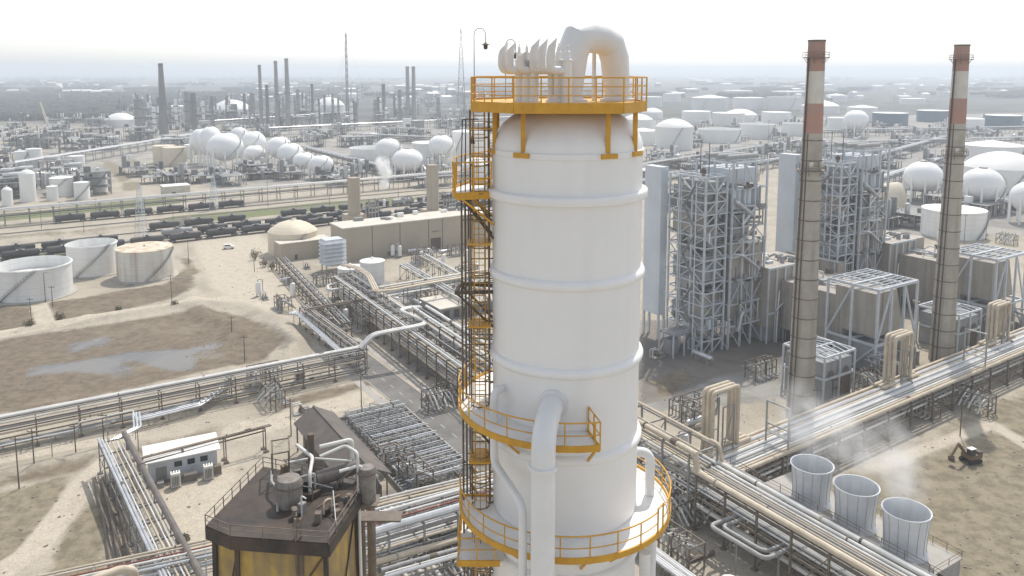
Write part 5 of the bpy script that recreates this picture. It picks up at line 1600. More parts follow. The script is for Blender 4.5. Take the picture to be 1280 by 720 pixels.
# plant standing on the deck
pv_ = gk(362, 630)
v_ = MB().lathe([(1.35, 0.01), (1.35, 2.5), (1.15, 2.9), (.4, 3.1), (.02, 3.12)], pv_, 28).build('vessel', 'stained_grey', Kt)
MB().lathe([(1.4, 2.1), (1.46, 2.1), (1.46, 2.3), (1.4, 2.3)], pv_, 28, close=True).build('flange', 'steel_brown', v_)
pr_ = gk(384, 617)
MB().lathe([(1.6, .02), (1.6, .7), (1.15, .75), (1.1, .05)], pr_, 30, close=True).build('manway_ring', 'rust_deck', Kt)
MB().lathe([(1.12, .1), (.02, .1)], pr_, 30).build('manway_cover', 'dark_steel', Kt)
rnk = random.Random(21)
for k in range(26):
    q = gk(rnk.uniform(350, 440), rnk.uniform(598, 650))
    w_ = rnk.random()
    if w_ < .5: MB().tube(fillet([q, q + Vector((0, 0, rnk.uniform(.5, 2.6))), q + Vector((rnk.uniform(-2.5, 2.5), rnk.uniform(-1, 2), rnk.uniform(.5, 2.6)))], .3), rnk.uniform(.06, .16), 8).build('pipe', rnk.choice(['steel_brown', 'pipe_dark', 'pipe_beige', 'pipe_grey', 'pipe_white']), Kt)
    elif w_ < .8: MB().box((q.x, q.y, ZK + .3), (rnk.uniform(.3, 1), rnk.uniform(.3, .8), .6), rnk.random()).build('junction_box', rnk.choice(['rust_deck', 'steel_brown', 'pipe_dark']), Kt, smooth=0)
    else: MB().lathe([(.2, 0), (.24, .4), (.1, .45), (.1, .9), (.3, .92), (.3, 1), (.05, 1.02)], q, 10).build('valve', 'steel_brown', Kt)
a = gk(396, 611, ZK); c = gk(447, 599, ZK)
MB().tube([a + Vector((0, 0, 1.1)), c + Vector((0, 0, 1.5))], .78, 20).build('horizontal_drum', 'pipe_dark', Kt)
p = gk(459, 612, ZK)
dr_ = MB().lathe([(.95, -1.2), (.95, 2.2), (.8, 2.6), (.02, 2.7)], p, 24).build('separator_drum', 'stained_grey', Kt)
MB().lathe([(1.0, 2.0), (1.08, 2.0), (1.08, 2.2), (1.0, 2.2)], p, 24, close=True).build('flange', 'steel_brown', dr_)
MB().bb(p.x - 1.2, p.y - 1.2, ZK - 1.35, p.x + 1.2, p.y + 1.2, ZK - 1.2).build('drum_support', 'steel_brown', Kt, smooth=0)
def kpipe(pts, r, m, name='pipe'):
    MB().tube(fillet([gk(px, py, ZK) + Vector((0, 0, h)) for px, py, h in pts], .5, 4), r, 10).build(name, m, Kt, smooth=60)
kpipe([(401, 604, 4.2), (441, 596, 4.4), (441, 596, 0)], .22, 'pipe_white')
kpipe([(401, 610, 3.6), (433, 602, 4.2), (448, 612, 4.2), (449, 624, -12)], .17, 'pipe_white')
kpipe([(425, 618, 2.6), (452, 612, 2.8), (458, 614, 1.5)], .17, 'pipe_white')
kpipe([(388, 622, 0), (388, 622, 2.6), (392, 606, 3.2), (372, 590, 3.2)], .2, 'pipe_white')
kpipe([(360, 600, 2.0), (390, 594, 2.0), (440, 600, 2.2)], .14, 'pipe_white')
kpipe([(347, 640, 0), (347, 625, 1.4), (340, 618, 1.4), (340, 600, 1.0)], .14, 'pipe_grey')
kpipe([(396, 640, .4), (412, 634, .8), (425, 628, .8)], .12, 'machine_orange')
kpipe([(415, 640, 0), (415, 640, 1.6), (405, 645, 1.6), (405, 645, .2)], .09, 'pipe_beige')
kpipe([(420, 655, 0), (417, 636, 2.0)], .06, 'pipe_white')
kpipe([(390, 598, 0), (390, 598, 5.2)], .38, 'dark_steel', 'vent_stack')
for i, (px, py) in enumerate(((352, 606), (372, 598), (356, 592), (378, 640), (398, 652))):
    q = gk(px, py)
    MB().box((q.x, q.y, ZK + .5), (.7, .6, 1.0), .4 * i).build('valve_box', ['steel_brown', 'pipe_dark', 'machine_orange', 'steel_grey', 'steel_brown'][i], Kt, smooth=0)
b0 = [gk(341, 606), gk(341, 588), gk(362, 584), gk(362, 602)]
for q in b0: MB().beam(q, q + Vector((0, 0, 3.6)), .14).build('frame_post', 'steel_brown', Kt, smooth=0)
for i in range(4): MB().beam(b0[i] + Vector((0, 0, 3.5)), b0[(i + 1) % 4] + Vector((0, 0, 3.5)), .12).build('frame_beam', 'steel_brown', Kt, smooth=0)
for (px, py, zt, r) in ((451, 640, 31, .5), (464, 650, 31, .5)):
    q = gk(px, py, 28)
    MB().tube([(q.x, q.y, 2), (q.x, q.y, zt)], r, 14).build('corroded_pipe', 'steel_brown', Kt)
q = gk(452, 652, 30)
MB().bb(q.x - .5, q.y - 1, 30.5, q.x + 4.5, q.y + 1, 30.7).build('side_landing', 'steel_brown', Kt, smooth=0)
for k in range(3):
    q = gk(428 + k * 3, 680 + k * 8, 20)
    MB().tube([(q.x, q.y, 2), (q.x, q.y, 26 - k * 3)], .1, 6).build('ladder_rail', 'steel_brown', Kt)

# ------------------------------------------------------------------ dark gabled shed
ze = 6.0
L0, R0, R1 = G(367, 530, ze), G(417, 516, ze), G(490, 593, ze)
L1 = L0 + (R1 - R0)
S0 = Vector((L0.x, L0.y, 0))
t = thing('gabled_shed', S0, 'dark-roofed open gabled shed beside the pipe grid', 'shed')
mid0, mid1 = (L0 + R0) / 2 + Vector((0, 0, 2.6)), (L1 + R1) / 2 + Vector((0, 0, 2.6))
def sl(v): return v - S0
for (e0, e1) in ((L0, L1), (R1, R0)):
    n_ = Vector((0, 0, .22))
    b = MB()
    q = [e0, e1, mid1 if e0 is L0 else mid0, mid0 if e0 is L0 else mid1]
    b.add([sl(v) for v in q] + [sl(v) + n_ for v in q], [(3, 2, 1, 0), (4, 5, 6, 7), (0, 1, 5, 4), (1, 2, 6, 5), (2, 3, 7, 6), (3, 0, 4, 7)])
    b.build('roof_slope', 'roof_dark', t, smooth=0)
MB().beam(sl(mid0) + Vector((0, 0, .25)), sl(mid1) + Vector((0, 0, .25)), .4, .2).build('ridge_cap', 'roof_dark', t, smooth=0)
ld = (L1 - L0).normalized(); wd = (R0 - L0).normalized(); sw = (R0 - L0).length; sl_ = (L1 - L0).length
for k in range(6):
    for s in (.06, .94):
        p = L0 + ld * (sl_ * (k + .1) / 5.3) + wd * sw * s
        MB().beam((p.x - S0.x, p.y - S0.y, 0), (p.x - S0.x, p.y - S0.y, ze + .1), .28).build('post', 'steel_brown', t, smooth=0)
b = MB(); q = [L0 + wd * .4, R0 - wd * .4]
b.add([sl(q[0] * 1) * 1, sl(q[1]), sl(q[1]) + Vector((0, 0, -5.5)), sl(q[0]) + Vector((0, 0, -5.5))], [(0, 1, 2, 3)])
i0 = sl(L0 + wd * 1.5 + ld * 1.5); i1 = sl(R1 - wd * 1.5 - ld * 1.5)
MB().prism([(i0.x, i0.y), ((i0 + wd * (sw - 3)).x, (i0 + wd * (sw - 3)).y), (i1.x, i1.y), ((i1 - wd * (sw - 3)).x, (i1 - wd * (sw - 3)).y)], 0.05, 3.6).build('machinery', 'pipe_dark', t, smooth=0)

# ------------------------------------------------------------------ pit full of parallel pipes
P00, P10, P01 = G(427, 527), G(500, 510), G(520, 640)
pu = (P10 - P00); pu_l = pu.length; pu.normalize()
pvd = Vector((pu.y, -pu.x, 0)); pv_l = (G(588, 584) - P10).length + 4
rz = math.atan2(pu.y, pu.x)
t = thing('pipe_grid', P00, 'shallow pit crammed with parallel grey pipes next to the dark shed', 'pipe grid', None, rz)
MB().bb(-.5, -pv_l, 0.03, pu_l + .6, .6, .09).build('pit_floor', 'tank_floor', t, smooth=0)
for (x0, y0, x1, y1) in ((-.8, -pv_l, -.5, .9), (pu_l + .6, -pv_l, pu_l + .9, .9), (-.8, .6, pu_l + .9, .9)):
    MB().bb(x0, y0, 0, x1, y1, .8).build('pit_wall', 'concrete', t, smooth=0)
rn = random.Random(3)
nrow = int(pv_l / 2.3)
for k in range(nrow):
    y_ = -(k + .5) * pv_l / nrow
    for (o, z, r) in ((-.5, 2.4, .12), (.0, 2.5, .15), (.5, 1.6, .12), (.8, 2.2, .09)):
        MB().tube([(rn.uniform(0, 1.5), y_ + o, z), (pu_l - rn.uniform(0, 1.5), y_ + o, z)], r, 8).build('pipe', rn.choice(['casing_grey', 'pipe_grey', 'steel_grey', 'casing_grey', 'steel_pale']), t)
    for j in range(5):
        x = pu_l * (j + .3) / 5
        b = MB()
        b.beam((x, y_ - .9, 0), (x, y_ - .9, 2.2), .16); b.beam((x, y_ + .9, 0), (x, y_ + .9, 2.2), .16); b.beam((x, y_ - .9, 2.1), (x, y_ + .9, 2.1), .14)
        b.build('support_frame', 'casing_grey', t, smooth=0)
    if True:
        x = rn.uniform(2, pu_l - 4)
        MB().tube(fillet([(x, y_ + .4, 1.4), (x, y_ + .4, 3.2), (x + 2, y_ - 2, 3.2), (x + 2, y_ - 2, 1.2)], .4), .12, 8).build('jumper_pipe', 'pipe_grey', t)
for j in range(14):
    x = rn.uniform(1, pu_l - 1)
    MB().tube([(x, -.5, 1.0), (x, -pv_l + 1, 1.0)], .13, 8).build('cross_pipe', 'pipe_grey', t)
for j in range(8):
    x, y_ = rn.uniform(1, pu_l - 1), -rn.uniform(2, pv_l - 2)
    b = MB(); b.lathe([(.2, 0), (.2, .2), (.1, .25), (.1, .8), (.28, .82), (.28, .88), (.05, .9)], (x, y_, 2.6), 10); b.build('valve', rn.choice(['pipe_dark', 'steel_brown']), t)

# ------------------------------------------------------------------ pipe racks on the left
def GA(px, py, z):
    p = G(px, py, z); p.z = 0; return p
A = GA(0, 526, 6.3); B = GA(452, 437, 6.3); A = A - (B - A).normalized() * 60
pipe_rack('pipe_rack', 'long two-level pipe rack below the muddy basin at the left', A, B, 6.3, 4.6,
          [(1.9, 6.3, .3, 'pipe_white'), (1.0, 6.3, .3, 'pipe_white'), (-.4, 6.3, .16, 'pipe_grey'), (1.6, 3.6, .22, 'pipe_grey'), (.5, 3.6, .15, 'pipe_dark'), (-1.2, 3.6, .24, 'pipe_beige'), (-1.9, 6.3, .12, 'pipe_grey'), (0, 1.0, .25, 'pipe_grey'), (-1.5, 1.0, .2, 'steel_brown')],
          8.2, [3.6], 'steel_brown', pw=.24, brace=False)
pipeline('pipe_run', 'low pipe run near the ground below the long left rack', [G(-30, 560, 1.2), G(100, 538, 1.2), G(262, 497, 1.2), G(285, 486, 1.2)], [.25, .3], 'pipe_grey', True, 9)
pipeline('pipe_run', 'grey pipes bending under the long left rack near the puddles', [G(170, 525, 2.2), G(250, 505, 2.2), G(290, 478, 2.5), G(283, 470, 5.0)], [.3, .35, .25], 'pipe_silver', True, 8)
pipeline('pipe_run', 'thin pale pipe on tall stilts stepping up beside the left rack', [G(-40, 566, 5), G(96, 537, 5), G(99, 528, 6.4), G(166, 513, 6.4), G(170, 525, 5)], .16, 'pipe_white', True, 7.5, .3, pw=.14)
A = GA(141, 549, 6.5); B = GA(222, 712, 6.5)
pipe_rack('pipe_rack', 'pipe rack with bright twin pipes and one dark fat pipe left of the furnace', A, B + (B - A).normalized() * 14, 6.5, 5.2,
          [(-2.4, 6.5, .24, 'pipe_silver'), (-1.9, 6.5, .24, 'pipe_silver'), (-1.3, 6.5, .12, 'pipe_white'), (-.4, 6.5, .14, 'pipe_beige'), (.4, 6.5, .12, 'pipe_white'), (1.0, 6.5, .14, 'pipe_beige'), (2.2, 6.5, .55, 'pipe_dark')] + bundle(4.5, 3.8, 6, 9),
          6.0, [3.8], 'steel_grey', pw=.2)
pipeline('pipe_run', 'bright twin pipes turning into the rack left of the furnace', [G(170, 516, 6.9), G(172, 534, 6.9), G(142, 550, 6.9)], [.22, .24, .2], 'pipe_silver', True, 5)
for k, (x0, x1) in enumerate(((118, 138), (128, 150), (140, 162))):
    pipeline('pipe_run', ['outer left dark ground pipe beside the dirt track', 'middle dark ground pipe beside the dirt track', 'inner dark ground pipe nearest the left rack'][k], [G(x0, 598 + k, .5), G((x0 + x1) / 2 + 2, 650, .5), G(x1 + 4, 725, .5)], [.3, .42, .3][k], 'steel_brown', True, 6, postm='steel_brown')
A = GA(172, 576, 5); B = GA(330, 535, 5)
pipe_rack('pipe_rack', 'narrow brown pipe rack behind the small white-roofed building', A, B, 5.2, 1.6, [(.4, 5.2, .16, 'pipe_beige'), (-.4, 5.2, .14, 'steel_brown')], 8, None, 'steel_brown', pw=.18, brace=False)
A = GA(95, 722, 7); B = GA(300, 677, 7)
pipe_rack('pipe_rack', 'pale pipe rack crossing the bottom left corner behind the furnace', A - (B - A).normalized() * 8, B, 7, 5.5,
          [(2.2, 7, .2, 'pipe_beige'), (1.4, 7, .14, 'pipe_beige'), (.4, 7, .12, 'red_brown'), (-.5, 7, .2, 'pipe_white'), (-1.6, 7, .16, 'pipe_grey'), (-2.3, 7, .2, 'pipe_silver')] + bundle(5, 4.4, 6, 31), 5.5, [4.4], 'steel_pale', pw=.2)
pipeline('pipe_bend', 'fat cream pipe bend at the bottom left edge', [G(90, 735, 10), G(150, 712, 10), G(166, 712, 10), G(168, 722, 8)], .62, 'pipe_beige', False, fil=1.2)
# conveyor-like double rack and the beam feeding it
A = GA(380, 384, 5.5); B = GA(452, 437, 5.5)
pipe_rack('pipe_rack', 'dark-sided pipe rack running down to the corner where the left racks meet', A, B, 5.5, 3.0, [(1.2, 5.5, .25, 'pipe_grey'), (.4, 5.5, .2, 'pipe_beige'), (-.5, 5.5, .25, 'pipe_dark'), (-1.2, 5.5, .2, 'pipe_grey')] + bundle(2.6, 3.4, 4, 3), 6, [3.4], 'steel_brown', pw=.22)
pipeline('pipe_run', 'thick brown pipe bridging across to the lattice rack', [G(382, 388, 6), G(396, 385, 6), G(460, 374, 7), G(468, 372, 7)], [.45, .2], 'steel_brown', True, 6)
pipeline('pipe_run', 'silver twin pipes on short stilts beside the pale yard', [G(364, 393, 4), G(370, 389, 4), G(424, 438, 4)], [.25, .32, .25], 'pipe_silver', True, 6)
A = GA(352, 319, 6); B = GA(430, 398, 6)
pipe_rack('pipe_rack', 'grey pipe rack along the yard road left of the filter house', A, B, 4.6, 4.4, bundle(4, 4.6, 4, 41, (.1, .26), ('pipe_grey', 'pipe_beige', 'pipe_dark', 'pipe_white')) + bundle(4, 2.6, 4, 42, (.1, .26), ('pipe_grey', 'pipe_dark')), 6, [2.6], 'steel_brown', pw=.26)
# main lattice rack in the middle
A = GA(430, 345, 9); B = GA(622, 477, 9)
pipe_rack('pipe_rack', 'wide steel lattice rack in the middle, running towards the white column', A, B, 9, 8.5,
          [(3.6, 9, .34, 'pipe_beige'), (2.8, 9, .34, 'pipe_white'), (-3.4, 9, .3, 'pipe_white'), (-2.6, 9, .2, 'pipe_grey'), (0.4, 9, .16, 'pipe_grey')] + bundle(8, 6.2, 9, 51) + bundle(8, 3.4, 9, 52), 6.2, [6.2, 3.4], 'steel_brown', pw=.26)
zz = 11.5
pipeline('pipe_run', 'cream triple pipe zigzagging down above the lattice rack', [G(429, 331, zz), G(446, 334, zz), G(461, 344, zz), G(471, 364, zz), G(488, 363, zz - 1), G(530, 355, zz - 2), G(640, 336, zz - 2)], [.3, .35, .3], 'pipe_beige', True, 8, 2.0, pw=.22)
pipeline('pipe_run', 'cream twin pipes making the S-bend above the asphalt road', [G(450, 435, 7), G(466, 418, 10), G(529, 406, 10.5), G(533, 402, 10.5), G(500, 388, 10.5), G(514, 384, 10.5), G(526, 384, 10.5)], [.42, .42], 'pipe_white', True, 12, 1.6, pw=.22)
A = GA(526, 386, 11.5); B = GA(640, 460, 11.5)
pipe_rack('pipe_rack', 'tall narrow rack with two white pipes beside the column ladder', A, B, 11.5, 4.4, [(-1.8, 11.5, .42, 'pipe_white'), (1.9, 11.5, .42, 'pipe_white'), (0, 11.5, .16, 'pipe_grey')] + bundle(4, 8, 5, 61), 9, [8.0], 'dark_steel', pw=.24)
A = GA(478, 361, 6.5); B = GA(640, 334, 6.5)
pipe_rack('pipe_rack', 'pipe rack crossing in front of the beige hall', A, B, 6.5, 5, [(2, 6.5, .3, 'pipe_beige'), (1, 6.5, .3, 'pipe_white'), (-2, 6.5, .42, 'pipe_beige'), (-.6, 6.5, .2, 'pipe_grey')] + bundle(4.5, 4, 6, 71), 7, [4.0], 'steel_grey', pw=.24)
A = GA(505, 331, 5.5); B = GA(590, 380, 5.5)
pipe_rack('pipe_rack', 'pale pipe rack on the yard right before the hall door', A, B, 5.5, 3.4, [(1.4, 5.5, .3, 'pipe_white'), (0, 5.5, .3, 'pipe_silver'), (-1.3, 5.5, .3, 'pipe_white')], 7, None, 'steel_grey', pw=.22)
A = GA(530, 322, 5.5); B = GA(610, 368, 5.5)
pipe_rack('pipe_rack', 'second pale pipe rack nearer the column, before the hall', A, B, 6, 3.4, [(1.4, 6, .4, 'pipe_white'), (0, 6, .2, 'pipe_silver'), (-1.3, 6, .3, 'pipe_beige')], 7, None, 'steel_grey', pw=.22)
pipeline('pipe_loop', 'white pipe loop on stilts left of the lattice rack', [G(428, 352, 7), G(409, 357, 7), G(411, 363, 7), G(430, 360, 7)], .45, 'pipe_white', True, 4, 1.5)
pipeline('pipe_loop', 'flat grey pipe loop on stilts right of the asphalt road', [G(560, 436, 6), G(542, 448, 6), G(553, 456, 6), G(580, 448, 6), G(586, 440, 6)], [.3, .3], 'pipe_silver', True, 4, 1.0, postm='dark_steel')
# low flat-roofed shed behind the tall narrow rack
t = thing('flat_shed', G(551, 401), 'low shed with a broad pale flat roof left of the column', 'building', None, AX)
MB().bb(0, 0, 0, 26, 14, 3.6).build('wall', 'casing_grey', t, smooth=0)
MB().bb(-.4, -.4, 3.604, 26.4, 14.4, 4.0).build('roof', 'roof_pale', t, smooth=0)
for k in range(7): MB().bb(1.2 + k * 3.6, -.08, .4, 3.2 + k * 3.6, -.003, 2.9).build('bay_door', 'dark_steel', t, smooth=0)
# ------------------------------------------------------------------ bottom centre racks
A = GA(432, 668, 9); B = GA(640, 608, 9)
pipe_rack('pipe_rack', 'steel rack carrying one fat silver pipe at the bottom centre', A, B, 9, 6.4,
          [(-2.4, 9, .62, 'pipe_silver'), (1.2, 9, .2, 'pipe_white'), (.3, 9, .16, 'red_brown'), (2.6, 9, .3, 'pipe_white')] + bundle(6, 6.2, 8, 81, (.14, .3)) + bundle(6, 3.4, 7, 82), 6.5, [6.2, 3.4], 'steel_grey', pw=.3)
A = GA(470, 632, 7); B = GA(640, 590, 7)
pipe_rack('pipe_rack', 'slim pale pipe rack between the pipe grid and the fat silver pipe', A, B, 7, 4, [(1.5, 7, .22, 'pipe_white'), (.6, 7, .15, 'pipe_beige'), (-.6, 7, .28, 'pipe_beige'), (-1.5, 7, .2, 'pipe_white')] + bundle(3.8, 4.4, 5, 84), 6.5, [4.4], 'steel_grey', pw=.24)
A = GA(480, 712, 5); B = GA(650, 664, 5)
pipe_rack('pipe_rack', 'low rack with a thick cream pipe just below the fat silver one', A, B, 5, 5.4, [(1.6, 5, .5, 'pipe_beige'), (-.4, 5, .3, 'pipe_grey'), (-1.4, 5, .2, 'pipe_white'), (-2.3, 5, .3, 'pipe_silver')] + bundle(5, 2.6, 7, 86), 6.5, [2.6], 'steel_grey', pw=.26)
c0, c1 = G(446, 640, 3.2), G(508, 738, 3.2)
for k in range(9):
    s = Vector((.93, .36, 0)) * k * 1.15
    pipeline('pipe_run', f'{nth(k)} bright pipe from the left in the diagonal bundle right of the furnace', [c0 + s, c1 + s], [.3, .36, .2, .42, .3, .36, .22, .4, .3][k], ['pipe_silver', 'pipe_white', 'pipe_silver', 'pipe_white', 'pipe_silver', 'pipe_white', 'pipe_grey', 'pipe_silver', 'pipe_white'][k], k % 4 == 0, 7, group='diagonal pipe bundle right of the furnace')
# small white-roofed building with transformers
Ol = G(187, 604)
t = thing('control_building', Ol, 'small grey building with a sloping white roof left of the furnace', 'building', None, math.atan2(*(G(270, 586) - Ol).yx))
MB().bb(0, 0, 0, 12.6, 5.0, 4.2).build('wall', 'steel_pale', t, smooth=0)
b = MB(); b.add([(-.8, -.9, 4.3), (13.2, -.9, 4.3), (13.2, 5.4, 5.2), (-.8, 5.4, 5.2), (-.8, -.9, 4.5), (13.2, -.9, 4.5), (13.2, 5.4, 5.4), (-.8, 5.4, 5.4)], [(3, 2, 1, 0), (4, 5, 6, 7), (0, 1, 5, 4), (1, 2, 6, 5), (2, 3, 7, 6), (3, 0, 4, 7)])
b.build('roof', 'roof_white', t, smooth=0)
MB().bb(1.2, -.06, 0, 3.2, -.003, 2.8).build('door', 'steel_grey', t, smooth=0)
for x in (4.6, 7.0, 9.4): MB().bb(x, -.05, 2.2, x + 1.4, -.003, 3.3).build('window', 'glass_dark', t, smooth=0)
for k, (u, v, w_, h_) in enumerate(((3.6, -4.4, 1.7, 2.9), (9.6, -4.2, 1.7, 2.9), (6.0, -3.4, 2.4, 1.6), (1.2, -3.0, 1.2, 1.0), (11.6, -2.8, 1.4, 1.8))):
    rzl = math.atan2(*(G(270, 586) - Ol).yx)
    p = Ol + Vector((u * math.cos(rzl) - v * math.sin(rzl), u * math.sin(rzl) + v * math.cos(rzl), 0))
    tt = thing('transformer' if k < 2 else 'switch_cabinet', p, ['tall pale transformer at the left front of the small white-roofed building', 'tall pale transformer at the right front of the small white-roofed building',
        'wide dark cabinet between the two pale transformers', 'low cabinet near the door of the small white-roofed building', 'cabinet at the right corner of the small white-roofed building'][k], 'transformer' if k < 2 else 'cabinet', None, rzl)
    MB().bb(0, 0, .2, w_, 1.4, h_).build('body', ['roof_white', 'roof_white', 'pipe_dark', 'steel_grey', 'steel_brown'][k], tt, smooth=0)
    MB().bb(-.1, -.1, 0, w_ + .1, 1.5, .196).build('plinth', 'concrete', tt, smooth=0)
    for q in range(3 if k < 2 else 0): MB().lathe([(.12, 0), (.08, .1), (.12, .2), (.06, .5), (.02, .6)], (.35 + q * .5, .7, h_), 8).build('bushing', 'steel_brown', tt)
    if k < 2:
        for q in range(5): MB().bb(.15 + q * .3, -.4, .5, .23 + q * .3, -.004, h_ - .4).build('cooling_fin', 'steel_grey', tt, smooth=0)
# ------------------------------------------------------------------ far pipe racks
FR = [(-60, 268, 640, 209, 8, 6, 'long elevated pipe rack passing in front of the white spheres'),
      (-60, 216, 246, 167, 9, 7, 'dark elevated pipe rack behind the far left cluster'),
      (336, 160, 640, 146, 9, 7, 'far pipe rack behind the white spheres'),
      (380, 183, 500, 213, 7, 5, 'pipe rack slanting down between the spheres and the open tank'),
      (250, 152, 440, 140, 10, 8, 'hazy pipe rack among the distant columns'),
      (440, 167, 640, 176, 8, 6, 'pipe rack behind the wide open tank near the column'),
      (795, 206, 1010, 173, 8, 7, 'far pipe rack in front of the right tank farm'),
      (800, 226, 1000, 194, 7, 6, 'pipe rack between the first boiler tower and the tank farm'),
      (1020, 178, 1300, 171, 8, 7, 'pipe rack behind the second boiler tower'),
      (1085, 196, 1190, 168, 7, 6, 'pipe rack curving away left of the second chimney'),
      (1100, 222, 1210, 186, 7, 5, 'pale pipe rack beside the sphere left of the second chimney'),
      (1080, 262, 1160, 275, 5, 5, 'pale pipe rack between the tan dome and the near white tank'),
      (1020, 163, 1300, 158, 8, 7, 'hazy pipe rack below the dark blue tanks')]
for i, (x0, y0, x1, y1, z, w, lab) in enumerate(FR):
    A, B = GA(x0, y0, z), GA(x1, y1, z)
    pipe_rack('pipe_rack', lab, A, B, z, w, bundle(w, z, 5, 100 + i, (.25, .5), ('pipe_white', 'pipe_grey', 'pipe_silver')) + bundle(w, z * .6, 3, 130 + i, (.2, .4), ('pipe_grey', 'pipe_dark')), 14 if i else 11, [z * .6], 'steel_grey', pw=.4, brace=False)

# ------------------------------------------------------------------ distant process units
def far_unit(kind, seed):
    rn = random.Random(seed)
    t = thing('process_unit', (0, 0, 0), 'x', 'process unit')
    sx, sy = rn.uniform(16, 28), rn.uniform(12, 18)
    h = rn.uniform(10, 22) if kind else rn.uniform(5, 9)
    nz = max(1, int(h / 5))
    for u in np.linspace(0, sx, 5):
        for v in (0, sy): MB().beam((u, v, 0), (u, v, h), .5).build('steel_post', 'far_grey', t, smooth=0)
    for k in range(1, nz + 1):
        z = h * k / nz
        MB().bb(-.3, -.3, z - .25, sx + .3, sy + .3, z).build('floor', 'far_grey', t, smooth=0)
        if rn.random() < .6: railing('railing', [(0, -.3, z), (sx / 3, -.3, z), (sx * .66, -.3, z), (sx, -.3, z)], t, 1.2, 3, 'far_grey', .14)
    for k in range(rn.randint(5, 9)):
        z = h * rn.randint(0, nz) / nz
        u, v = rn.uniform(1, sx - 3), rn.uniform(0, sy - 2)
        q = rn.random()
        m = rn.choice(['far_grey', 'far_dark', 'tank_far', 'pipe_silver', 'pipe_white'])
        if q < .4:
            r = rn.uniform(.7, 1.7); hh = rn.uniform(3, 9)
            MB().lathe([(r, 0), (r, hh), (r * .7, hh + r * .4), (.02, hh + r * .6)], (u, v, z), 14).build('vessel', m, t)
        elif q < .7:
            r = rn.uniform(.7, 1.4)
            MB().tube([(u, v, z + r + .3), (u + rn.uniform(4, 8), v, z + r + .3)], r, 12).build('drum', m, t)
        else:
            s = rn.uniform(1.5, 4); MB().bb(u, v, z, u + s, v + s, z + rn.uniform(1.5, 4)).build('enclosure', m, t, smooth=0)
    for k in range(rn.randint(5, 8)):
        u, v = rn.uniform(-3, sx), rn.uniform(-3, sy)
        MB().tube([(u, v, .2), (u, v, rn.uniform(3, h + 3)), (u + rn.uniform(3, 10), v, rn.uniform(2, h))], rn.uniform(.2, .4), 6).build('pipe', rn.choice(['pipe_white', 'pipe_grey', 'pipe_silver', 'pipe_dark']), t)
    if kind == 2:
        for k in range(rn.randint(1, 2)):
            r = rn.uniform(1.2, 2.2); hh = rn.uniform(24, 42); u = rn.uniform(0, sx)
            c = MB().lathe([(r, 0), (r, hh), (r * .6, hh + .8), (.02, hh + 1.2)], (u, sy + 3, 0), 16).build('fractionator', rn.choice(['far_grey', 'tank_far', 'far_dark']), t)
            for z in (hh * .35, hh * .6, hh * .85): MB().lathe([(r, z), (r + 1.1, z), (r + 1.1, z + .9), (r + 1.0, z + .9), (r + 1.0, z + .12), (r, z + .12)], (u, sy + 3, 0), 14, close=True).build('platform', 'far_dark', c, smooth=0)
    return t
PROTO = {}
rn = random.Random(77)
UNITS = [('behind the white spheres', 160, 440, 128, 160, 2, 44), ('in the hazy area left of the column', 440, 610, 120, 162, 2, 24), ('between the spheres and the column', 400, 610, 160, 186, 1, 14),
 ('just behind the white spheres', 170, 420, 158, 176, 0, 16), ('in front of the beige tanks', 180, 330, 212, 232, 0, 9), ('between the spheres and the long pipe rack', 330, 560, 215, 232, 0, 12), ('far out before the dark wood', 0, 180, 150, 160, 0, 14), ('amid the right tank farm', 830, 1290, 150, 170, 0, 22), ('behind the boiler towers', 805, 1290, 206, 240, 0, 18),
         ('around the far left cluster', 0, 130, 158, 190, 1, 20), ('between the small tanks', 5, 120, 190, 246, 1, 9), ('along the left pipe rack', 0, 60, 222, 256, 1, 5), ('beside the beige tanks', 140, 250, 172, 196, 1, 7),
         ('below the right tank farm', 805, 1000, 176, 206, 0, 22), ('between the two chimneys', 1030, 1180, 170, 215, 0, 20), ('around the right-hand spheres', 1080, 1285, 245, 285, 0, 9), ('right of the second chimney', 1205, 1285, 165, 182, 0, 4)]
for (where, x0, x1, y0, y1, kd, n) in UNITS:
    ps = sorted([(x0 + (x1 - x0) * (i + rn.uniform(.15, .85)) / n, rn.uniform(y0, y1)) for i in range(n)])
    for i, (px, py) in enumerate(ps):
        s = (kd, rn.randint(0, 3))
        lab = f"{nth(i)} {['low pump station', 'steel process unit', 'tall process unit'][kd]} from the left {where}"
        if s not in PROTO: PROTO[s] = t = far_unit(kd, 300 + 10 * kd + s[1])
        else: t = copy_tree(PROTO[s])
        tag(t, lab, 'process unit', 'distant process units')
        t.location = G(px, py); t.rotation_euler = (0, 0, AX + rn.choice([0, PI / 2, PI, -PI / 2]))

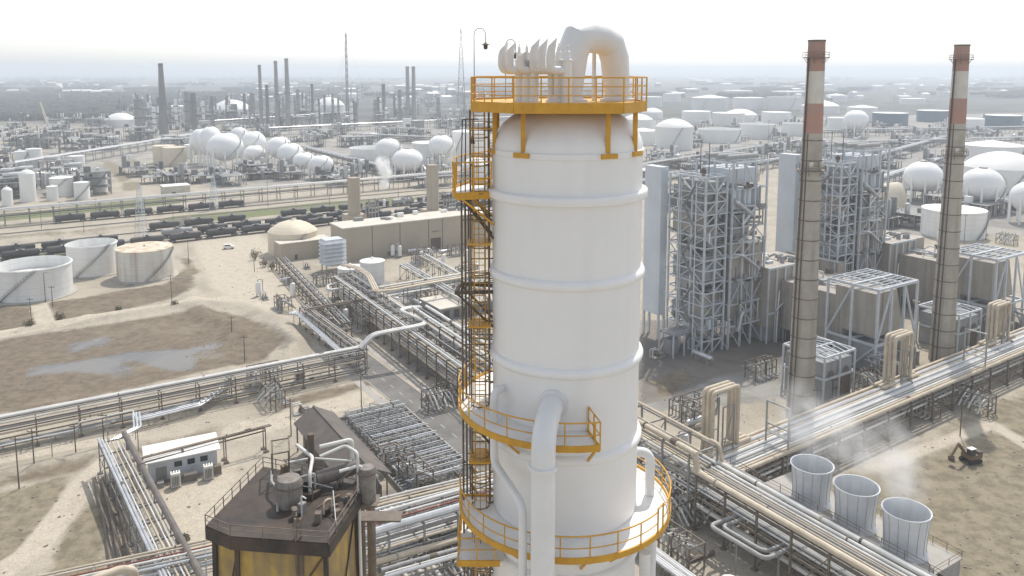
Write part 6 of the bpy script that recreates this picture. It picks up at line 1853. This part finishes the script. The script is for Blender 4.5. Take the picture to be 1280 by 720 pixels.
# ------------------------------------------------------------------ distant columns, chimneys and masts
def tall(px, pyb, pyt, wpx, label, taper=1.0, m='far_grey', plats=3, name='distant_column', cat='column', cap=None, group='tall columns on the skyline'):
    F = G(px, pyb); dp = F.y * CT + CAMH * ST
    r = wpx / 2 * dp / FPX
    h = at(px, pyt, F.y).z
    t = thing(name, F, label, cat, group)
    MB().lathe([(r, 0), (r * (1 + taper) / 2, h * .5), (r * taper, h)] + ([] if cap is None else []), n=20).build('shaft', m, t)
    MB().lathe([(r * taper, 0), (r * taper + .25, 0), (r * taper + .25, h * .04), (r * taper, h * .04)], (0, 0, h * .955), 20, close=True).build('cap_ring', cap or m, t)
    for k in range(plats):
        z = h * (k + 1) / (plats + 1); rr = r * (1 + (taper - 1) * (k + 1) / (plats + 1))
        MB().lathe([(rr, 0), (rr + 1.2, 0), (rr + 1.2, 1.1), (rr + 1.08, 1.1), (rr + 1.08, .15), (rr, .15)], (0, 0, z), 18, close=True).build('platform', 'far_dark', t, smooth=0)
    b = MB(); b.beam((r + .4, 0, 0), (r * taper + .4, 0, h), .35); b.build('ladder', 'far_dark', t, smooth=0)
    return t
tall(205, 168, 79, 11, 'dark tapering chimney standing above everything on the left skyline', .45, 'far_dark', 1, 'distant_chimney', 'chimney', 'car_black')
tall(327, 162, 81, 4.5, 'left slim stack of the three above the left spheres', .7, 'far_grey', 1, 'distant_chimney', 'chimney')
tall(347, 160, 76, 5.5, 'middle slim stack of the three above the left spheres', .65, 'far_grey', 1, 'distant_chimney', 'chimney')
tall(360.5, 160, 73, 6.5, 'right and tallest stack of the three above the left spheres', .6, 'far_grey', 1, 'distant_chimney', 'chimney')
tall(510, 152, 83, 5, 'left one of the twin pale stacks left of the column', .75, 'far_grey', 1, 'distant_chimney', 'chimney')
tall(517.5, 152, 83, 5, 'right one of the twin pale stacks left of the column', .75, 'far_grey', 1, 'distant_chimney', 'chimney')
for (px, pb, pt, w, m, lab) in [(174, 172, 124, 9, 'far_grey', 'wide grey column with a sunlit right edge'), (194, 163, 134, 5, 'tank_far', 'slim pale column left of the dark chimney'), (221, 160, 124, 4, 'tank_far', 'slim pale column just right of the dark chimney'),
                                (235, 164, 115, 6, 'far_grey', 'left grey column of a close pair'), (243, 165, 116, 7, 'far_dark', 'right darker column of a close pair'), (213, 162, 128, 3, 'far_grey', 'thin column touching the dark chimney'),
                                (284, 152, 123, 3, 'far_dark', 'thin dark column in front of the big white dome, left of three'), (293, 152, 130, 8, 'far_dark', 'stout dark column in front of the big white dome'), (306, 150, 117, 3, 'far_dark', 'thin dark column at the right of the big white dome'),
                                (316, 154, 116, 6, 'far_grey', 'grey column left of the three slim stacks'), (335, 158, 106, 4, 'far_dark', 'short dark column between the slim stacks'), (373, 150, 112, 4, 'far_grey', 'thin grey column right of the three slim stacks'),
                                (391, 150, 105, 3, 'far_dark', 'thin dark column left of the second dome'), (406, 148, 118, 2.5, 'far_dark', 'left thin post in front of the second dome'), (416, 148, 118, 2.5, 'far_dark', 'right thin post in front of the second dome'),
                                (480, 148, 105, 4, 'far_dark', 'dark column right of the tall mast'), (500, 150, 112, 4, 'far_grey', 'grey column left of the twin pale stacks'), (470, 150, 124, 6, 'far_grey', 'squat grey column right of the tall mast'),
                                (266, 160, 120, 4, 'far_grey', 'slim grey column above the rearmost left spheres'), (255, 158, 126, 4, 'tank_far', 'slim pale column above the leftmost spheres'), (548, 152, 122, 4, 'far_grey', 'slim grey column between twin stacks and the lattice mast'),
                                (445, 158, 128, 4, 'far_grey', 'slim grey column at the foot of the tall mast')]:
    tall(px, pb, pt, w, lab, .9, m, 3)
def lattice_mast(px, pyb, pyt, wb, wt, label, guys=False, m='far_dark', th=.35, name='lattice_mast'):
    F = G(px, pyb); h = at(px, pyt, F.y).z
    t = thing(name, F, label, 'mast')
    lv = [0]
    n = 14
    w = lambda z: wb + (wt - wb) * z / h
    for s in range(4):
        a = R(45 + 90 * s)
        MB().beam((w(0) * math.cos(a), w(0) * math.sin(a), 0), (w(h) * math.cos(a), w(h) * math.sin(a), h), th).build('leg', m, t, smooth=0)
    for k in range(n):
        b = MB(); z0, z1 = h * k / n, h * (k + 1) / n
        for s in range(4):
            a, c = R(45 + 90 * s), R(135 + 90 * s)
            p = lambda a_, z: (w(z) * math.cos(a_), w(z) * math.sin(a_), z)
            b.beam(p(a, z0), p(c, z1), th * .6); b.beam(p(a, z1), p(c, z1), th * .6)
        b.build('lattice_panel', m, t, smooth=0)
    if guys:
        for a in (20, 140, 260):
            for f in (.95, .6): MB().beam((0, 0, h * f), (h * .32 * math.cos(R(a)), h * .32 * math.sin(R(a)), 0), .1).build('guy_wire', m, t, smooth=0)
    MB().tube([(0, 0, h), (0, 0, h * 1.04)], .25, 6).build('lightning_rod', m, t)
    return t
lattice_mast(435, 158, 42, 2.0, 1.3, 'tallest thin guyed mast on the left skyline', True, 'far_dark', .55)
lattice_mast(577, 160, 36, 9, .8, 'tapering lattice mast just left of the column', False, 'far_grey', .5)
lattice_mast(177, 298, 232, 3.2, .8, 'thin lattice pylon behind the rust-topped tank', False, 'steel_pale', .16, 'lattice_pylon')
lattice_mast(268, 262, 218, 3.0, .7, 'thin lattice pylon beside the far train', False, 'steel_pale', .16, 'lattice_pylon')
# water tower and leaning boom
F = G(75, 128); h = at(75, 110, F.y).z
t = thing('water_tower', F, 'pale ball-topped water tower far off at the left', 'water tower')
rw = 4.6 * F.y / FPX
MB().sphere((0, 0, h), rw, 20, 12).build('tank', 'tank_far', t, smooth=60)
MB().lathe([(rw * .45, 0), (rw * .16, rw), (rw * .16, h - rw), (rw * .4, h - rw * .85)], n=14).build('stem', 'tank_far', t)
F = G(62, 163); p1 = at(50, 127, F.y) - F
t = thing('crane_boom', F, 'leaning tan crane boom in front of the dark wood', 'crane')
for s in (-1, 1): MB().beam((s * 1.6, 0, 1), (p1.x + s * .5, 0, p1.z), .7).build('chord', 'tank_beige', t, smooth=0)
for k in range(12):
    f0, f1 = k / 12, (k + 1) / 12; sg = 1 if k % 2 else -1
    MB().beam((p1.x * f0 + sg * 1.4 * (1 - f0 * .7), 0, 1 + (p1.z - 1) * f0), (p1.x * f1 - sg * 1.4 * (1 - f1 * .7), 0, 1 + (p1.z - 1) * f1), .4).build('lacing', 'tank_beige', t, smooth=0)
MB().bb(-3, -2.5, 0, 5, 2.5, 3).build('body', 'far_dark', t, smooth=0)

# ------------------------------------------------------------------ woods, towns and sheds towards the horizon
def woods(name, label, spots, seed, smin, smax, hmax=30):
    rn = random.Random(seed); b = MB()
    ico = [(0, 0, 1)] + [(.9 * math.cos(R(72 * k)), .9 * math.sin(R(72 * k)), .35) for k in range(5)] + [(math.cos(R(72 * k + 36)), math.sin(R(72 * k + 36)), -.5) for k in range(5)]
    fc = [(0, 1 + k, 1 + (k + 1) % 5) for k in range(5)] + [(1 + k, 6 + k, 1 + (k + 1) % 5) for k in range(5)] + [(1 + (k + 1) % 5, 6 + k, 6 + (k + 1) % 5) for k in range(5)]
    for (x, y_) in spots:
        s = rn.uniform(smin, smax); a = rn.uniform(0, 6.3); hh = s * rn.uniform(.7, 1.2)
        cs, sn = math.cos(a), math.sin(a)
        b.add([(x + s * (px * cs - py * sn) * rn.uniform(.8, 1.2), y_ + s * (px * sn + py * cs) * rn.uniform(.8, 1.2), max(0, min(hmax, hh * .7 + hh * pz * rn.uniform(.75, 1.2)))) for px, py, pz in ico], fc)
    o = b.build(name, 'wood_far', smooth=180)
    return tag(o, label, 'wood', kind='stuff')
rn = random.Random(9)
sp = []
while len(sp) < 8000:
    px, py = rn.uniform(-350, 310), rn.uniform(118, 151)
    if px > 140 and py > 138: continue
    p = G(px, py); sp.append((p.x, p.y))
woods('wood', 'dark hazy wood across the left distance', sp, 1, 6, 12, 12)
sp = []
while len(sp) < 4200:
    px, py = rn.uniform(-400, 1700), 88 + 34 * rn.random() ** 1.3 + 2
    k = math.sin(px * .021) + math.sin(px * .0573 + py * .3) + math.sin(py * .9)
    if k < (.1 if px < 700 else .9): continue
    p = G(px, max(91, py)); sp.append((p.x, p.y))
woods('tree_belt', 'scattered hazy tree belts along the horizon', sp, 2, 9, 34, 13)
rn = random.Random(31)
WH = []
spots = [(85 + 12 * k, 120 + rn.uniform(-1, 1.5), 12) for k in range(7)] + [(rn.uniform(300, 610), rn.uniform(108, 130), rn.uniform(5, 16)) for k in range(48)] + [(rn.uniform(0, 300), rn.uniform(104, 112), rn.uniform(4, 10)) for k in range(14)] + \
        [(rn.uniform(800, 1285), rn.uniform(100, 128), rn.uniform(6, 22)) for k in range(34)] + [(290, 141, 18), (222, 140, 14), (17, 117, 12), (580, 102, 16), (500, 98, 20), (880, 104, 26), (1260, 106, 34), (1100, 112, 20)]
spots.sort()
proto = None
for i, (px, py, wp) in enumerate(spots):
    F = G(px, py); dp = F.y
    w = wp * dp / FPX
    h = rn.uniform(8, 15) + dp * .001
    t = thing('warehouse', F, f'{nth(i)} pale warehouse from the left among the hazy far buildings', 'warehouse', 'pale warehouses in the far haze', AX + rn.choice([0, .2, -.15, PI / 2]))
    dd = w * rn.uniform(.4, .8)
    MB().bb(-w / 2, 0, 0, w / 2, dd, h).build('wall', rn.choice(['tank_far', 'far_grey', 'steel_pale']), t, smooth=0)
    b = MB(); b.add([(-w / 2, -1, h), (w / 2, -1, h), (w / 2, dd / 2, h * 1.25), (-w / 2, dd / 2, h * 1.25), (w / 2, dd + 1, h), (-w / 2, dd + 1, h), (-w / 2, -1, h - .3), (w / 2, -1, h - .3), (w / 2, dd + 1, h - .3), (-w / 2, dd + 1, h - .3)],
                    [(0, 1, 2, 3), (3, 2, 4, 5), (0, 3, 5), (1, 4, 2), (6, 7, 1, 0), (5, 4, 8, 9)])
    b.build('roof', 'roof_white', t, smooth=0)
t = thing('red_roof_shed', G(312, 224), 'long low shed with a red roof below the white spheres', 'building', None, AX)
MB().bb(0, 0, 0, 26, 6, 2.6).build('wall', 'tank_beige', t, smooth=0)
MB().bb(-.4, -.4, 2.604, 26.4, 6.4, 3.0).build('roof', 'red_brown', t, smooth=0)
for (px, py, wd, hh, lab, m) in [(518, 168, 14, 17, 'plain grey block building behind the open pale tank', 'far_grey'), (506, 163, 10, 15, 'narrow white-edged block left of another grey block', 'tank_far'), (595, 168, 12, 14, 'grey block building beside the column ladder', 'far_grey'),
                                 (205, 246, 16, 6, 'low pale shed behind the left pipe rack', 'roof_pale'), (135, 178, 12, 6, 'small white shed near the white dome tank', 'tank_far'), (160, 176, 10, 5, 'second small white shed near the white dome tank', 'tank_far'),
                                 (800, 232, 16, 10, 'pale grey cabin block at the foot of the column dome', 'far_grey'), (1110, 262, 12, 5, 'low grey shed beside the tan dome', 'far_grey'), (455, 177, 18, 8, 'long low pale shed behind the wide open tank', 'tank_far'),
                                 (470, 138, 14, 14, 'hazy white block near the tall mast', 'tank_far')]:
    t = thing('block_building', G(px, py), lab, 'building', None, AX)
    MB().bb(0, 0, 0, wd, wd * .7, hh).build('wall', m, t, smooth=0)
    MB().bb(-.3, -.3, hh + .004, wd + .3, wd * .7 + .3, hh + .5).build('roof', 'roof_white', t, smooth=0)
    MB().bb(wd * .3, -.08, 0, wd * .45, -.003, 2.6).build('door', 'dark_steel', t, smooth=0)
# tan quonset between boiler tower and sphere
F = G(1100, 262)
t = thing('storage_dome', F, 'tan rounded storage hall right of the second boiler tower', 'building', None, AX)
b = MB(); n = 14
vs = [(x, 7 * math.cos(PI * k / n), 15 * math.sin(PI * k / n)) for x in (0, 16) for k in range(n + 1)]
b.add(vs, [(k, k + 1, n + 2 + k, n + 1 + k) for k in range(n)] + [tuple(range(n, -1, -1)), tuple(range(n + 1, 2 * n + 2))])
b.build('shell', 'tank_beige', t)
MB().bb(-.1, -2, 0, -.003, 2, 5).build('door', 'steel_brown', t, smooth=0)
# gravel heap beside the train
F = G(235, 280)
b = MB(); rn = random.Random(5)
b.lathe([(8, 0), (6.3, 1.2), (4.2, 2.6), (2.2, 3.7), (.9, 4.2), (.05, 4.3)], F, 26)
b.v = [(x + rn.uniform(-.35, .35), y_ + rn.uniform(-.35, .35), z + (rn.uniform(-.2, .2) if z > .1 else 0)) for x, y_, z in b.v]
tag(b.build('gravel_heap', 'ballast', smooth=60), 'grey gravel heap between the two green strips', 'heap', kind='thing')

# ------------------------------------------------------------------ poles
PL = [(24, 611, 545, 0), (43, 583, 536, 0), (95, 568, 530, 0), (130, 556, 516, 0), (57, 378, 341, 1), (66, 384, 357, 0), (40, 412, 372, 0), (236, 330, 299, 0), (215, 380, 343, 0), (306, 452, 419, 0), (452, 516, 470, 1), (364, 545, 498, 0), (345, 515, 470, 0),
      (105, 291, 275, 0), (52, 286, 262, 0), (217, 281, 260, 0), (140, 268, 250, 0), (335, 258, 222, 0), (370, 255, 232, 0), (412, 260, 235, 0), (498, 248, 222, 0), (75, 268, 252, 0), (120, 266, 248, 0),
      (1200, 545, 496, 1), (1232, 300, 282, 1), (1205, 305, 268, 0), (862, 232, 196, 0), (958, 238, 150, 0), (1170, 285, 240, 0), (1085, 250, 232, 0), (1245, 345, 318, 0), (1020, 520, 485, 0), (960, 640, 605, 0), (1280, 345, 315, 0), (318, 340, 312, 0), (290, 420, 395, 0)]
PL.sort()
for i, (px, b_, t_, lm) in enumerate(PL):
    pole(px, b_, t_, f"{'lamp-topped' if lm else 'thin dark'} pole, {nth(i)} from the left of all poles", bool(lm))

# ------------------------------------------------------------------ loose plant equipment in the yards
EQ = {}
def eq_drum(m):
    t = thing('vertical_drum', (0, 0, 0), 'x', 'drum')
    MB().lathe([(.9, .8), (.9, 4.6), (.75, 5.0), (.3, 5.25), (.02, 5.3)], n=20).build('shell', m, t)
    for k in range(4): MB().beam(pol(.8, 45 + 90 * k, 0), pol(.8, 45 + 90 * k, .9), .16).build('leg', 'steel_grey', t, smooth=0)
    MB().tube(fillet([(0, 0, 5.2), (0, 0, 6), (1.6, 0, 6), (1.6, 0, .3)], .4), .16, 8).build('outlet_pipe', 'pipe_grey', t)
    return t
def eq_exch(m):
    t = thing('heat_exchanger', (0, 0, 0), 'x', 'exchanger')
    MB().tube([(0, 0, 1.9), (.4, 0, 1.9), (.41, 0, 1.9), (6.2, 0, 1.9), (6.8, 0, 1.9)], [.95, .95, .75, .75, .5], 18).build('shell', m, t)
    for x in (1.3, 5.2): MB().bb(x - .15, -.6, 0, x + .15, .6, 1.3).build('saddle', 'concrete', t, smooth=0)
    for x in (.9, 5.6): MB().tube([(x, 0, 2.5), (x, 0, 4)], .2, 8).build('nozzle', 'pipe_grey', t)
    return t
def eq_skid(m):
    t = thing('pump_skid', (0, 0, 0), 'x', 'pump skid')
    MB().bb(0, 0, 0, 4.4, 2, .35).build('base', 'concrete', t, smooth=0)
    for k in range(2):
        MB().tube([(.5, .5 + k, .9), (1.9, .5 + k, .9)], .36, 12).build('motor', m, t)
        MB().lathe([(.45, 0), (.5, .5), (.2, .9), (.16, 1.6)], (2.5, .5 + k, .36), 12).build('pump', 'steel_brown', t)
        MB().tube(fillet([(2.5, .5 + k, 1.8), (2.5, .5 + k, 2.6), (4.6, .5 + k, 2.6), (4.6, .5 + k, .2)], .3), .15, 8).build('pipe', 'pipe_white', t)
    return t
def eq_cab(m):
    t = thing('control_cabinet', (0, 0, 0), 'x', 'cabinet')
    MB().bb(0, 0, .2, 2.6, 1.3, 2.8).build('body', m, t, smooth=0)
    MB().bb(-.1, -.1, 0, 2.7, 1.4, .196).build('plinth', 'concrete', t, smooth=0)
    for k in range(2): MB().bb(.15 + k * 1.2, -.05, .35, 1.25 + k * 1.2, -.003, 2.6).build('door', 'steel_grey', t, smooth=0)
    return t
def eq_frame(m):
    t = thing('valve_station', (0, 0, 0), 'x', 'valve station')
    rn = random.Random(6)
    for x in (0, 4, 8):
        for y_ in (0, 3.5): MB().beam((x, y_, 0), (x, y_, 4.5), .22).build('post', 'steel_brown', t, smooth=0)
    for z in (2.4, 4.5):
        for y_ in (0, 3.5): MB().beam((0, y_, z), (8, y_, z), .2).build('beam', 'steel_brown', t, smooth=0)
        for x in (0, 4, 8): MB().beam((x, 0, z), (x, 3.5, z), .18).build('beam', 'steel_brown', t, smooth=0)
    for k in range(7):
        x = .5 + k * 1.1
        MB().tube(fillet([(x, -1.5, .6), (x, .6, .6), (x, .6, 3 + rn.random() * 2), (x, 3, 3), (x, 5, rn.uniform(.6, 3))], .4), rn.uniform(.13, .26), 8).build('pipe', m if k % 2 else 'pipe_grey', t)
    for k in range(5): MB().lathe([(.2, 0), (.22, .3), (.08, .35), (.08, .8), (.3, .82), (.3, .9), (.05, .92)], (1 + k * 1.4, .6, 4.6), 10).build('valve', 'pipe_dark', t)
    return t
kinds = {'drum': (eq_drum, 'tank_white', 'upright white drum'), 'exch': (eq_exch, 'pipe_silver', 'silver heat exchanger'), 'skid': (eq_skid, 'steel_grey', 'grey pump skid'), 'cab': (eq_cab, 'roof_white', 'pale control cabinet'), 'frame': (eq_frame, 'pipe_white', 'pipe valve station')}
YARDS = [('in the yard before the beige hall', 490, 600, 318, 352, 'drum drum exch frame skid drum cab frame exch drum frame skid exch drum frame drum'.split()),
         ('beside the lattice rack', 395, 520, 360, 415, 'frame exch frame drum frame skid exch frame cab drum frame exch'.split()),
         ('along the yard road', 322, 400, 335, 392, 'drum skid frame cab drum exch skid frame'.split()),
         ('under the racks left of the column', 545, 610, 402, 470, 'frame skid frame exch drum frame exch'.split()),
         ('right of the asphalt road', 540, 612, 455, 520, 'skid frame exch skid cab'.split()),
         ('between the left rack and the dark shed', 300, 400, 470, 512, 'frame exch skid frame cab skid'.split()),
         ('below the fat silver pipe', 510, 620, 640, 735, 'frame exch frame drum frame exch frame skid frame frame'.split()),
         ('beside the pipe grid', 455, 500, 585, 620, 'frame skid frame'.split()),
         ('at the foot of the boiler tower', 815, 990, 400, 452, 'skid cab exch frame drum skid cab frame'.split()),
         ('between the high rack and the boiler yard', 806, 900, 520, 590, 'frame exch frame drum frame exch frame'.split()),
         ('under the near rack beside the column', 812, 960, 600, 700, 'frame exch frame skid frame frame exch drum'.split()),
         ('between the near rack and the fan stacks', 905, 1000, 575, 660, 'frame skid frame exch cab frame'.split()),
         ('behind the big rack near the turbine module', 1060, 1170, 470, 500, 'skid frame cab frame skid'.split()),
         ('under the big rack', 930, 1250, 475, 560, 'frame skid frame frame skid frame'.split()),
         ('on the hall roofline yard behind the hall', 455, 600, 250, 266, 'frame drum exch frame drum frame exch frame'.split()),
         ('beside the first boiler casing', 960, 1050, 395, 430, 'frame drum exch frame cab'.split()),
         ('right of the second boiler tower', 1100, 1280, 282, 312, 'frame exch drum frame skid frame'.split())]
rn = random.Random(123)
for (where, x0, x1, y0, y1, ks) in YARDS:
    n = len(ks)
    ps = [(x0 + (x1 - x0) * (i + rn.uniform(.1, .9)) / n, rn.uniform(y0, y1), ks[i]) for i in range(n)]
    cc = {}
    tot = {k: ks.count(k) for k in ks}
    for (px, py, k) in ps:
        i = cc.get(k, 0); cc[k] = i + 1
        f, m, nm = kinds[k]
        lab = f"{nth(i)} {nm} from the left {where}" if tot[k] > 1 else f"{nm} {where}"
        if k not in EQ: EQ[k] = t = f(m)
        else: t = copy_tree(EQ[k])
        tag(t, lab, {'drum': 'drum', 'exch': 'exchanger', 'skid': 'pump skid', 'cab': 'cabinet', 'frame': 'valve station'}[k], 'equipment ' + where)
        t.location = G(px, py); t.rotation_euler = (0, 0, AX + rn.choice([0, PI / 2, PI, -PI / 2]))

# ------------------------------------------------------------------ bushes and van
def bush(px, py, s, label, seed):
    rn = random.Random(seed); F = G(px, py)
    t = thing('bush', F, label, 'bush', 'bushes and small trees')
    b = MB()
    for k in range(5):
        a = rn.uniform(0, 6.28)
        b.tube([(0, 0, 0), (math.cos(a) * s * .3, math.sin(a) * s * .3, s * .6), (math.cos(a) * s * .5, math.sin(a) * s * .5, s * 1.1)], [.12, .08, .03], 5)
    b.build('trunk', 'pole_wood', t)
    b = MB()
    for k in range(420):
        d = Vector((rn.gauss(0, 1), rn.gauss(0, 1), rn.gauss(0, .8)))
        d = d.normalized() * s * rn.random() ** .45 * (1 + .3 * math.sin(3 * math.atan2(d.y, d.x) + seed))
        c = d + Vector((0, 0, s * 1.0)); q = rn.uniform(.12, .3)
        u = Vector((rn.gauss(0, 1), rn.gauss(0, 1), rn.gauss(0, 1))).normalized(); v = u.orthogonal().normalized()
        if c.z < .1: continue
        b.add([c + u * q, c + v * q * .6, c - u * q, c - v * q * .6], [(0, 1, 2, 3)])
    b.build('crown', 'leaf', t, smooth=0)
for i, a in enumerate([(319, 325, 2.4, 'dusty round bush at the edge of the pale yard', 1), (331, 334, 2.0, 'smaller bush right beside the dusty round one', 2), (340, 338, 1.8, 'low bush nearest the beige annex', 3), (37, 412, 1.6, 'low scrub beside the upper dirt track', 4), (75, 402, 1.5, 'scrub tuft by the track junction', 5),
                       (148, 390, 1.0, 'tiny scrub tuft below the streaked tank', 6), (218, 384, 1.2, 'scrub tuft below the rust-topped tank', 7), (228, 683, 1.2, 'scrub tuft beside the left bottom rack', 11)]):
    bush(*a)
t = thing('white_van', G(286, 311), 'small white van parked on the pale yard', 'van', None, R(15))
MB().bb(-2.4, -.95, .45, 2.4, .95, 1.3).build('body', 'roof_white', t, smooth=0)
b = MB(); b.add([(-2.35, -.92, 1.304), (1.5, -.92, 1.304), (1.5, .92, 1.304), (-2.35, .92, 1.304), (-2.2, -.8, 2.15), (.7, -.8, 2.15), (.7, .8, 2.15), (-2.2, .8, 2.15)], [(3, 2, 1, 0), (4, 5, 6, 7), (0, 1, 5, 4), (1, 2, 6, 5), (2, 3, 7, 6), (3, 0, 4, 7)])
cb = b.build('cabin', 'roof_white', t, smooth=0)
for s in (-1, 1):
    MB().add([(-1.6, s * .9, 1.45), (.9, s * .9, 1.45), (.6, s * .83, 2.0), (-1.6, s * .83, 2.0)], [(0, 1, 2, 3)]).build('side_window', 'glass_dark', cb, smooth=0)
    for x in (-1.5, 1.5): MB().tube([(x, s * .8, .36), (x, s * .98, .36)], .36, 14).build('wheel', 'rubber', t)
    MB().bb(2.4, s * .65 - .15, .8, 2.44, s * .65 + .15, 1.0).build('headlight', 'glass_dark', t, smooth=0)

rn = random.Random(88)
b = MB()
for k in range(1300):
    px, py = rn.choice([(rn.uniform(230, 620), rn.uniform(300, 470)), (rn.uniform(-50, 560), rn.uniform(470, 730)), (rn.uniform(800, 1290), rn.uniform(390, 720))])
    p = G(px, py); s_ = rn.uniform(.1, .32)
    b.box((p.x, p.y, s_ * .25), (s_ * rn.uniform(.6, 2.2), s_, s_ * .6), rn.random() * 3)
tag(b.build('debris', 'ballast', smooth=0), 'loose stones and scraps strewn over the bare yards', 'debris', kind='stuff')
# ------------------------------------------------------------------ steam
def steam_mat(name, dens, sc, lo):
    m = bpy.data.materials.new(name); m.use_nodes = True
    n = m.node_tree; N = n.nodes; L = n.links
    for q in list(N):
        if q.type == 'BSDF_PRINCIPLED': N.remove(q)
    pv = N.new('ShaderNodeVolumePrincipled')
    pv.inputs['Color'].default_value = (1.0, 1.0, 1.0, 1)
    pv.inputs['Anisotropy'].default_value = .0
    tc = N.new('ShaderNodeTexCoord')
    ln = N.new('ShaderNodeVectorMath'); ln.operation = 'LENGTH'
    L.new(tc.outputs['Object'], ln.inputs[0])
    fo = N.new('ShaderNodeMapRange'); fo.interpolation_type = 'SMOOTHSTEP'
    fo.inputs[1].default_value = 1.0; fo.inputs[2].default_value = 0.25
    L.new(ln.outputs['Value'], fo.inputs[0])
    g = N.new('ShaderNodeNewGeometry')
    nz = N.new('ShaderNodeTexNoise'); nz.inputs['Scale'].default_value = sc; nz.inputs['Detail'].default_value = 4
    L.new(g.outputs['Position'], nz.inputs['Vector'])
    mr = N.new('ShaderNodeMapRange'); mr.inputs[1].default_value = lo; mr.inputs[2].default_value = .72; mr.inputs[4].default_value = dens
    L.new(nz.outputs[0], mr.inputs[0])
    mu = N.new('ShaderNodeMath'); mu.operation = 'MULTIPLY'
    L.new(mr.outputs[0], mu.inputs[0]); L.new(fo.outputs[0], mu.inputs[1])
    L.new(mu.outputs[0], pv.inputs['Density'])
    L.new(pv.outputs[0], N['Material Output'].inputs['Volume'])
    MATS[name] = m
steam_mat('steam_thin', .26, .26, .36)
steam_mat('steam_white', .9, .22, .34)
def plume(c, axes, rot, m, label):
    o = MB().sphere((0, 0, 0), 1.0, 20, 12).build('steam', m, smooth=0)
    o.location = c; o.scale = axes; o.rotation_euler = rot
    tag(o, label, 'steam', kind='thing')
for i, f in enumerate(fans):
    plume(f + Vector((-.8, 2.2, hfan + 6.2)), (5.2, 5.4, 9.0), (R(-22), R(-10), 0), 'steam_thin', ['thin steam rising from the farthest fan stack', 'thin steam rising from the middle fan stack', 'thin steam rising from the nearest fan stack'][i])
F = G(481, 262)
zt = at(481, 216, F.y).z
for k, (dx, z, s) in enumerate(((0, 15, 3.6), (.8, 21, 5.2), (-1.0, 27, 5.6))):
    plume(Vector((F.x + dx, F.y, z)), (s, s, s * 1.05), (0, 0, k), 'steam_white', ['lowest white steam puff behind the beige hall', 'middle white steam puff behind the beige hall', 'topmost white steam puff behind the beige hall'][k])
